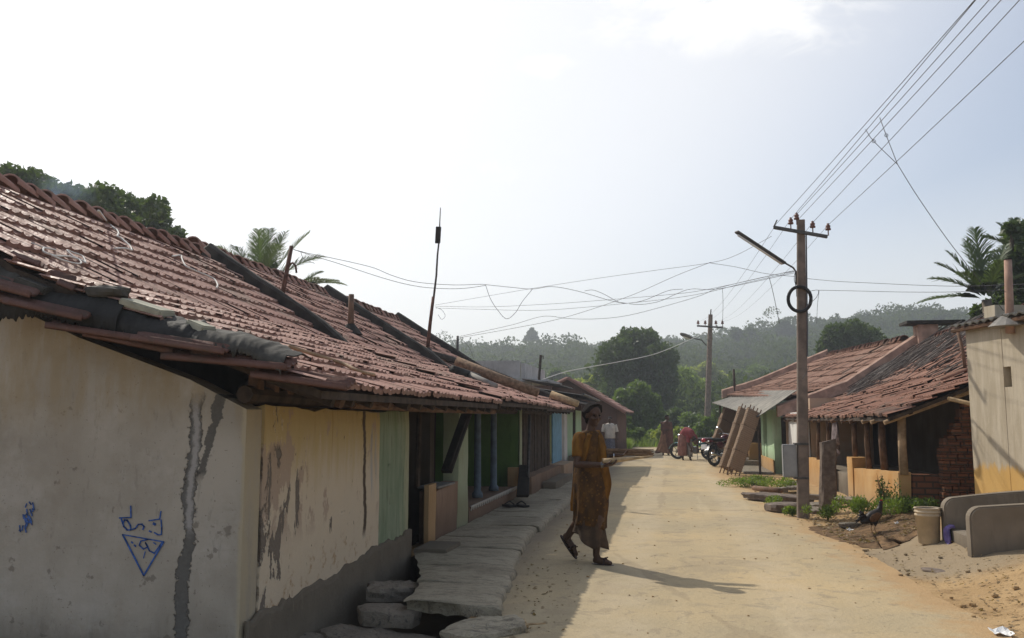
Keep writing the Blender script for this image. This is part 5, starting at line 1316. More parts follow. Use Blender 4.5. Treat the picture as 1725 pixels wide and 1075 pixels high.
pxwire([(912, 640), (960, 625), (1040, 610), (1090, 600), (1126, 588), (1190, 560)], 29, 49.5, 'white cable rising from the thin service pole to the far pole', .016, mat='white_cord')
pxwire([(1355, 469), (1410, 474), (1470, 477), (1560, 481), (1640, 482), (1760, 477)], 13.5, 11.0, 'upper wire running right from the near pole to the palms')
pxwire([(1378, 489), (1430, 490), (1520, 492), (1600, 492), (1680, 489), (1760, 484)], 13.4, 11.0, 'lower wire running right from the near pole to the palms')
pxwire([(1356, 480), (1362, 490), (1378, 489), (1376, 500), (1364, 512), (1358, 518)], 13.45, 13.4, 'slack wire curl right of the black cable coil', .004)
pxwire([(1380, 490), (1377, 515), (1376, 545)], 13.4, 13.42, 'wire end dangling right of the near pole', .003)
pxwire([(1228, 614), (1250, 624), (1282, 642)], 33, 30.8, 'thin wire from the dark far pole to the tiled roof', .006)
pxwire([(1352, 638), (1356, 632), (1361, 622), (1363, 615)], 13.45, 13.46, 'pale thin tie wire round the pole below the coil', .004)
pxwire([(776, 570), (790, 585), (798, 605)], 14.5, 14.6, 'thin stay wire beside the short dark iron pole', .003)

# ------------------------------------------------------------------ trees
def leaves(name, blobs, n, size, mat, parent, seed, shell=.55, asp=1.9, droop=.3, loc=None):
    """n leaf faces spread through the crown's blobs (centre, radius), denser towards their outsides"""
    r = np.random.default_rng(seed); C = np.array([b[0] for b in blobs], float); Rr = np.array([np.broadcast_to(b[1], 3) for b in blobs], float)
    wgt = (Rr.prod(1))**.7; k = r.choice(len(blobs), n, p=wgt/wgt.sum())
    d = r.normal(size=(n, 3)); d /= np.linalg.norm(d, axis=1)[:, None]
    rad = np.clip(shell+(1-shell)*r.random(n)**.5+r.normal(0, .10, n), .05, 1.25)
    P = C[k]+d*Rr[k]*rad[:, None]
    a = r.normal(size=(n, 3))+d*.9; a[:, 2] -= droop; a /= np.linalg.norm(a, axis=1)[:, None]
    s = np.cross(a, r.normal(size=(n, 3))); s /= np.linalg.norm(s, axis=1)[:, None]+1e-9
    L = size*(.6+.8*r.random(n))[:, None]; W = L/asp
    V = np.stack([P-a*L*.5, P+s*W*.5+a*L*.05, P+a*L*.5, P-s*W*.5+a*L*.05], 1).reshape(-1, 3)
    t = np.clip(.5+.25*r.normal(size=n)+.35*(r.random(len(blobs))[k]-.5), 0, 1)
    return np_mesh(name, V, np.arange(4*n).reshape(-1, 4), MATS[mat], parent, dict(tint=np.repeat(t, 4)), loc=loc)
def crown_blobs(c, R3, nb, seed, rmin=.22, rmax=.42, flat=.85):
    rr = random.Random(seed); c = Vector(c); R3 = Vector(R3); out = []
    for i in range(nb):
        v = Vector((rr.gauss(0, 1), rr.gauss(0, 1), rr.gauss(0, 1))).normalized(); q = rr.uniform(.35, .80)
        r_ = rr.uniform(rmin, rmax)*(R3.x+R3.y+R3.z)/3
        out.append((c+Vector((v.x*R3.x, v.y*R3.y, v.z*R3.z))*q, (r_, r_, r_*flat)))
    return out
def trunk(blobs, base, parent, r0, seed, nl=6, mat='bark'):
    rr = random.Random(seed); base = Vector(base); c = sum((Vector(b[0]) for b in blobs), Vector())/len(blobs); m = MB()
    fork = base.lerp(c, .55); m.tube([base-Vector((0, 0, .3)), base.lerp(fork, .5)+Vector((r0*rr.uniform(-.5, .5), 0, 0)), fork], [r0*1.25, r0, r0*.75], 9)
    for b in rr.sample(blobs, min(nl, len(blobs))):
        e = Vector(b[0]); mid = fork.lerp(e, .5)+Vector((rr.uniform(-.2, .2), rr.uniform(-.2, .2), .15))*r0*3; m.tube([fork-Vector((0, 0, .05)), mid, e], [r0*.55, r0*.35, r0*.12], 6)
    m.build('trunk', MATS[mat], parent, True)
def tree(label, c, R3, base, nb, nleaf, size, mat, seed, r0=.2, group=None, name='tree', **k):
    c = Vector(c); base = Vector(base); t = house(name, label, 'tree', tuple(base), group); bl = crown_blobs(c, R3, nb, seed, **k)
    bl.append((c, (R3[0]*.45, R3[1]*.45, R3[2]*.45)))
    leaves('crown', bl, nleaf, size, mat, t, seed); trunk(bl, base, t, r0, seed); return t
# dark broad-leaved tree behind the near house
def tree_px(label, pts, y, base_z, nleaf, size, mat, seed, r0, dy=2.2, group=None):
    bl = []; mpp = y/F*1.03
    for px, py, pr in pts:
        for k in range(2): bl.append((at_y(px, py, y+random.Random(seed+px+k).uniform(-dy, dy)), (pr*mpp, pr*mpp, pr*mpp*.9)))
    c = sum((b[0] for b in bl), Vector())/len(bl); t = house('tree', label, 'tree', (c.x, c.y, base_z), group)
    leaves('crown', bl, nleaf, size, mat, t, seed, .45); trunk(bl, (c.x, c.y, base_z), t, r0, seed, 9); return t
tree_px('dark dense tree rising behind the nearest tiled roof', [(-60, 330, 70), (15, 310, 38), (55, 318, 40), (95, 335, 34), (40, 350, 45), (125, 340, 32), (170, 340, 34), (205, 352, 34), (150, 365, 40), (235, 360, 28), (262, 352, 24), (258, 380, 34), (200, 385, 40), (285, 400, 20), (298, 394, 13), (300, 410, 14), (120, 390, 45), (40, 400, 55), (180, 420, 45), (260, 420, 40)], 24, 0, 26000, .20, 'leaf_dark', 5, .35)
tree_px('big round dark tree at the bend of the street', [(1075, 585, 34), (1040, 605, 34), (1110, 605, 30), (1060, 570, 18), (1090, 572, 20), (1020, 630, 22), (1125, 640, 18), (1075, 635, 42), (1040, 660, 28), (1110, 665, 28), (1120, 625, 18), (1075, 690, 34), (1055, 700, 30), (1100, 705, 26), (1016, 612, 12), (1128, 615, 10)], 70, 0, 24000, .34, 'leaf_dark', 15, .45, 3.0)
tree_px('smaller bright leaved tree before the big dark tree', [(1075, 662, 20), (1052, 678, 18), (1095, 680, 18), (1070, 690, 22), (1108, 700, 14), (1085, 710, 18), (1056, 705, 14), (1046, 664, 10)], 52, 0, 9000, .26, 'leaf_mid', 25, .14, 1.2)
tree_px('dark round tree behind the mossy roof ridge', [(1410, 566, 22), (1440, 556, 18), (1465, 566, 18), (1485, 580, 13), (1390, 585, 15), (1430, 585, 26), (1460, 592, 22), (1395, 570, 10), (1420, 610, 26), (1450, 620, 26)], 62, 0, 10000, .30, 'leaf_dark', 35, .3, 2.2)
tree_px('tall dark tree at the right edge behind the palms', [(1722, 400, 26), (1712, 450, 26), (1728, 480, 32), (1700, 500, 24), (1735, 430, 30), (1690, 520, 20), (1718, 520, 24), (1706, 385, 12), (1670, 520, 14), (1650, 528, 12)], 25, 0, 12000, .20, 'leaf_dark', 45, .3, 1.5)
mids = [([(1150, 640, 24), (1180, 660, 24), (1130, 670, 22), (1160, 685, 28), (1195, 690, 20)], 92, 'leaf_bright', 'yellow green tree right of the big dark tree'),
        ([(1000, 650, 18), (985, 665, 16), (1018, 655, 14), (1005, 675, 20), (975, 650, 12)], 80, 'leaf_yellow', 'yellow green tree left of the big dark tree above the mud house'),
        ([(1215, 690, 20), (1240, 680, 18), (1225, 715, 22), (1200, 720, 18), (1250, 705, 16)], 84, 'leaf_mid', 'mid green tree right of the far pole'),
        ([(1140, 705, 16), (1162, 715, 18), (1180, 722, 16), (1150, 730, 16)], 60, 'leaf_dark', 'dark bushy tree behind the far woman'),
        ([(1250, 640, 20), (1275, 630, 18), (1262, 660, 20), (1290, 650, 14)], 130, 'leaf_mid', 'tree above the awning on the lower slope'),
        ([(1190, 625, 16), (1210, 640, 16), (1170, 630, 12), (1195, 650, 16)], 130, 'leaf_yellow', 'pale green tree on the lower slope behind the far pole'),
        ([(950, 640, 14), (935, 632, 12), (960, 655, 14)], 110, 'leaf_mid', 'mid green tree on the lower slope behind the white parapet'),
        ([(896, 556, 4), (893, 561, 5), (900, 562, 5), (889, 569, 5), (903, 570, 5), (896, 568, 7), (885, 574, 4), (908, 575, 4)], 290, 'leaf_forest', 'lone tall tree standing above the hill skyline on the left'),
        ([(1240, 562, 11), (1262, 560, 9), (1250, 570, 12), (1275, 568, 8)], 240, 'leaf_forest', 'broad tree standing above the skyline right of the far pole'),
        ([(1320, 548, 10), (1312, 556, 9), (1330, 558, 9)], 250, 'leaf_forest', 'tall tree on the skyline beside the near pole')]
for i, (pts, y, mt, lb) in enumerate(mids):
    zb = hill(0, y) if y > 70 else 0
    if y > 200: zb = hill(at_y(pts[0][0], 600, y).x, y)
    tree_px(lb, pts, y, zb-.5, 5200 if y < 150 else 2600, .30 if y < 70 else (.42 if y < 150 else .8), mt, 60+i*7, .16 if y < 150 else .3, 2.0 if y < 150 else 3)
# shrubs at the road end
def shrub(label, px, py, y, w, h, n, mat, seed, size=.16):
    p = at_z(px, py, 0); p = at_y(px, 705, y); p.z = 0; t = house('shrub', label, 'shrub', tuple(p), 'shrubs at the end of the road')
    bl = crown_blobs(p+Vector((0, 0, h*.5)), (w, w*.8, h*.55), 9, seed); leaves('foliage', bl, n, size, mat, t, seed)
    m = MB()
    for k in range(3): m.tube([p+Vector((0, 0, -.1)), p+Vector(((k-1)*.3*w, 0, h*.5))], [.03, .015], 5)
    m.build('stem', MATS['bark'], t)
for i, a in enumerate([('pale leafy shrub on the grass right of the white shirted man', 1060, 745, 47, .9, 1.2, 2600, 'leaf_mid', 1), ('bright shrub left of the far woman', 1095, 748, 49, 1.0, 1.5, 2800, 'leaf_bright', 2), ('dark shrub behind the bending person', 1158, 748, 50, 1.4, 1.8, 3000, 'leaf_dark', 3), ('grey green shrub at the foot of the far pole', 1198, 748, 46, 1.2, 1.6, 2800, 'leaf_mid', 4), ('low yellow green shrub behind the far woman', 1128, 752, 47, 1.1, 1.0, 2200, 'leaf_yellow', 5), ('tall dark shrub behind the bamboo mats', 1235, 740, 44, 1.4, 2.2, 3000, 'leaf_dark', 6), ('green shrub against the mud house corner', 1052, 720, 45, .7, 2.0, 2400, 'leaf_mid', 7), ('bushy shrub left of the far pole', 1175, 740, 54, 1.5, 2.4, 3000, 'leaf_mid', 8)]): shrub(*a)
# palms
def palm(label, c, fronds, base_z, L, seed, parent_r=.14, wl=.55):
    c = Vector(c); t = house('palm_tree', label, 'palm tree', (c.x, c.y, base_z)); rr = random.Random(seed)
    m = MB(); m.tube([(c.x+.2, c.y, base_z-.2), (c.x+.1, c.y, (base_z+c.z)/2), c], [parent_r*1.3, parent_r, parent_r*.8], 9); m.build('trunk', MATS['palm_bark'], t, True)
    for (az, el, k, cu) in fronds:
        fl = L*k; d = Vector((math.cos(az)*math.cos(el), math.sin(az)*math.cos(el), math.sin(el))); P = []; n = 16
        for i in range(n+1):
            s = i/n; P.append(c+d*fl*s-Vector((0, 0, cu*fl*s*s))+Vector((math.cos(az), math.sin(az), 0))*cu*.25*fl*s*s)
        V = []; Fq = []; T = []; nl = 64; tint = rr.random()
        for i in range(nl):
            s = .10+.90*i/nl; f_ = s*n; j = min(n-1, int(f_)); p = P[j].lerp(P[j+1], f_-j); tg = (P[j+1]-P[j]).normalized(); sd = tg.cross(Vector((0, 0, 1)))
            sd = sd.normalized() if sd.length > .05 else Vector((1, 0, 0)); up = sd.cross(tg)
            ll = wl*k*(math.sin(math.pi*min(1, .14+s*.86))**.6)*rr.uniform(.8, 1.1)+.04
            for sg in (-1, 1):
                dr = (sd*sg*.62+tg*.92+up*.25+Vector((rr.gauss(0, .08), rr.gauss(0, .08), rr.gauss(0, .08)))).normalized(); w = .030*k**.3
                q1 = p+dr*ll*.5; q2 = p+dr*ll-Vector((0, 0, ll*.20)); wv = tg*w*.5; b0 = len(V)
                V += [p-wv, p+wv, q1+wv, q1-wv, q2+wv*.15, q2-wv*.15]; Fq += [(b0, b0+1, b0+2, b0+3), (b0+3, b0+2, b0+4, b0+5)]; T += [tint*.6+rr.random()*.4]*6
        b0 = MB(); b0.tube(P, [.03*k*(1-.8*i/n)+.005 for i in range(n+1)], 5); off = len(V); V += b0.v; T += [.9]*len(b0.v); Fq += [f for f in b0.f if len(f) == 4]
        np_mesh('frond', V, Fq, MATS['leaf_palm'], t, dict(tint=T))
rr = random.Random(8)
palm('palm with upright fronds behind the first and second roof', at_y(440, 490, 25), [(2.2, 1.15, 1.0, .12), (1.2, 1.2, 1.05, .10), (2.8, 1.0, .95, .15), (.5, 1.05, 1.15, .14), (3.3, .75, .9, .25), (0.1, .75, 1.05, .25), (1.7, 1.35, 1.0, .08), (-.8, .9, .9, .2), (4.0, .9, .9, .2), (-1.3, 1.25, .9, .1)], 0, 2.35, 1, wl=.75)
palm('palm with low arching fronds behind the second roof', at_y(500, 490, 25.5), [(.0, .45, 1.0, .35), (.6, .6, .9, .3), (-.5, .5, .9, .35), (1.2, .8, .7, .25), (3.0, .6, .6, .35), (.2, .9, .7, .25)], 0, 1.65, 2, wl=.5)
palm('lower palm with broad arching fronds behind the cream house', at_y(1662, 505, 23), [(3.0, .75, 1.0, .30), (3.3, .25, 1.05, .30), (2.5, 1.1, 1.15, .14), (1.6, 1.35, 1.35, .06), (.6, 1.15, 1.2, .14), (.1, .8, 1.0, .3), (2.0, 1.3, 1.2, .1), (-1.5, .9, .9, .2), (3.9, .8, .9, .3), (2.8, .95, 1.1, .22)], 0, 1.55, 3, wl=.45)
palm('higher palm at the right edge above the lower palm', at_y(1722, 430, 24), [(3.0, .8, 1.0, .25), (2.4, 1.15, 1.0, .14), (1.6, 1.3, 1.0, .1), (.4, 1.0, 1.0, .2), (3.5, .3, 1.0, .35), (3.1, .05, .9, .3), (-.6, .7, 1, .25)], 0, 1.2, 4, wl=.4)
# the forest on the hill: countless trees, one mass
r = np.random.default_rng(99); blobs = []; T_ = 0; Vs = []; Ts = []
NT = 3000; tx = r.uniform(-150, 190, NT*2); ty = 74+245*r.random(NT*2)**.75; k = 0
for x, y in zip(tx, ty):
    if k >= NT: break
    lat = x*math.cos(YAW)+y*math.sin(YAW); fw_ = -x*math.sin(YAW)+y*math.cos(YAW)
    if abs(lat/fw_) > .68 or lat/fw_ < -.28: continue
    k += 1; h_ = max(2.0, r.normal(4.6, 1.3))*(1.55 if r.random() < .04 else 1.0); w = h_*r.uniform(.55, .85); z0 = hill(x, y)-h_*.12; nl = int(190 if y < 140 else (150 if y < 225 else 380)); far_ = y >= 225
    d = r.normal(size=(nl, 3)); d /= np.linalg.norm(d, axis=1)[:, None]; nb = 5; bc = r.normal(size=(nb, 3))*np.array([w*.42, w*.42, h_*.16])+np.array([x, y, z0+h_*.62]); kk = r.integers(0, nb, nl)
    P = bc[kk]+d*np.array([w*.5, w*.5, h_*.24])*((.45+.45*r.random(nl)) if far_ else (.6+.5*r.random(nl)))[:, None]
    a = r.normal(size=(nl, 3)); a /= np.linalg.norm(a, axis=1)[:, None]; s = np.cross(a, r.normal(size=(nl, 3))); s /= np.linalg.norm(s, axis=1)[:, None]
    L = ((.34 if y < 140 else .44)*(.6+.8*r.random(nl)))[:, None]
    Vs.append(np.stack([P-a*L, P+s*L*.55, P+a*L, P-s*L*.55], 1).reshape(-1, 3)); tt = np.clip(r.normal(.5, .28), 0, 1); Ts.append(np.repeat(np.clip(tt+r.normal(0, .12, nl), 0, 1), 4))
V = np.concatenate(Vs); o = np_mesh('forest', V, np.arange(len(V)).reshape(-1, 4), MATS['leaf_forest'], None, dict(tint=np.concatenate(Ts)))
tag(o, 'hazy wooded hillside closing the end of the street', 'forest', kind='stuff')
# grass beyond the road end and weeds on the verge
def grass(name, spots, h, w, mat, label, seed, cat='grass', kind='stuff', lean=.35):
    r = np.random.default_rng(seed); P = np.array(spots, float); n = len(P); az = r.uniform(0, 6.28, n); hh = h*(.5+.9*r.random(n)); ln = r.normal(0, lean, n)
    s = np.stack([np.cos(az), np.sin(az), np.zeros(n)], 1)*w; d = np.stack([-np.sin(az)*ln, np.cos(az)*ln, np.ones(n)], 1)*hh[:, None]
    bend = np.stack([-np.sin(az), np.cos(az), -np.full(n, .25)], 1)*(ln*hh*.5)[:, None]
    V = np.stack([P-s, P+s, P+d*.55+s*.8, P+d*.55-s*.8, P+d+bend+s*.15, P+d+bend-s*.15], 1).reshape(-1, 3); b = np.arange(n)[:, None]*6
    Fq = np.concatenate([b+np.array([[0, 1, 2, 3]]), b+np.array([[3, 2, 4, 5]])]); t = np.repeat(r.random(n), 6)
    return tag(np_mesh(name, V, Fq, MATS[mat], None, dict(tint=t)), label, cat, kind=kind)
sp = []
for i in range(26000):
    x = r.uniform(-9, 14); y = r.uniform(44.2, 66)
    if mnoise.noise(Vector((x*.35, y*.35, 0))) < -.22: continue
    sp.append((x, y, -.02))
for i in range(5000):
    x = r.uniform(-6, -1.9); y = r.uniform(41.3, 45); sp.append((x, y, -.02))
grass('grass', sp, .42, .018, 'leaf_grass', 'tall green grass beyond the end of the road', 5)
def weed(label, px, py, z, spread, n, h, seed, mat='leaf_grass', stalks=0, size=.042):
    c = at_z(px, py, z); t = house('weed', label, 'weed', tuple(c), 'weeds along the right verge'); rr = np.random.default_rng(seed)
    bl = [((c.x+rr.normal(0, spread*.45), c.y+rr.normal(0, spread*.35), c.z+h*rr.uniform(.25, .6)), (spread*.35, spread*.3, h*.38)) for _ in range(8)]
    leaves('foliage', bl, n, size, mat, t, seed, .3, 2.6, -.5)
    m = MB()
    for k in range(7+stalks):
        a_ = rr.uniform(0, 6.28); q = Vector((math.cos(a_)*spread*.5, math.sin(a_)*spread*.4, h*rr.uniform(.6, 1.0))); m.tube([(c.x, c.y, c.z-.05), c+q*.55+Vector((0, 0, .05)), c+q], [.006, .005, .002], 4)
    m.build('stem', MATS['leaf_grass' if stalks == 0 else 'brown_wood'], t)
weed('low bright weed at the foot of the near pole, left side', 1335, 868, .02, .16, 500, .15, 1)
weed('bright green weed at the foot of the granite post', 1395, 872, .06, .24, 700, .20, 2)
weed('large bushy weed left of the rooster before the orange parapet', 1455, 868, .18, .34, 1900, .30, 3)
weed('tall thin stalked weed standing against the orange parapet', 1490, 858, .22, .16, 300, .50, 4, 'leaf_mid', 4, .05)
weed('dark low weed under the brick parapet', 1530, 858, .24, .38, 1700, .22, 5, 'leaf_mid')
weed('weed between the brick wall stub and the bucket', 1560, 862, .26, .24, 800, .20, 6, 'leaf_mid')
weed('spreading weed on the verge before the mint green wall', 1258, 818, .03, .55, 1500, .20, 7)
weed('weed growing by the long stone slab left of the pole', 1312, 820, .10, .45, 1300, .20, 8)
weed('small weed between log and road edge', 1305, 850, .02, .25, 500, .15, 9)
weed('weed in the ditch under the log', 1285, 812, .03, .35, 800, .18, 10)
# leaf litter, twigs and pebbles
def flakes(name, n, region, size, mat, label, cat, seed, flat=.6):
    r = np.random.default_rng(seed); P = []
    while len(P) < n:
        px = r.uniform(region[0], region[2]); py = r.uniform(region[1], region[3]); p = at_z(px, py, .02)
        if region[4] is not None and not region[4](p.x, p.y): continue
        P.append((p.x, p.y, gz(p.x, p.y)+.02))
    P = np.array(P); a = r.normal(size=(n, 3)); a[:, 2] *= flat*.4; a /= np.linalg.norm(a, axis=1)[:, None]; s = np.cross(a, np.stack([r.normal(0, .3, n), r.normal(0, .3, n), np.ones(n)], 1)); s /= np.linalg.norm(s, axis=1)[:, None]
    L = (size*(.4+r.random(n)))[:, None]; V = np.stack([P-a*L, P+s*L*.5+np.array([0, 0, .006]), P+a*L, P-s*L*.5+np.array([0, 0, .006])], 1).reshape(-1, 3); V[:, 2] = np.maximum(V[:, 2], np.repeat(P[:, 2], 4)-.008)
    return tag(np_mesh(name, V, np.arange(4*n).reshape(-1, 4), MATS[mat], None, dict(tint=np.repeat(r.random(n), 4))), label, cat, kind='stuff')
onlit = lambda x, y: x > lin(Rx, y)+.02 and x < 3.05
flakes('litter', 900, (1350, 866, 1570, 915, onlit), .03, 'leaf_dry', 'dry leaf litter scattered on the dark soil by the road', 'leaf litter', 1)
flakes('litter', 200, (1480, 930, 1725, 1075, onlit), .022, 'leaf_dry', 'scattered dry leaves on the sandy ground at the lower right', 'leaf litter', 2)
flakes('litter', 260, (1000, 800, 1500, 1075, lambda x, y: -1 < x < lin(Rx, y)), .018, 'leaf_dry', 'few dry leaf bits scattered on the road', 'leaf litter', 3)
flakes('litter', 160, (860, 840, 985, 1075, lambda x, y: -1.6 < x < -.7), .022, 'leaf_dry', 'leaf bits lying along the shaded drain side of the road', 'leaf litter', 4)
pb = MB(); rr = random.Random(77)
for i in range(300):
    y = rr.uniform(6, 14) if i % 3 else rr.uniform(14, 24); x = lin(Rx, y)+abs(rr.gauss(0, .35))+rr.uniform(-.12, .05) if i < 190 else rr.uniform(-1.45, 2.0); s = (.006+.026*rr.random()**2.5)*(1 if i < 190 else .5)
    q = stone_mb((x, y, max(gz(x, y), .0)+(.012 if i < 190 else .03)), (s, s*.8, s*.6), i); pb.add(q.v, q.f)
tag(pb.build('pebbles', MATS['dirt']), 'small pebbles and clods along the right road edge', 'pebbles', kind='stuff')
for i, (px, py, l_, an_, lb) in enumerate([(1520, 906, .5, .3, 'pale stick lying on the litter patch'), (890, 1055, .35, .9, 'forked pale twig on the shaded road corner'), (1450, 905, .3, .1, 'short twig on the litter patch by the road edge')]):
    c = at_z(px, py, .05); m = MB(); d = Vector((math.cos(an_), math.sin(an_)*.6, .03)); m.tube([c-d*l_/2, c+Vector((0, .02, .01)), c+d*l_/2], [.008, .009, .005], 5)
    if i == 1: m.tube([c, c+Vector((-.05, .12, .02))], .005, 4)
    tag(m.build('twig', MATS['straw_pale'], None), lb, 'twig')
def litter_card(px, py, w, d, mat, label, rz_):
    V = []; Fs = []; c = at_z(px, py, .03); z0 = gz(c.x, c.y)+.012
    for i in range(5):
        for j in range(4): V.append(((i/4-.5)*w, (j/3-.5)*d, .012*math.sin(i*1.7+j)+.02*(j == 3)))
    for i in range(4):
        for j in range(3): a = i*4+j; Fs.append((a, a+4, a+5, a+1))
    b = MB(); b.add(V, Fs); o = b.build('paper_scrap', MATS[mat]); o.location = (c.x, c.y, z0+.01); o.rotation_euler = (0, 0, rz_); o.modifiers.new('thick', 'SOLIDIFY').thickness = .003; tag(o, label, 'paper scrap')
litter_card(1687, 1065, .13, .10, 'paper', 'crumpled white paper on the sand at the bottom right', .1)
litter_card(1432, 893, .08, .06, 'paper', 'tiny white scrap on the litter patch', .6)
litter_card(1492, 861, .13, .20, 'box_grey', 'grey torn sheet standing behind the rooster', .9)
litter_card(1512, 898, .06, .04, 'paper', 'white bit lying right of the rooster', .2)

# ------------------------------------------------------------------ sky, haze, sun
TO_SUN = Vector((-.81, .72, 1.0)).normalized()
el = math.asin(TO_SUN.z); az = math.atan2(TO_SUN.x, TO_SUN.y)     # clockwise from +Y
w = bpy.data.worlds.new('World'); sc.world = w; w.use_nodes = True; b = B(w.node_tree)
bg = w.node_tree.nodes['Background']
sky = b.n.new('ShaderNodeTexSky'); sky.sky_type = 'NISHITA'; sky.sun_disc = False; sky.sun_elevation = el; sky.sun_rotation = az
sky.air_density = 1.0; sky.dust_density = 3.0; sky.ozone_density = 1.0; sky.altitude = 300
tc = b.n.new('ShaderNodeTexCoord'); dv = S(b, tc.outputs['Generated'])
x, y, z = b.xyz(dv)
def cloud(px, py, sx, sy, dens, sc_, lo, hi):
    c = ray(px, py).normalized(); u = ray(px+10, py).normalized()-c; u.normalize(); v = c.cross(u)
    def dot(a): return x*a.x+y*a.y+z*a.z
    du = dot(u)/sx; dw = dot(v)/sy; fall = b.thr((du*du+dw*dw), .1, 1.0, 1, 0)*b.thr(dot(c), .2, .5)
    n = b.noise(b.scale(dv, (1, 1, 1.9)), sc_, 8, .62, .5); return b.thr(n+fall*.20-.10, lo, hi)*fall.pow(.6)*dens
cl = cloud(1215, 0, .21, .075, .85, 11, .42, .72)
cl = cl.max(cloud(920, 113, .045, .018, .5, 30, .40, .75)).max(cloud(840, 290, .04, .02, .35, 30, .45, .8))
fwd = x*(-math.sin(YAW))+y*math.cos(YAW)      # milky air thickens towards the sun side, ahead
sa = x*TO_SUN.x+y*TO_SUN.y+z*TO_SUN.z
milk = b.thr(sa, .40, .74).max(b.thr(z, .30, .06)*.85)*b.thr(fwd, .05, .7)
col = b.mix(milk*.50+.15, S(b, sky.outputs[0]), (8.5, 8.3, 7.95))
col = b.mix(cl, col, (8.3, 8.2, 8.0))
dk = b.n.new('ShaderNodeMix'); dk.data_type = 'RGBA'; dk.blend_type = 'DARKEN'; dk.inputs[0].default_value = 1.0     # bright haze round the sun, evened out
b.put(dk.inputs[6], col); b.put(dk.inputs[7], (9.0, 9.0, 9.0)); col = S(b, dk.outputs[2])
b.put(bg.inputs[0], col); bg.inputs[1].default_value = .135
sl = bpy.data.lights.new('sun', 'SUN'); sl.energy = 3.5; sl.angle = R(.6); sl.color = (1, .93, .82); so = bpy.data.objects.new('sun', sl); COL.objects.link(so)
so.rotation_euler = TO_SUN.to_track_quat('Z', 'Y').to_euler()
sm_ = MB(); sm_.ball((0, 0, 0), (1.05, .8, .62), 24, 16); so_ = sm_.build('smoke', None, None, True); so_.location = at_y(100, 326, 19); tag(so_, 'faint blue smoke drifting before the dark tree behind the roof', 'smoke', kind='stuff')
smm = bpy.data.materials.new('smoke'); smm.use_nodes = True; t_ = smm.node_tree; t_.nodes.clear(); sb_ = B(t_); o_ = t_.nodes.new('ShaderNodeOutputMaterial'); v_ = t_.nodes.new('ShaderNodeVolumePrincipled'); v_.inputs['Color'].default_value = (.55, .72, 1.0, 1); v_.inputs['Anisotropy'].default_value = .3
ps = sb_.pos(); sx_, sy_, sz_ = sb_.xyz(ps); rr2 = sx_*sx_*.9+sy_*sy_*1.56+sz_*sz_*2.6; sb_.put(v_.inputs['Density'], sb_.thr(rr2, 1.0, .0)*sb_.thr(sb_.noise(ps, 1.6, 4), .38, .7)*.42)
t_.links.new(v_.outputs[0], o_.inputs['Volume']); so_.data.materials.append(smm)
hz = MB(); hz.box((0, 240, 29), (880, 620, 62)); ho = hz.build('haze', None); ho['kind'] = 'stuff'; ho['label'] = 'thin pale haze over the street and hill'; ho['category'] = 'haze'
hm = bpy.data.materials.new('haze'); hm.use_nodes = True; hb = hm.node_tree; hb.nodes.clear(); out = hb.nodes.new('ShaderNodeOutputMaterial'); pv = hb.nodes.new('ShaderNodeVolumePrincipled')
pv.inputs['Color'].default_value = (.86, .92, 1.0, 1); pv.inputs['Density'].default_value = .0014; pv.inputs['Anisotropy'].default_value = .35; hb.links.new(pv.outputs[0], out.inputs['Volume']); ho.data.materials.append(hm)
sc.view_settings.view_transform = 'Standard'; sc.view_settings.look = 'None'; sc.view_settings.gamma = 1; sc.view_settings.use_curve_mapping = False
sc.view_settings.exposure = .08
sc.cycles.volume_step_rate = 4; sc.cycles.max_bounces = 8; sc.cycles.volume_bounces = 0; sc.cycles.use_denoising = True
# ------------------------------------------------------------------ people, birds, motorcycles
def fused(mb, name, mat, parent, voxel=.01, smooth=6, fac=.5):
    """overlapping closed shapes melted into one continuous skin"""
    o = mb.build(name, MATS[mat], parent, True)
    m = o.modifiers.new('skin', 'REMESH'); m.mode = 'VOXEL'; m.voxel_size = voxel; m.use_smooth_shade = True
    s = o.modifiers.new('soften', 'SMOOTH'); s.factor = fac; s.iterations = smooth
    return o
def limb(mb, pts, rad, n=10, sub=4):
    P = [Vector(p) for p in pts]; out = []; rr_ = []
    for i in range(len(P)-1):
        for k in range(sub): t = k/sub; out.append(P[i].lerp(P[i+1], t)); rr_.append(rad[i]+(rad[i+1]-rad[i])*t)
    out.append(P[-1]); rr_.append(rad[-1]); mb.tube(out, rr_, n)
    for p, r_ in zip(P, rad): mb.ball(p, r_, n, 7)
def hand(mb, wrist, d, nrm, side, s=1.0, curl=.9):
    """palm, four unequal bent fingers and a thumb off the side of the palm"""
    w = Vector(wrist); d = Vector(d).normalized(); nrm = Vector(nrm); nrm = (nrm-d*nrm.dot(d)).normalized(); a = d.cross(nrm)*side
    q = Matrix((d, a, nrm)).transposed(); mb.ball(w+d*.045*s, (.052*s, .040*s, .017*s), 12, 8, q); mb.tube([w-d*.02, w+d*.04*s], [.024*s, .022*s], 8)
    for k, (off, L) in enumerate([(-.029, .062), (-.010, .072), (.010, .068), (.028, .052)]):
        p = w+d*.088*s+a*off*s; e = p; pts = [p-d*.02*s, p]; ang = .15
        for seg in (.45, .32, .23):
            ang += curl*.55; e = e+(d*math.cos(ang)+nrm*math.sin(ang))*L*seg*s; pts.append(e)
        mb.tube(pts, [.0095*s, .0095*s, .009*s, .008*s, .0065*s], 7); mb.ball(pts[-1], .0065*s, 7, 5)
    p = w+d*.03*s-a*.032*s; t1 = p-a*.022*s+d*.022*s+nrm*.014*s; t2 = t1+d*.030*s+nrm*.022*s; mb.tube([p, t1, t2], [.013*s, .0105*s, .008*s], 7); mb.ball(t2, .008*s, 7, 5)
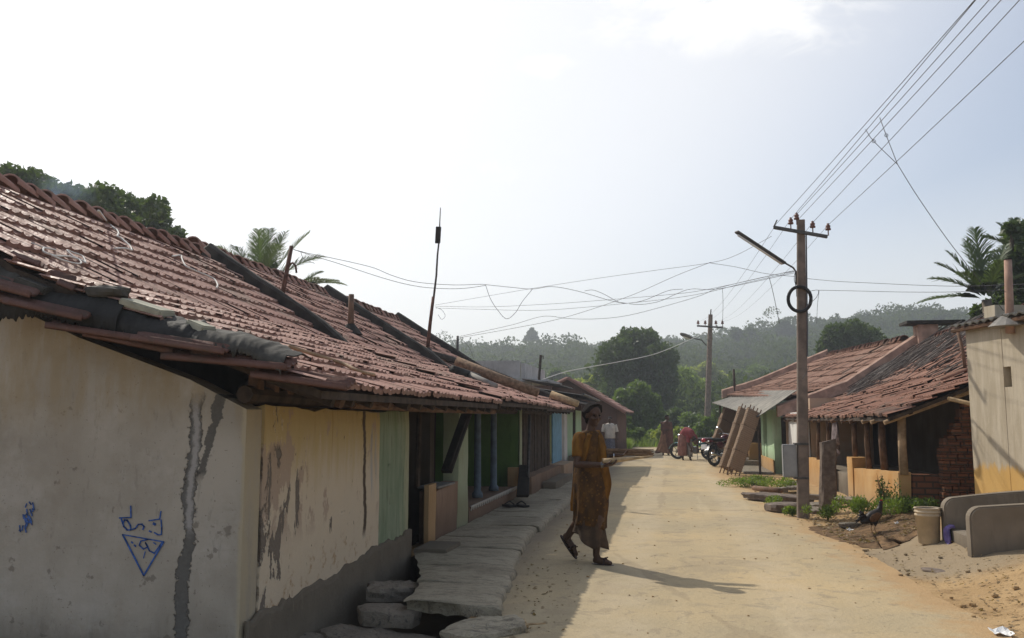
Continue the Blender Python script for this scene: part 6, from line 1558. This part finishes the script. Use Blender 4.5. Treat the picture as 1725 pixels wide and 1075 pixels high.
def foot(mb, heel, toe, ankle, s=1.0):
    h = Vector(heel); t = Vector(toe); d = (t-h).normalized(); up = Vector((0, 0, 1)); up = (up-d*up.dot(d)).normalized()
    limb(mb, [h+d*.025+up*.03*s, h.lerp(t, .55)+up*.026*s, t-d*.02+up*.016*s], [.032*s, .036*s, .020*s], 9, 3)
    sd = d.cross(up)
    for k in range(5): q = t-d*(.02+.006*k)+sd*(.030-.015*k)*s+up*.012; mb.ball(q, (.014*s, .0095*s, .010*s), 7, 5)
    limb(mb, [ankle, h+d*.045+up*.05*s], [.034*s, .036*s], 9, 3)
def head(mb, c, f, s=1.0, tilt=0.0):
    """skull, jaw, brow, nose, lips, chin and ears; f is where the face looks"""
    c = Vector(c); f = Vector(f).normalized(); up = Vector((0, 0, 1)); r_ = f.cross(up).normalized(); up = r_.cross(f)
    q = Matrix((r_, f, up)).transposed(); P = lambda x, y, z: c+(r_*x+f*y+up*z)*s
    mb.ball(P(0, -.012, .025), (.073*s, .092*s, .088*s), 16, 12, q); mb.ball(P(0, .020, -.045), (.055*s, .062*s, .066*s), 14, 10, q)
    mb.ball(P(0, .062, -.092), (.022*s, .020*s, .018*s), 10, 7, q); mb.tube([P(0, .078, .012), P(0, .100, -.022), P(0, .088, -.034)], [.009*s, .014*s, .012*s], 8)
    for sg in (-1, 1):
        mb.ball(P(.016*sg, .083, -.030), (.010*s, .012*s, .009*s), 8, 6, q); mb.ball(P(.030*sg, .070, .026), (.026*s, .014*s, .010*s), 9, 6, q)
        mb.ball(P(.040*sg, .058, -.026), (.022*s, .020*s, .020*s), 9, 6, q); mb.ball(P(.074*sg, -.008, -.008), (.012*s, .018*s, .030*s), 9, 7, q)
    mb.ball(P(0, .078, -.058), (.024*s, .010*s, .006*s), 9, 6, q); mb.ball(P(0, .077, -.068), (.021*s, .010*s, .007*s), 9, 6, q)
    return P, q
def loft(name, rings, mat, parent, k=9, amp=.05, hem=None, seed=0, n=64, closed_top=False, cut=None):
    """cloth round the body: rings of (z, cx, cy, rx, ry) with folds that deepen downwards"""
    V = []; Fs = []; m = len(rings)*4-3
    def ring(t):
        i = min(len(rings)-2, int(t)); u = t-i; return [a+(b_-a)*u for a, b_ in zip(rings[i], rings[i+1])]
    for j in range(m):
        t = (len(rings)-1)*j/(m-1); z, cx, cy, rx, ry = ring(t); dp = amp*(.25+.75*j/(m-1))
        for i in range(n):
            a = 2*math.pi*i/n; w = 1+dp*math.sin(a*k+seed+j*.05+1.5*mnoise.noise(Vector((math.cos(a)*1.3, math.sin(a)*1.3, seed+j*.06))))+dp*.9*mnoise.noise(Vector((math.cos(a)*2.2, math.sin(a)*2.2, j*.13+seed)))
            V.append((cx+math.cos(a)*rx*w, cy+math.sin(a)*ry*w, z+(hem(a)*(j/(m-1))**3 if hem else 0)))
    for j in range(m-1):
        for i in range(n): Fs.append((j*n+i, (j+1)*n+i, (j+1)*n+(i+1) % n, j*n+(i+1) % n))
    if closed_top: Fs.append(tuple(range(n)))
    b_ = MB(); b_.add(V, Fs); o = b_.build(name, MATS[mat], parent, True); s = o.modifiers.new('thick', 'SOLIDIFY'); s.thickness = .006; s.offset = -1
    return o
def cloth_tube(name, pts, rad, mat, parent, seed=0, fold=.22, k=5):
    b_ = MB(); P = [Vector(p) for p in pts]; out = []; rr_ = []; sub = 6
    Q = [P[0]*2-P[1]]+P+[P[-1]*2-P[-2]]
    for i in range(1, len(Q)-2):
        for j in range(sub):
            t = j/sub; a, c, d, e = Q[i-1], Q[i], Q[i+1], Q[i+2]; out.append(.5*((2*c)+(d-a)*t+(2*a-5*c+4*d-e)*t*t+(3*c-a-3*d+e)*t**3)); rr_.append(rad[i-1]+(rad[i]-rad[i-1])*t)
    out.append(P[-1]); rr_.append(rad[-1]); n = 26; b_.tube(out, rr_, n)
    vs = [Vector(v) for v in b_.v]
    for i, c in enumerate(out):
        for j in range(n):
            q = vs[i*n+j]; a = 2*math.pi*j/n; w = 1+fold*math.sin(k*a+seed+i*.07)*.5+fold*.6*mnoise.noise(Vector((math.cos(a)*1.5+seed, math.sin(a)*1.5, i*.12))); vs[i*n+j] = c+(q-c)*w
    b_.v = [tuple(v) for v in vs]; return b_.build(name, MATS[mat], parent, True)

# --- the woman crossing the street with her bundle
WX, WY = -.735, 8.83
wm = _thing('person', 'woman in an ochre sari and sandals striding across the road with sticks', 'person', (WX, WY, .022), YAW)
FD = Vector((.62, -.78, 0)); LS = Vector((.78, .62, 0))        # where she heads, and her left
b = MB()
hp = Vector((-.075, .02, .80)); sc_ = Vector((-.09, 0, 1.25))
b.ball((-.075, .02, .84), (.120, .105, .12), 16, 10); limb(b, [(-.078, .015, .85), (-.085, .005, 1.0), (-.095, 0, 1.14)], [.105, .095, .100], 14)
b.ball((-.093, 0, 1.18), (.125, .095, .105), 16, 10); limb(b, [sc_, sc_-LS*.14], [.062, .050]); limb(b, [sc_, sc_+LS*.14], [.062, .050])
limb(b, [(-.088, -.005, 1.26), (-.066, -.022, 1.35), (-.052, -.03, 1.42)], [.058, .046, .045], 12)
hc = Vector((-.042, -.038, 1.483)); PH, qh = head(b, hc, (.36, -.90, -.16), 1.0)
RS = sc_-LS*.145; LSH = sc_+LS*.14
rw = Vector((.035, -.285, .995)); lw_ = Vector((.165, -.10, 1.075))
limb(b, [RS, (-.222, -.15, .995), rw], [.050, .038, .024]); hand(b, rw, (.95, -.25, .06), (0, .1, 1), -1, 1.0, .8)
limb(b, [LSH, (.075, .05, 1.0), lw_], [.050, .038, .024]); hand(b, lw_, (.92, -.35, .08), (0, .1, 1), 1, 1.0, .8)
limb(b, [(-.02, .0, .80), (.0, -.06, .45), (-.030, -.02, .10)], [.085, .055, .034]); foot(b, (-.055, .01, .012), (.125, -.09, .010), (-.030, -.02, .10))
limb(b, [(-.13, .05, .80), (-.16, .10, .46), (-.305, .30, .22)], [.085, .055, .034]); foot(b, (-.345, .33, .235), (-.205, .25, .035), (-.305, .30, .24))
body = fused(b, 'body', 'skin_dark', wm, .0065, 5)
e = MB()
for sg in (-1, 1): e.ball(PH(.031*sg, .074, .008), .0105, 8, 6)
e.build('eyes', MATS['hair_black'], body, True)
hb_ = MB(); hb_.ball(PH(0, -.030, .046), (.084, .094, .084), 18, 12, qh); hb_.ball(PH(0, -.050, -.010), (.084, .075, .078), 16, 10, qh)
for sg in (-1, 1):
    for k in range(9):
        t = k/8; q0 = PH(.006*sg, .052-.10*t, .118-.012*t*t); q1 = PH(.058*sg, .038-.10*t, .098-.02*t); q2 = PH(.088*sg, -.005-.07*t, .035-.02*t); q3 = PH(.070*sg, -.085, -.035); hb_.tube([q0, q1, q2, q3], [.010, .013, .013, .010], 6); hb_.ball(PH(-.02, -.125, -.01), (.045, .042, .045), 12, 8, qh); hb_.ball(PH(.012, -.06, -.06), (.05, .04, .05), 10, 8, qh)
hh = fused(hb_, 'hair', 'hair_grey', wm, .0055, 1)
loft('sari_skirt', [(1.02, -.085, .0, .138, .116), (.90, -.080, .005, .160, .135), (.76, -.072, .005, .174, .150), (.60, -.072, .01, .170, .155), (.46, -.080, .03, .164, .16), (.36, -.084, .05, .168, .17)], 'sari_shaded', wm, 8, .07,
     lambda a: .06*max(0, -math.cos(a))+.02*math.sin(3*a), 1, closed_top=True)
loft('petticoat', [(.60, -.072, .01, .14, .13), (.42, -.080, .04, .145, .15), (.28, -.078, .06, .165, .175), (.165, -.068, .06, .178, .19)], 'petticoat', wm, 7, .10,
     lambda a: .15*max(0, -math.cos(a))+.015*math.sin(4*a), 4)
loft('blouse', [(1.325, -.082, -.008, .068, .062), (1.285, -.09, -.002, .115, .088), (1.22, -.095, 0, .140, .112), (1.12, -.093, 0, .138, .115), (1.00, -.085, 0, .130, .112)], 'sari_shaded', wm, 6, .035, None, 2)
cloth_tube('sleeve', [RS+Vector((.055, .03, .022)), RS+Vector((.012, .0, .008)), RS+Vector((-.008, -.02, -.05)), (-.222, -.14, 1.07)], [.040, .056, .058, .050], 'sari_ochre_lit', wm, 1, .10)
cloth_tube('sleeve', [LSH+Vector((-.055, -.04, .022)), LSH+Vector((-.012, -.01, .006)), LSH+Vector((.008, -.01, -.05)), (.070, .055, 1.08)], [.040, .054, .056, .050], 'sari_ochre_lit', wm, 2, .10)
cloth_tube('sari_drape', [(.0, .03, 1.31), (.025, -.06, 1.20), (.030, -.075, 1.06), (.045, -.06, .94), (.062, -.03, .80), (.045, -.01, .66), (.01, .0, .52)], [.030, .040, .048, .056, .066, .055, .020], 'sari_ochre_lit', wm, 3, .22)
cloth_tube('sari_drape', [(-.085, -.075, 1.29), (-.12, -.09, 1.18), (-.155, -.08, 1.06), (-.18, -.04, .97)], [.026, .040, .045, .04], 'sari_ochre_lit', wm, 6, .2)
cloth_tube('sari_end', [(-.205, .02, 1.0), (-.222, .03, .86), (-.232, .04, .72), (-.243, .05, .60), (-.258, .055, .52)], [.024, .028, .030, .034, .022], 'sari_ochre_lit', wm, 5, .24)
def sandal(heel, toe, rot_w=.09):
    h = Vector(heel); t = Vector(toe); d = (t-h); L = d.length; d.normalize(); sd = d.cross(Vector((0, 0, 1))).normalized(); up = sd.cross(d); V = []; n = 20
    for lay in (-.018, -.004):
        for i in range(n):
            a = 2*math.pi*i/n; u = math.cos(a); w = math.sin(a)*(.040+.006*u); V.append(h.lerp(t, .5)+d*u*(L*.5+.018)+sd*w+up*lay)
    b_ = MB(); b_.add(V, [tuple(range(n-1, -1, -1)), tuple(range(n, 2*n))]+[(i, (i+1) % n, (i+1) % n+n, i+n) for i in range(n)])
    o = b_.build('sandal', MATS['sandal'], wm); s = MB(); m_ = h.lerp(t, .62)
    s.tube([m_+sd*.042, m_+sd*.03+up*.05, m_+up*.06, m_-sd*.03+up*.05, m_-sd*.042], .009, 6); q = h.lerp(t, .85); s.tube([m_+up*.058, q+up*.03], .007, 6)
    for k in (-1, 1): s.ball(m_+sd*.014*k+up*.066+d*.02, .007, 6, 5)
    s.build('strap', MATS['sandal'], o)
sandal((-.055, .01, .012), (.125, -.09, .010)); sandal((-.345, .33, .235), (-.205, .25, .035))
bg_ = MB()
for k in range(2):
    for j in range(2): bg_.tube([rw+Vector((-.012-.016*j+.026*math.cos(t_)*.2, .027*math.cos(t_), .027*math.sin(t_))) for t_ in [2*math.pi*i/14 for i in range(15)]], .004, 5, cap=False)
bg_.tube([lw_+Vector((-.012+.026*math.cos(t_)*.2, .027*math.cos(t_), .027*math.sin(t_))) for t_ in [2*math.pi*i/14 for i in range(15)]], .006, 5, cap=False)
bg_.build('bangles', MATS['chrome'], wm)
def world_of(p): return Matrix.Translation((WX, WY, .022)) @ Matrix.Rotation(YAW, 4, 'Z') @ Vector(p)
s = MB(); rr = random.Random(31)
for k in range(34):
    a = rr.uniform(0, 6.28); r_ = .036*rr.random()**.5; p = Vector((.04+rr.uniform(-.05, .05), -.02+math.cos(a)*r_, 1.125+math.sin(a)*r_*.8)); q = Vector((.50+rr.uniform(-.04, .05), -.17+math.cos(a)*r_*1.3, 1.115+math.sin(a)*r_*1.0))
    s.tube([p, p.lerp(q, .5)+Vector((0, rr.uniform(-.006, .006), rr.uniform(-.006, .006))), q], rr.uniform(.005, .009), 5)
o = s.build('stick_bundle', MATS['straw']); o.location = (WX, WY, .022); o.rotation_euler = (0, 0, YAW); tag(o, 'bundle of brown sticks held out in front of the woman', 'stick bundle')
s = MB(); P0 = Vector((.02, -.26, 1.035)); V = []; n = 12
for i in range(n+1):
    t = i/n; c = P0.lerp(Vector((.50, -.36, 1.085)), t); w = .050*(1-t)**.7+.006; h_ = .030*(1-t)+.008
    for (u, v) in [(-1, 0), (-.5, .6), (.5, .6), (1, 0), (.5, -1), (-.5, -1)]: V.append(c+Vector((0, u*w, v*h_)))
Fs = [tuple(range(5, -1, -1)), tuple(n*6+k for k in range(6))]
for i in range(n):
    for k in range(6): Fs.append((i*6+k, i*6+(k+1) % 6, (i+1)*6+(k+1) % 6, (i+1)*6+k))
s.add(V, Fs); o = s.build('palm_sheath', MATS['straw_pale'], None, True); o.location = (WX, WY, .022); o.rotation_euler = (0, 0, YAW); tag(o, 'pointed tan palm sheath held below the stick bundle', 'palm sheath')

# --- far woman standing in the road
p2 = _thing('person', 'far woman in a long brown and orange sari standing on the road', 'person', (-.19, 35.0, .02), YAW)
b = MB(); limb(b, [(0, 0, .85), (.02, 0, 1.05), (.02, 0, 1.25)], [.13, .12, .13]); limb(b, [(-.16, 0, 1.27), (.20, 0, 1.27)], [.06, .06]); limb(b, [(.03, 0, 1.3), (.045, -.01, 1.42)], [.05, .045]); head(b, (.05, -.02, 1.47), (.5, -.85, -.1))
limb(b, [(-.17, 0, 1.26), (-.19, -.06, 1.02), (-.02, -.17, .98)], [.05, .04, .028]); hand(b, (-.02, -.17, .98), (1, -.1, .1), (0, .3, 1), -1); limb(b, [(.20, 0, 1.26), (.23, -.05, 1.02), (.08, -.17, 1.0)], [.05, .04, .028]); hand(b, (.08, -.17, 1.0), (-1, -.1, .05), (0, .3, 1), 1)
limb(b, [(-.07, 0, .85), (-.12, 0, .45), (-.13, .05, .08)], [.09, .06, .036]); limb(b, [(.08, 0, .85), (.08, 0, .45), (.06, 0, .08)], [.09, .06, .036]); foot(b, (-.12, .08, .01), (-.15, -.12, .01), (-.13, .05, .08)); foot(b, (.06, .04, .01), (.08, -.16, .01), (.06, 0, .08)); fused(b, 'body', 'skin_dark', p2, .014, 4)
hb_ = MB(); hb_.ball((.045, .01, 1.52), (.085, .098, .085), 14, 10); hb_.ball((.02, .09, 1.48), (.055, .05, .055), 12, 8); fused(hb_, 'hair', 'hair_black', p2, .012, 3)
loft('sari_skirt', [(1.0, .02, 0, .19, .15), (.8, .0, 0, .21, .17), (.5, -.04, .02, .24, .2), (.25, -.09, .03, .28, .23), (.10, -.12, .04, .32, .26)], 'orange_sari', p2, 7, .09, lambda a: .03*math.sin(2*a), 3)
loft('sari_wrap', [(1.33, .03, 0, .10, .09), (1.26, .02, 0, .22, .14), (1.1, .02, 0, .235, .17), (.9, .04, 0, .225, .185), (.6, .06, .0, .21, .20), (.3, .06, .0, .20, .20), (.16, .05, .0, .20, .2)], 'brown_sari', p2, 6, .06, None, 9)

# --- person bending over in a red shirt, beside a small child
p3 = _thing('person', 'person in red shirt and pink wrap bending forward on the road', 'person', (.55, 30.9, .02), YAW)
b = MB(); limb(b, [(-.10, .10, .84), (-.02, .0, .98), (.10, -.15, .92), (.16, -.24, .80)], [.135, .14, .13, .09]); limb(b, [(.15, -.24, .80), (.19, -.32, .72)], [.055, .05]); head(b, (.20, -.36, .66), (.2, -.75, -.62))
for sx in (-.12, .12): limb(b, [(.12+sx, -.16, .84), (.15+sx*1.3, -.22, .58), (.18+sx*.8, -.30, .40)], [.055, .04, .028]); hand(b, (.18+sx*.8, -.30, .40), (0, -.2, -1), (0, -1, .1), 1 if sx > 0 else -1)
limb(b, [(-.16, .10, .82), (-.16, .06, .45), (-.15, .10, .08)], [.10, .065, .04]); limb(b, [(.0, .08, .82), (.10, .0, .45), (.10, .06, .08)], [.10, .065, .04]); foot(b, (-.15, .13, .01), (-.16, -.08, .01), (-.15, .10, .08)); foot(b, (.10, .1, .01), (.11, -.12, .01), (.10, .06, .08)); fused(b, 'body', 'skin_dark', p3, .015, 4)
hb_ = MB(); hb_.ball((.205, -.35, .70), (.088, .098, .085), 14, 10); fused(hb_, 'hair', 'hair_black', p3, .014, 3)
b = MB(); limb(b, [(-.10, .10, .88), (-.02, .0, 1.0), (.09, -.14, .94), (.14, -.22, .84)], [.150, .158, .150, .10], 16); limb(b, [(.0, -.16, .84), (.0, -.2, .66)], [.075, .065]); limb(b, [(.24, -.16, .84), (.28, -.2, .66)], [.075, .065]); fused(b, 'shirt', 'red_shirt', p3, .016, 4)
loft('wrap', [(.92, -.10, .10, .16, .15), (.7, -.13, .09, .17, .16), (.4, -.15, .08, .17, .16), (.16, -.16, .08, .16, .15)], 'pink_cloth', p3, 7, .09, None, 2, closed_top=True)
loft('trouser_leg', [(.80, .03, .06, .12, .12), (.5, .10, .0, .10, .1), (.12, .105, .04, .08, .08)], 'grey_cloth_light', p3, 5, .06, None, 5)

# --- man in a white shirt behind the woman
pm = Vector((-2.14, 31.0, 0)); p4 = _thing('person', 'man in a white shirt and checked wrap walking behind the woman', 'person', (pm.x, pm.y, 0.012), YAW); p4.scale = (.9, .9, .9)
b = MB(); limb(b, [(0, 0, .86), (0, 0, 1.1), (0, 0, 1.32)], [.13, .125, .14]); limb(b, [(-.19, 0, 1.36), (.19, 0, 1.36)], [.065, .065]); limb(b, [(0, 0, 1.38), (0, -.02, 1.5)], [.055, .05]); head(b, (0, -.03, 1.56), (-.2, -.95, -.1), 1.05)
for sx, el_ in ((-1, (-.27, .02, 1.08)), (1, (.28, -.02, 1.09))): limb(b, [(.20*sx, 0, 1.35), el_, (.27*sx, -.10, .86)], [.055, .042, .03]); hand(b, (.27*sx, -.10, .86), (0, -.1, -1), (0, -1, 0), sx)
limb(b, [(-.09, 0, .86), (-.10, -.05, .46), (-.10, 0, .08)], [.10, .065, .04]); limb(b, [(.09, 0, .86), (.10, .05, .46), (.11, .14, .08)], [.10, .065, .04]); foot(b, (-.10, .03, .01), (-.10, -.19, .01), (-.10, 0, .08)); foot(b, (.11, .17, .01), (.11, -.05, .01), (.11, .14, .08)); fused(b, 'body', 'skin_dark', p4, .015, 4)
hb_ = MB(); hb_.ball((0, .0, 1.61), (.088, .102, .088), 14, 10); fused(hb_, 'hair', 'hair_black', p4, .014, 3)
loft('shirt', [(1.44, 0, 0, .08, .07), (1.39, 0, 0, .2, .12), (1.25, 0, 0, .215, .155), (1.0, 0, 0, .20, .16), (.84, 0, 0, .21, .17)], 'white_shirt', p4, 5, .04, None, 1)
for sx in (-1, 1): cloth_tube('sleeve', [(.20*sx, 0, 1.37), (.245*sx, 0, 1.22), (.275*sx, 0, 1.09)], [.078, .075, .07], 'white_shirt', p4, sx, .08)
loft('wrap', [(.96, 0, 0, .17, .15), (.7, 0, 0, .19, .17), (.42, 0, .03, .20, .19), (.34, 0, .03, .2, .2)], 'check_cloth', p4, 6, .08, None, 3)

# --- rooster
rc = _thing('rooster', 'black and brown rooster standing on the litter patch by the road', 'rooster', (2.44, 11.5, gz(2.44, 11.5)+.02), YAW+.25)
b = MB(); q = Matrix.Rotation(-.42, 3, 'Y'); b.ball((0, 0, .205), (.115, .068, .075), 16, 10, q); b.ball((.055, 0, .235), (.065, .058, .065), 12, 8)
limb(b, [(.075, 0, .25), (.108, 0, .315), (.115, 0, .36)], [.050, .032, .023]); b.ball((.122, 0, .375), (.029, .022, .024), 10, 8); limb(b, [(-.09, 0, .165), (-.14, 0, .15), (-.17, 0, .15)], [.045, .035, .018])
for sy in (-1, 1): limb(b, [(.005, .035*sy, .15), (.0, .035*sy, .105)], [.034, .016])
fused(b, 'body', 'bird_black', rc, .008, 4)
for sy in (-1, 1): w = MB(); w.ball((-.015, .064*sy, .205), (.090, .014, .048), 12, 8, q); w.build('wing', MATS['bird_brown'], rc, True)
tb = MB(); rr = random.Random(5)
for k in range(11):
    t = k/10; z = .16+.06*t; pts = [Vector((-.10, rr.uniform(-.02, .02), z)), Vector((-.17, rr.uniform(-.03, .03), z+.02+.03*t)), Vector((-.235+.03*t, rr.uniform(-.04, .04), z+.0+.05*t-.03*(1-t)))]; tb.tube(pts, [.013, .014, .004], 6)
tb.build('tail', MATS['bird_black'], rc, True)
c_ = MB()
for k in range(4): c_.ball((.112+.010*k, 0, .402+.004*math.sin(k*2)), (.008, .004, .011), 8, 6)
c_.ball((.138, 0, .350), (.007, .006, .013), 8, 6); c_.build('comb', MATS['comb_red'], rc, True)
k_ = MB(); k_.tube([(.144, 0, .374), (.166, 0, .367)], [.008, .002], 7); k_.build('beak', MATS['bird_leg'], rc)
for sy in (-1, 1):
    l_ = MB(); l_.tube([(.0, .035*sy, .11), (-.012, .035*sy, .06), (.002, .035*sy, .012)], [.009, .007, .006], 7)
    for a in (-.5, 0, .5): l_.tube([(.002, .035*sy, .012), (.048*math.cos(a), .035*sy+.05*math.sin(a), .004)], [.005, .003], 6)
    l_.tube([(.002, .035*sy, .012), (-.028, .035*sy, .004)], [.005, .003], 6); l_.build('leg', MATS['bird_leg'], rc)

# --- motorcycles
def motorcycle(label, loc, rz, paint, scale=1.0):
    t = _thing('motorcycle', label, 'motorcycle', loc, rz, 'parked motorcycles'); t.scale = (scale,)*3; t.rotation_euler = (R(-7), 0, rz)
    for x in (0, 1.27):
        w = MB(); V = []; Fs = []; n, m_ = 32, 10
        for i in range(n):
            a = 2*math.pi*i/n
            for j in range(m_): c = 2*math.pi*j/m_; r_ = .262+.046*math.cos(c); V.append((x+r_*math.cos(a), .050*math.sin(c), .308+r_*math.sin(a)))
        for i in range(n):
            for j in range(m_): Fs.append((i*m_+j, i*m_+(j+1) % m_, ((i+1) % n)*m_+(j+1) % m_, ((i+1) % n)*m_+j))
        w.add(V, Fs); wo = w.build('wheel', MATS['black_rubber'], t, True)
        r_ = MB(); r_.tube([(x+.218*math.cos(a), 0, .308+.218*math.sin(a)) for a in [2*math.pi*i/32 for i in range(33)]], .016, 8, cap=False); r_.tube([(x, -.06, .308), (x, .06, .308)], .05, 12)
        for k in range(6): a = 2*math.pi*k/6; r_.tube([(x+.04*math.cos(a), 0, .308+.04*math.sin(a)), (x+.21*math.cos(a), 0, .308+.21*math.sin(a))], .013, 6)
        r_.build('rim', MATS['engine_grey'], wo)
    f = MB()
    for sy in (-.09, .09): f.tube([(0, sy, .308), (.30, sy, .42), (.52, sy, .36)], .022, 7); f.tube([(.30, sy, .42), (.0, sy*.8, .70), (-.22, sy*.7, .76)], .016, 7); f.tube([(0, sy, .30), (.05, sy*1.1, .62)], .026, 8)
    f.tube([(1.02, 0, .86), (.62, 0, .70), (.25, 0, .68)], .03, 8); f.tube([(1.02, 0, .84), (.78, 0, .40), (.50, 0, .28)], .026, 8); f.build('frame', MATS['black_paint'], t, True)
    g = MB(); g.box((.58, 0, .38), (.34, .22, .24)); g.ball((.52, .0, .33), (.16, .15, .11)); g.tube([(.66, 0, .45), (.72, 0, .62)], .085, 12); g.build('engine', MATS['engine_grey'], t, bevel=.02)
    ex = MB(); ex.tube([(.72, -.10, .40), (.60, -.16, .22), (.2, -.17, .26), (-.12, -.18, .34), (-.30, -.18, .38)], [.02, .022, .035, .048, .042], 10); ex.build('exhaust', MATS['chrome'], t, True)
    tk = MB(); tk.ball((.74, 0, .82), (.27, .145, .135), 18, 12, Matrix.Rotation(.16, 3, 'Y')); tk.build('fuel_tank', MATS[paint], t, True)
    st_ = MB(); limb(st_, [(.50, 0, .80), (.24, 0, .79), (-.10, 0, .83)], [.10, .115, .10], 12); st_.v = [(x, y*1.15, .80+(z-.80)*.5) for x, y, z in st_.v]; st_.build('seat', MATS['black_rubber'], t, True)
    cw = MB(); cw.ball((-.14, 0, .78), (.26, .11, .075), 14, 8, Matrix.Rotation(.22, 3, 'Y')); 
    for sy in (-1, 1): cw.ball((.25, .12*sy, .64), (.18, .025, .10), 12, 8)
    cw.build('body_panel', MATS[paint], t, True)
    tl = MB(); tl.ball((-.39, 0, .80), (.05, .085, .06), 12, 8); tl.build('tail_light', MATS['tail_red'], t, True)
    for sy in (-1, 1): i_ = MB(); i_.tube([(-.34, .06*sy, .74), (-.36, .16*sy, .75)], .010, 6); i_.ball((-.36, .18*sy, .75), (.03, .03, .025), 9, 6); i_.build('indicator', MATS['chrome'], t, True)
    fd = MB()
    for i in range(9):
        a0 = R(70+i*12); fd.box((.345*math.cos(a0), 0, .308+.345*math.sin(a0)), (.09, .15, .016), Matrix.Rotation(-a0+R(90), 3, 'Y'))
    fd.build('rear_mudguard', MATS['black_paint'], t)
    fd = MB()
    for i in range(8): a0 = R(25+i*15); fd.box((1.27+.335*math.cos(a0), 0, .308+.335*math.sin(a0)), (.10, .13, .014), Matrix.Rotation(-a0+R(90), 3, 'Y'))
    fd.build('front_mudguard', MATS[paint], t)
    np_ = MB(); np_.box((-.40, 0, .60), (.014, .22, .15), Matrix.Rotation(.2, 3, 'Y')); np_.build('number_plate', MATS['white_plastic'], t, bevel=.004)
    fk = MB()
    for sy in (-.08, .08): fk.tube([(1.27, sy, .308), (1.04, sy, .93)], .024, 8)
    fk.build('front_fork', MATS['chrome'], t, True)
    hbb = MB(); hbb.tube([(.86, -.37, 1.02), (.94, -.30, 1.03), (1.02, -.12, .98), (1.02, .12, .98), (.94, .30, 1.03), (.86, .37, 1.02)], .014, 7); hbar = hbb.build('handlebar', MATS['chrome'], t, True)
    for sy in (-1, 1):
        mm = MB(); mm.tube([(.93, .30*sy, 1.03), (.92, .33*sy, 1.16), (.90, .42*sy, 1.20)], .007, 6); mm.ball((.89, .44*sy, 1.21), (.018, .065, .042), 12, 8); mm.build('mirror', MATS['chrome'], hbar, True)
        gr = MB(); gr.tube([(.86, .38*sy, 1.02), (.90, .29*sy, 1.03)], .021, 8); gr.build('grip', MATS['black_rubber'], hbar, True)
    hl = MB(); hl.ball((1.13, 0, .90), (.085, .10, .10), 14, 10); hl.build('headlight', MATS['chrome'], t, True)
    ss = MB(); ss.tube([(.42, .10, .30), (.34, .30, .01)], .012, 6); ss.build('side_stand', MATS['engine_grey'], t)
    return t
motorcycle('dark motorcycle with red tail light parked beside the leaning bamboo mats', (1.30, 27.4, .015), R(48), 'maroon_paint')
motorcycle('teal motorcycle parked half hidden behind the dark motorcycle', (1.30, 31.5, .015), R(158), 'teal_paint', .92)
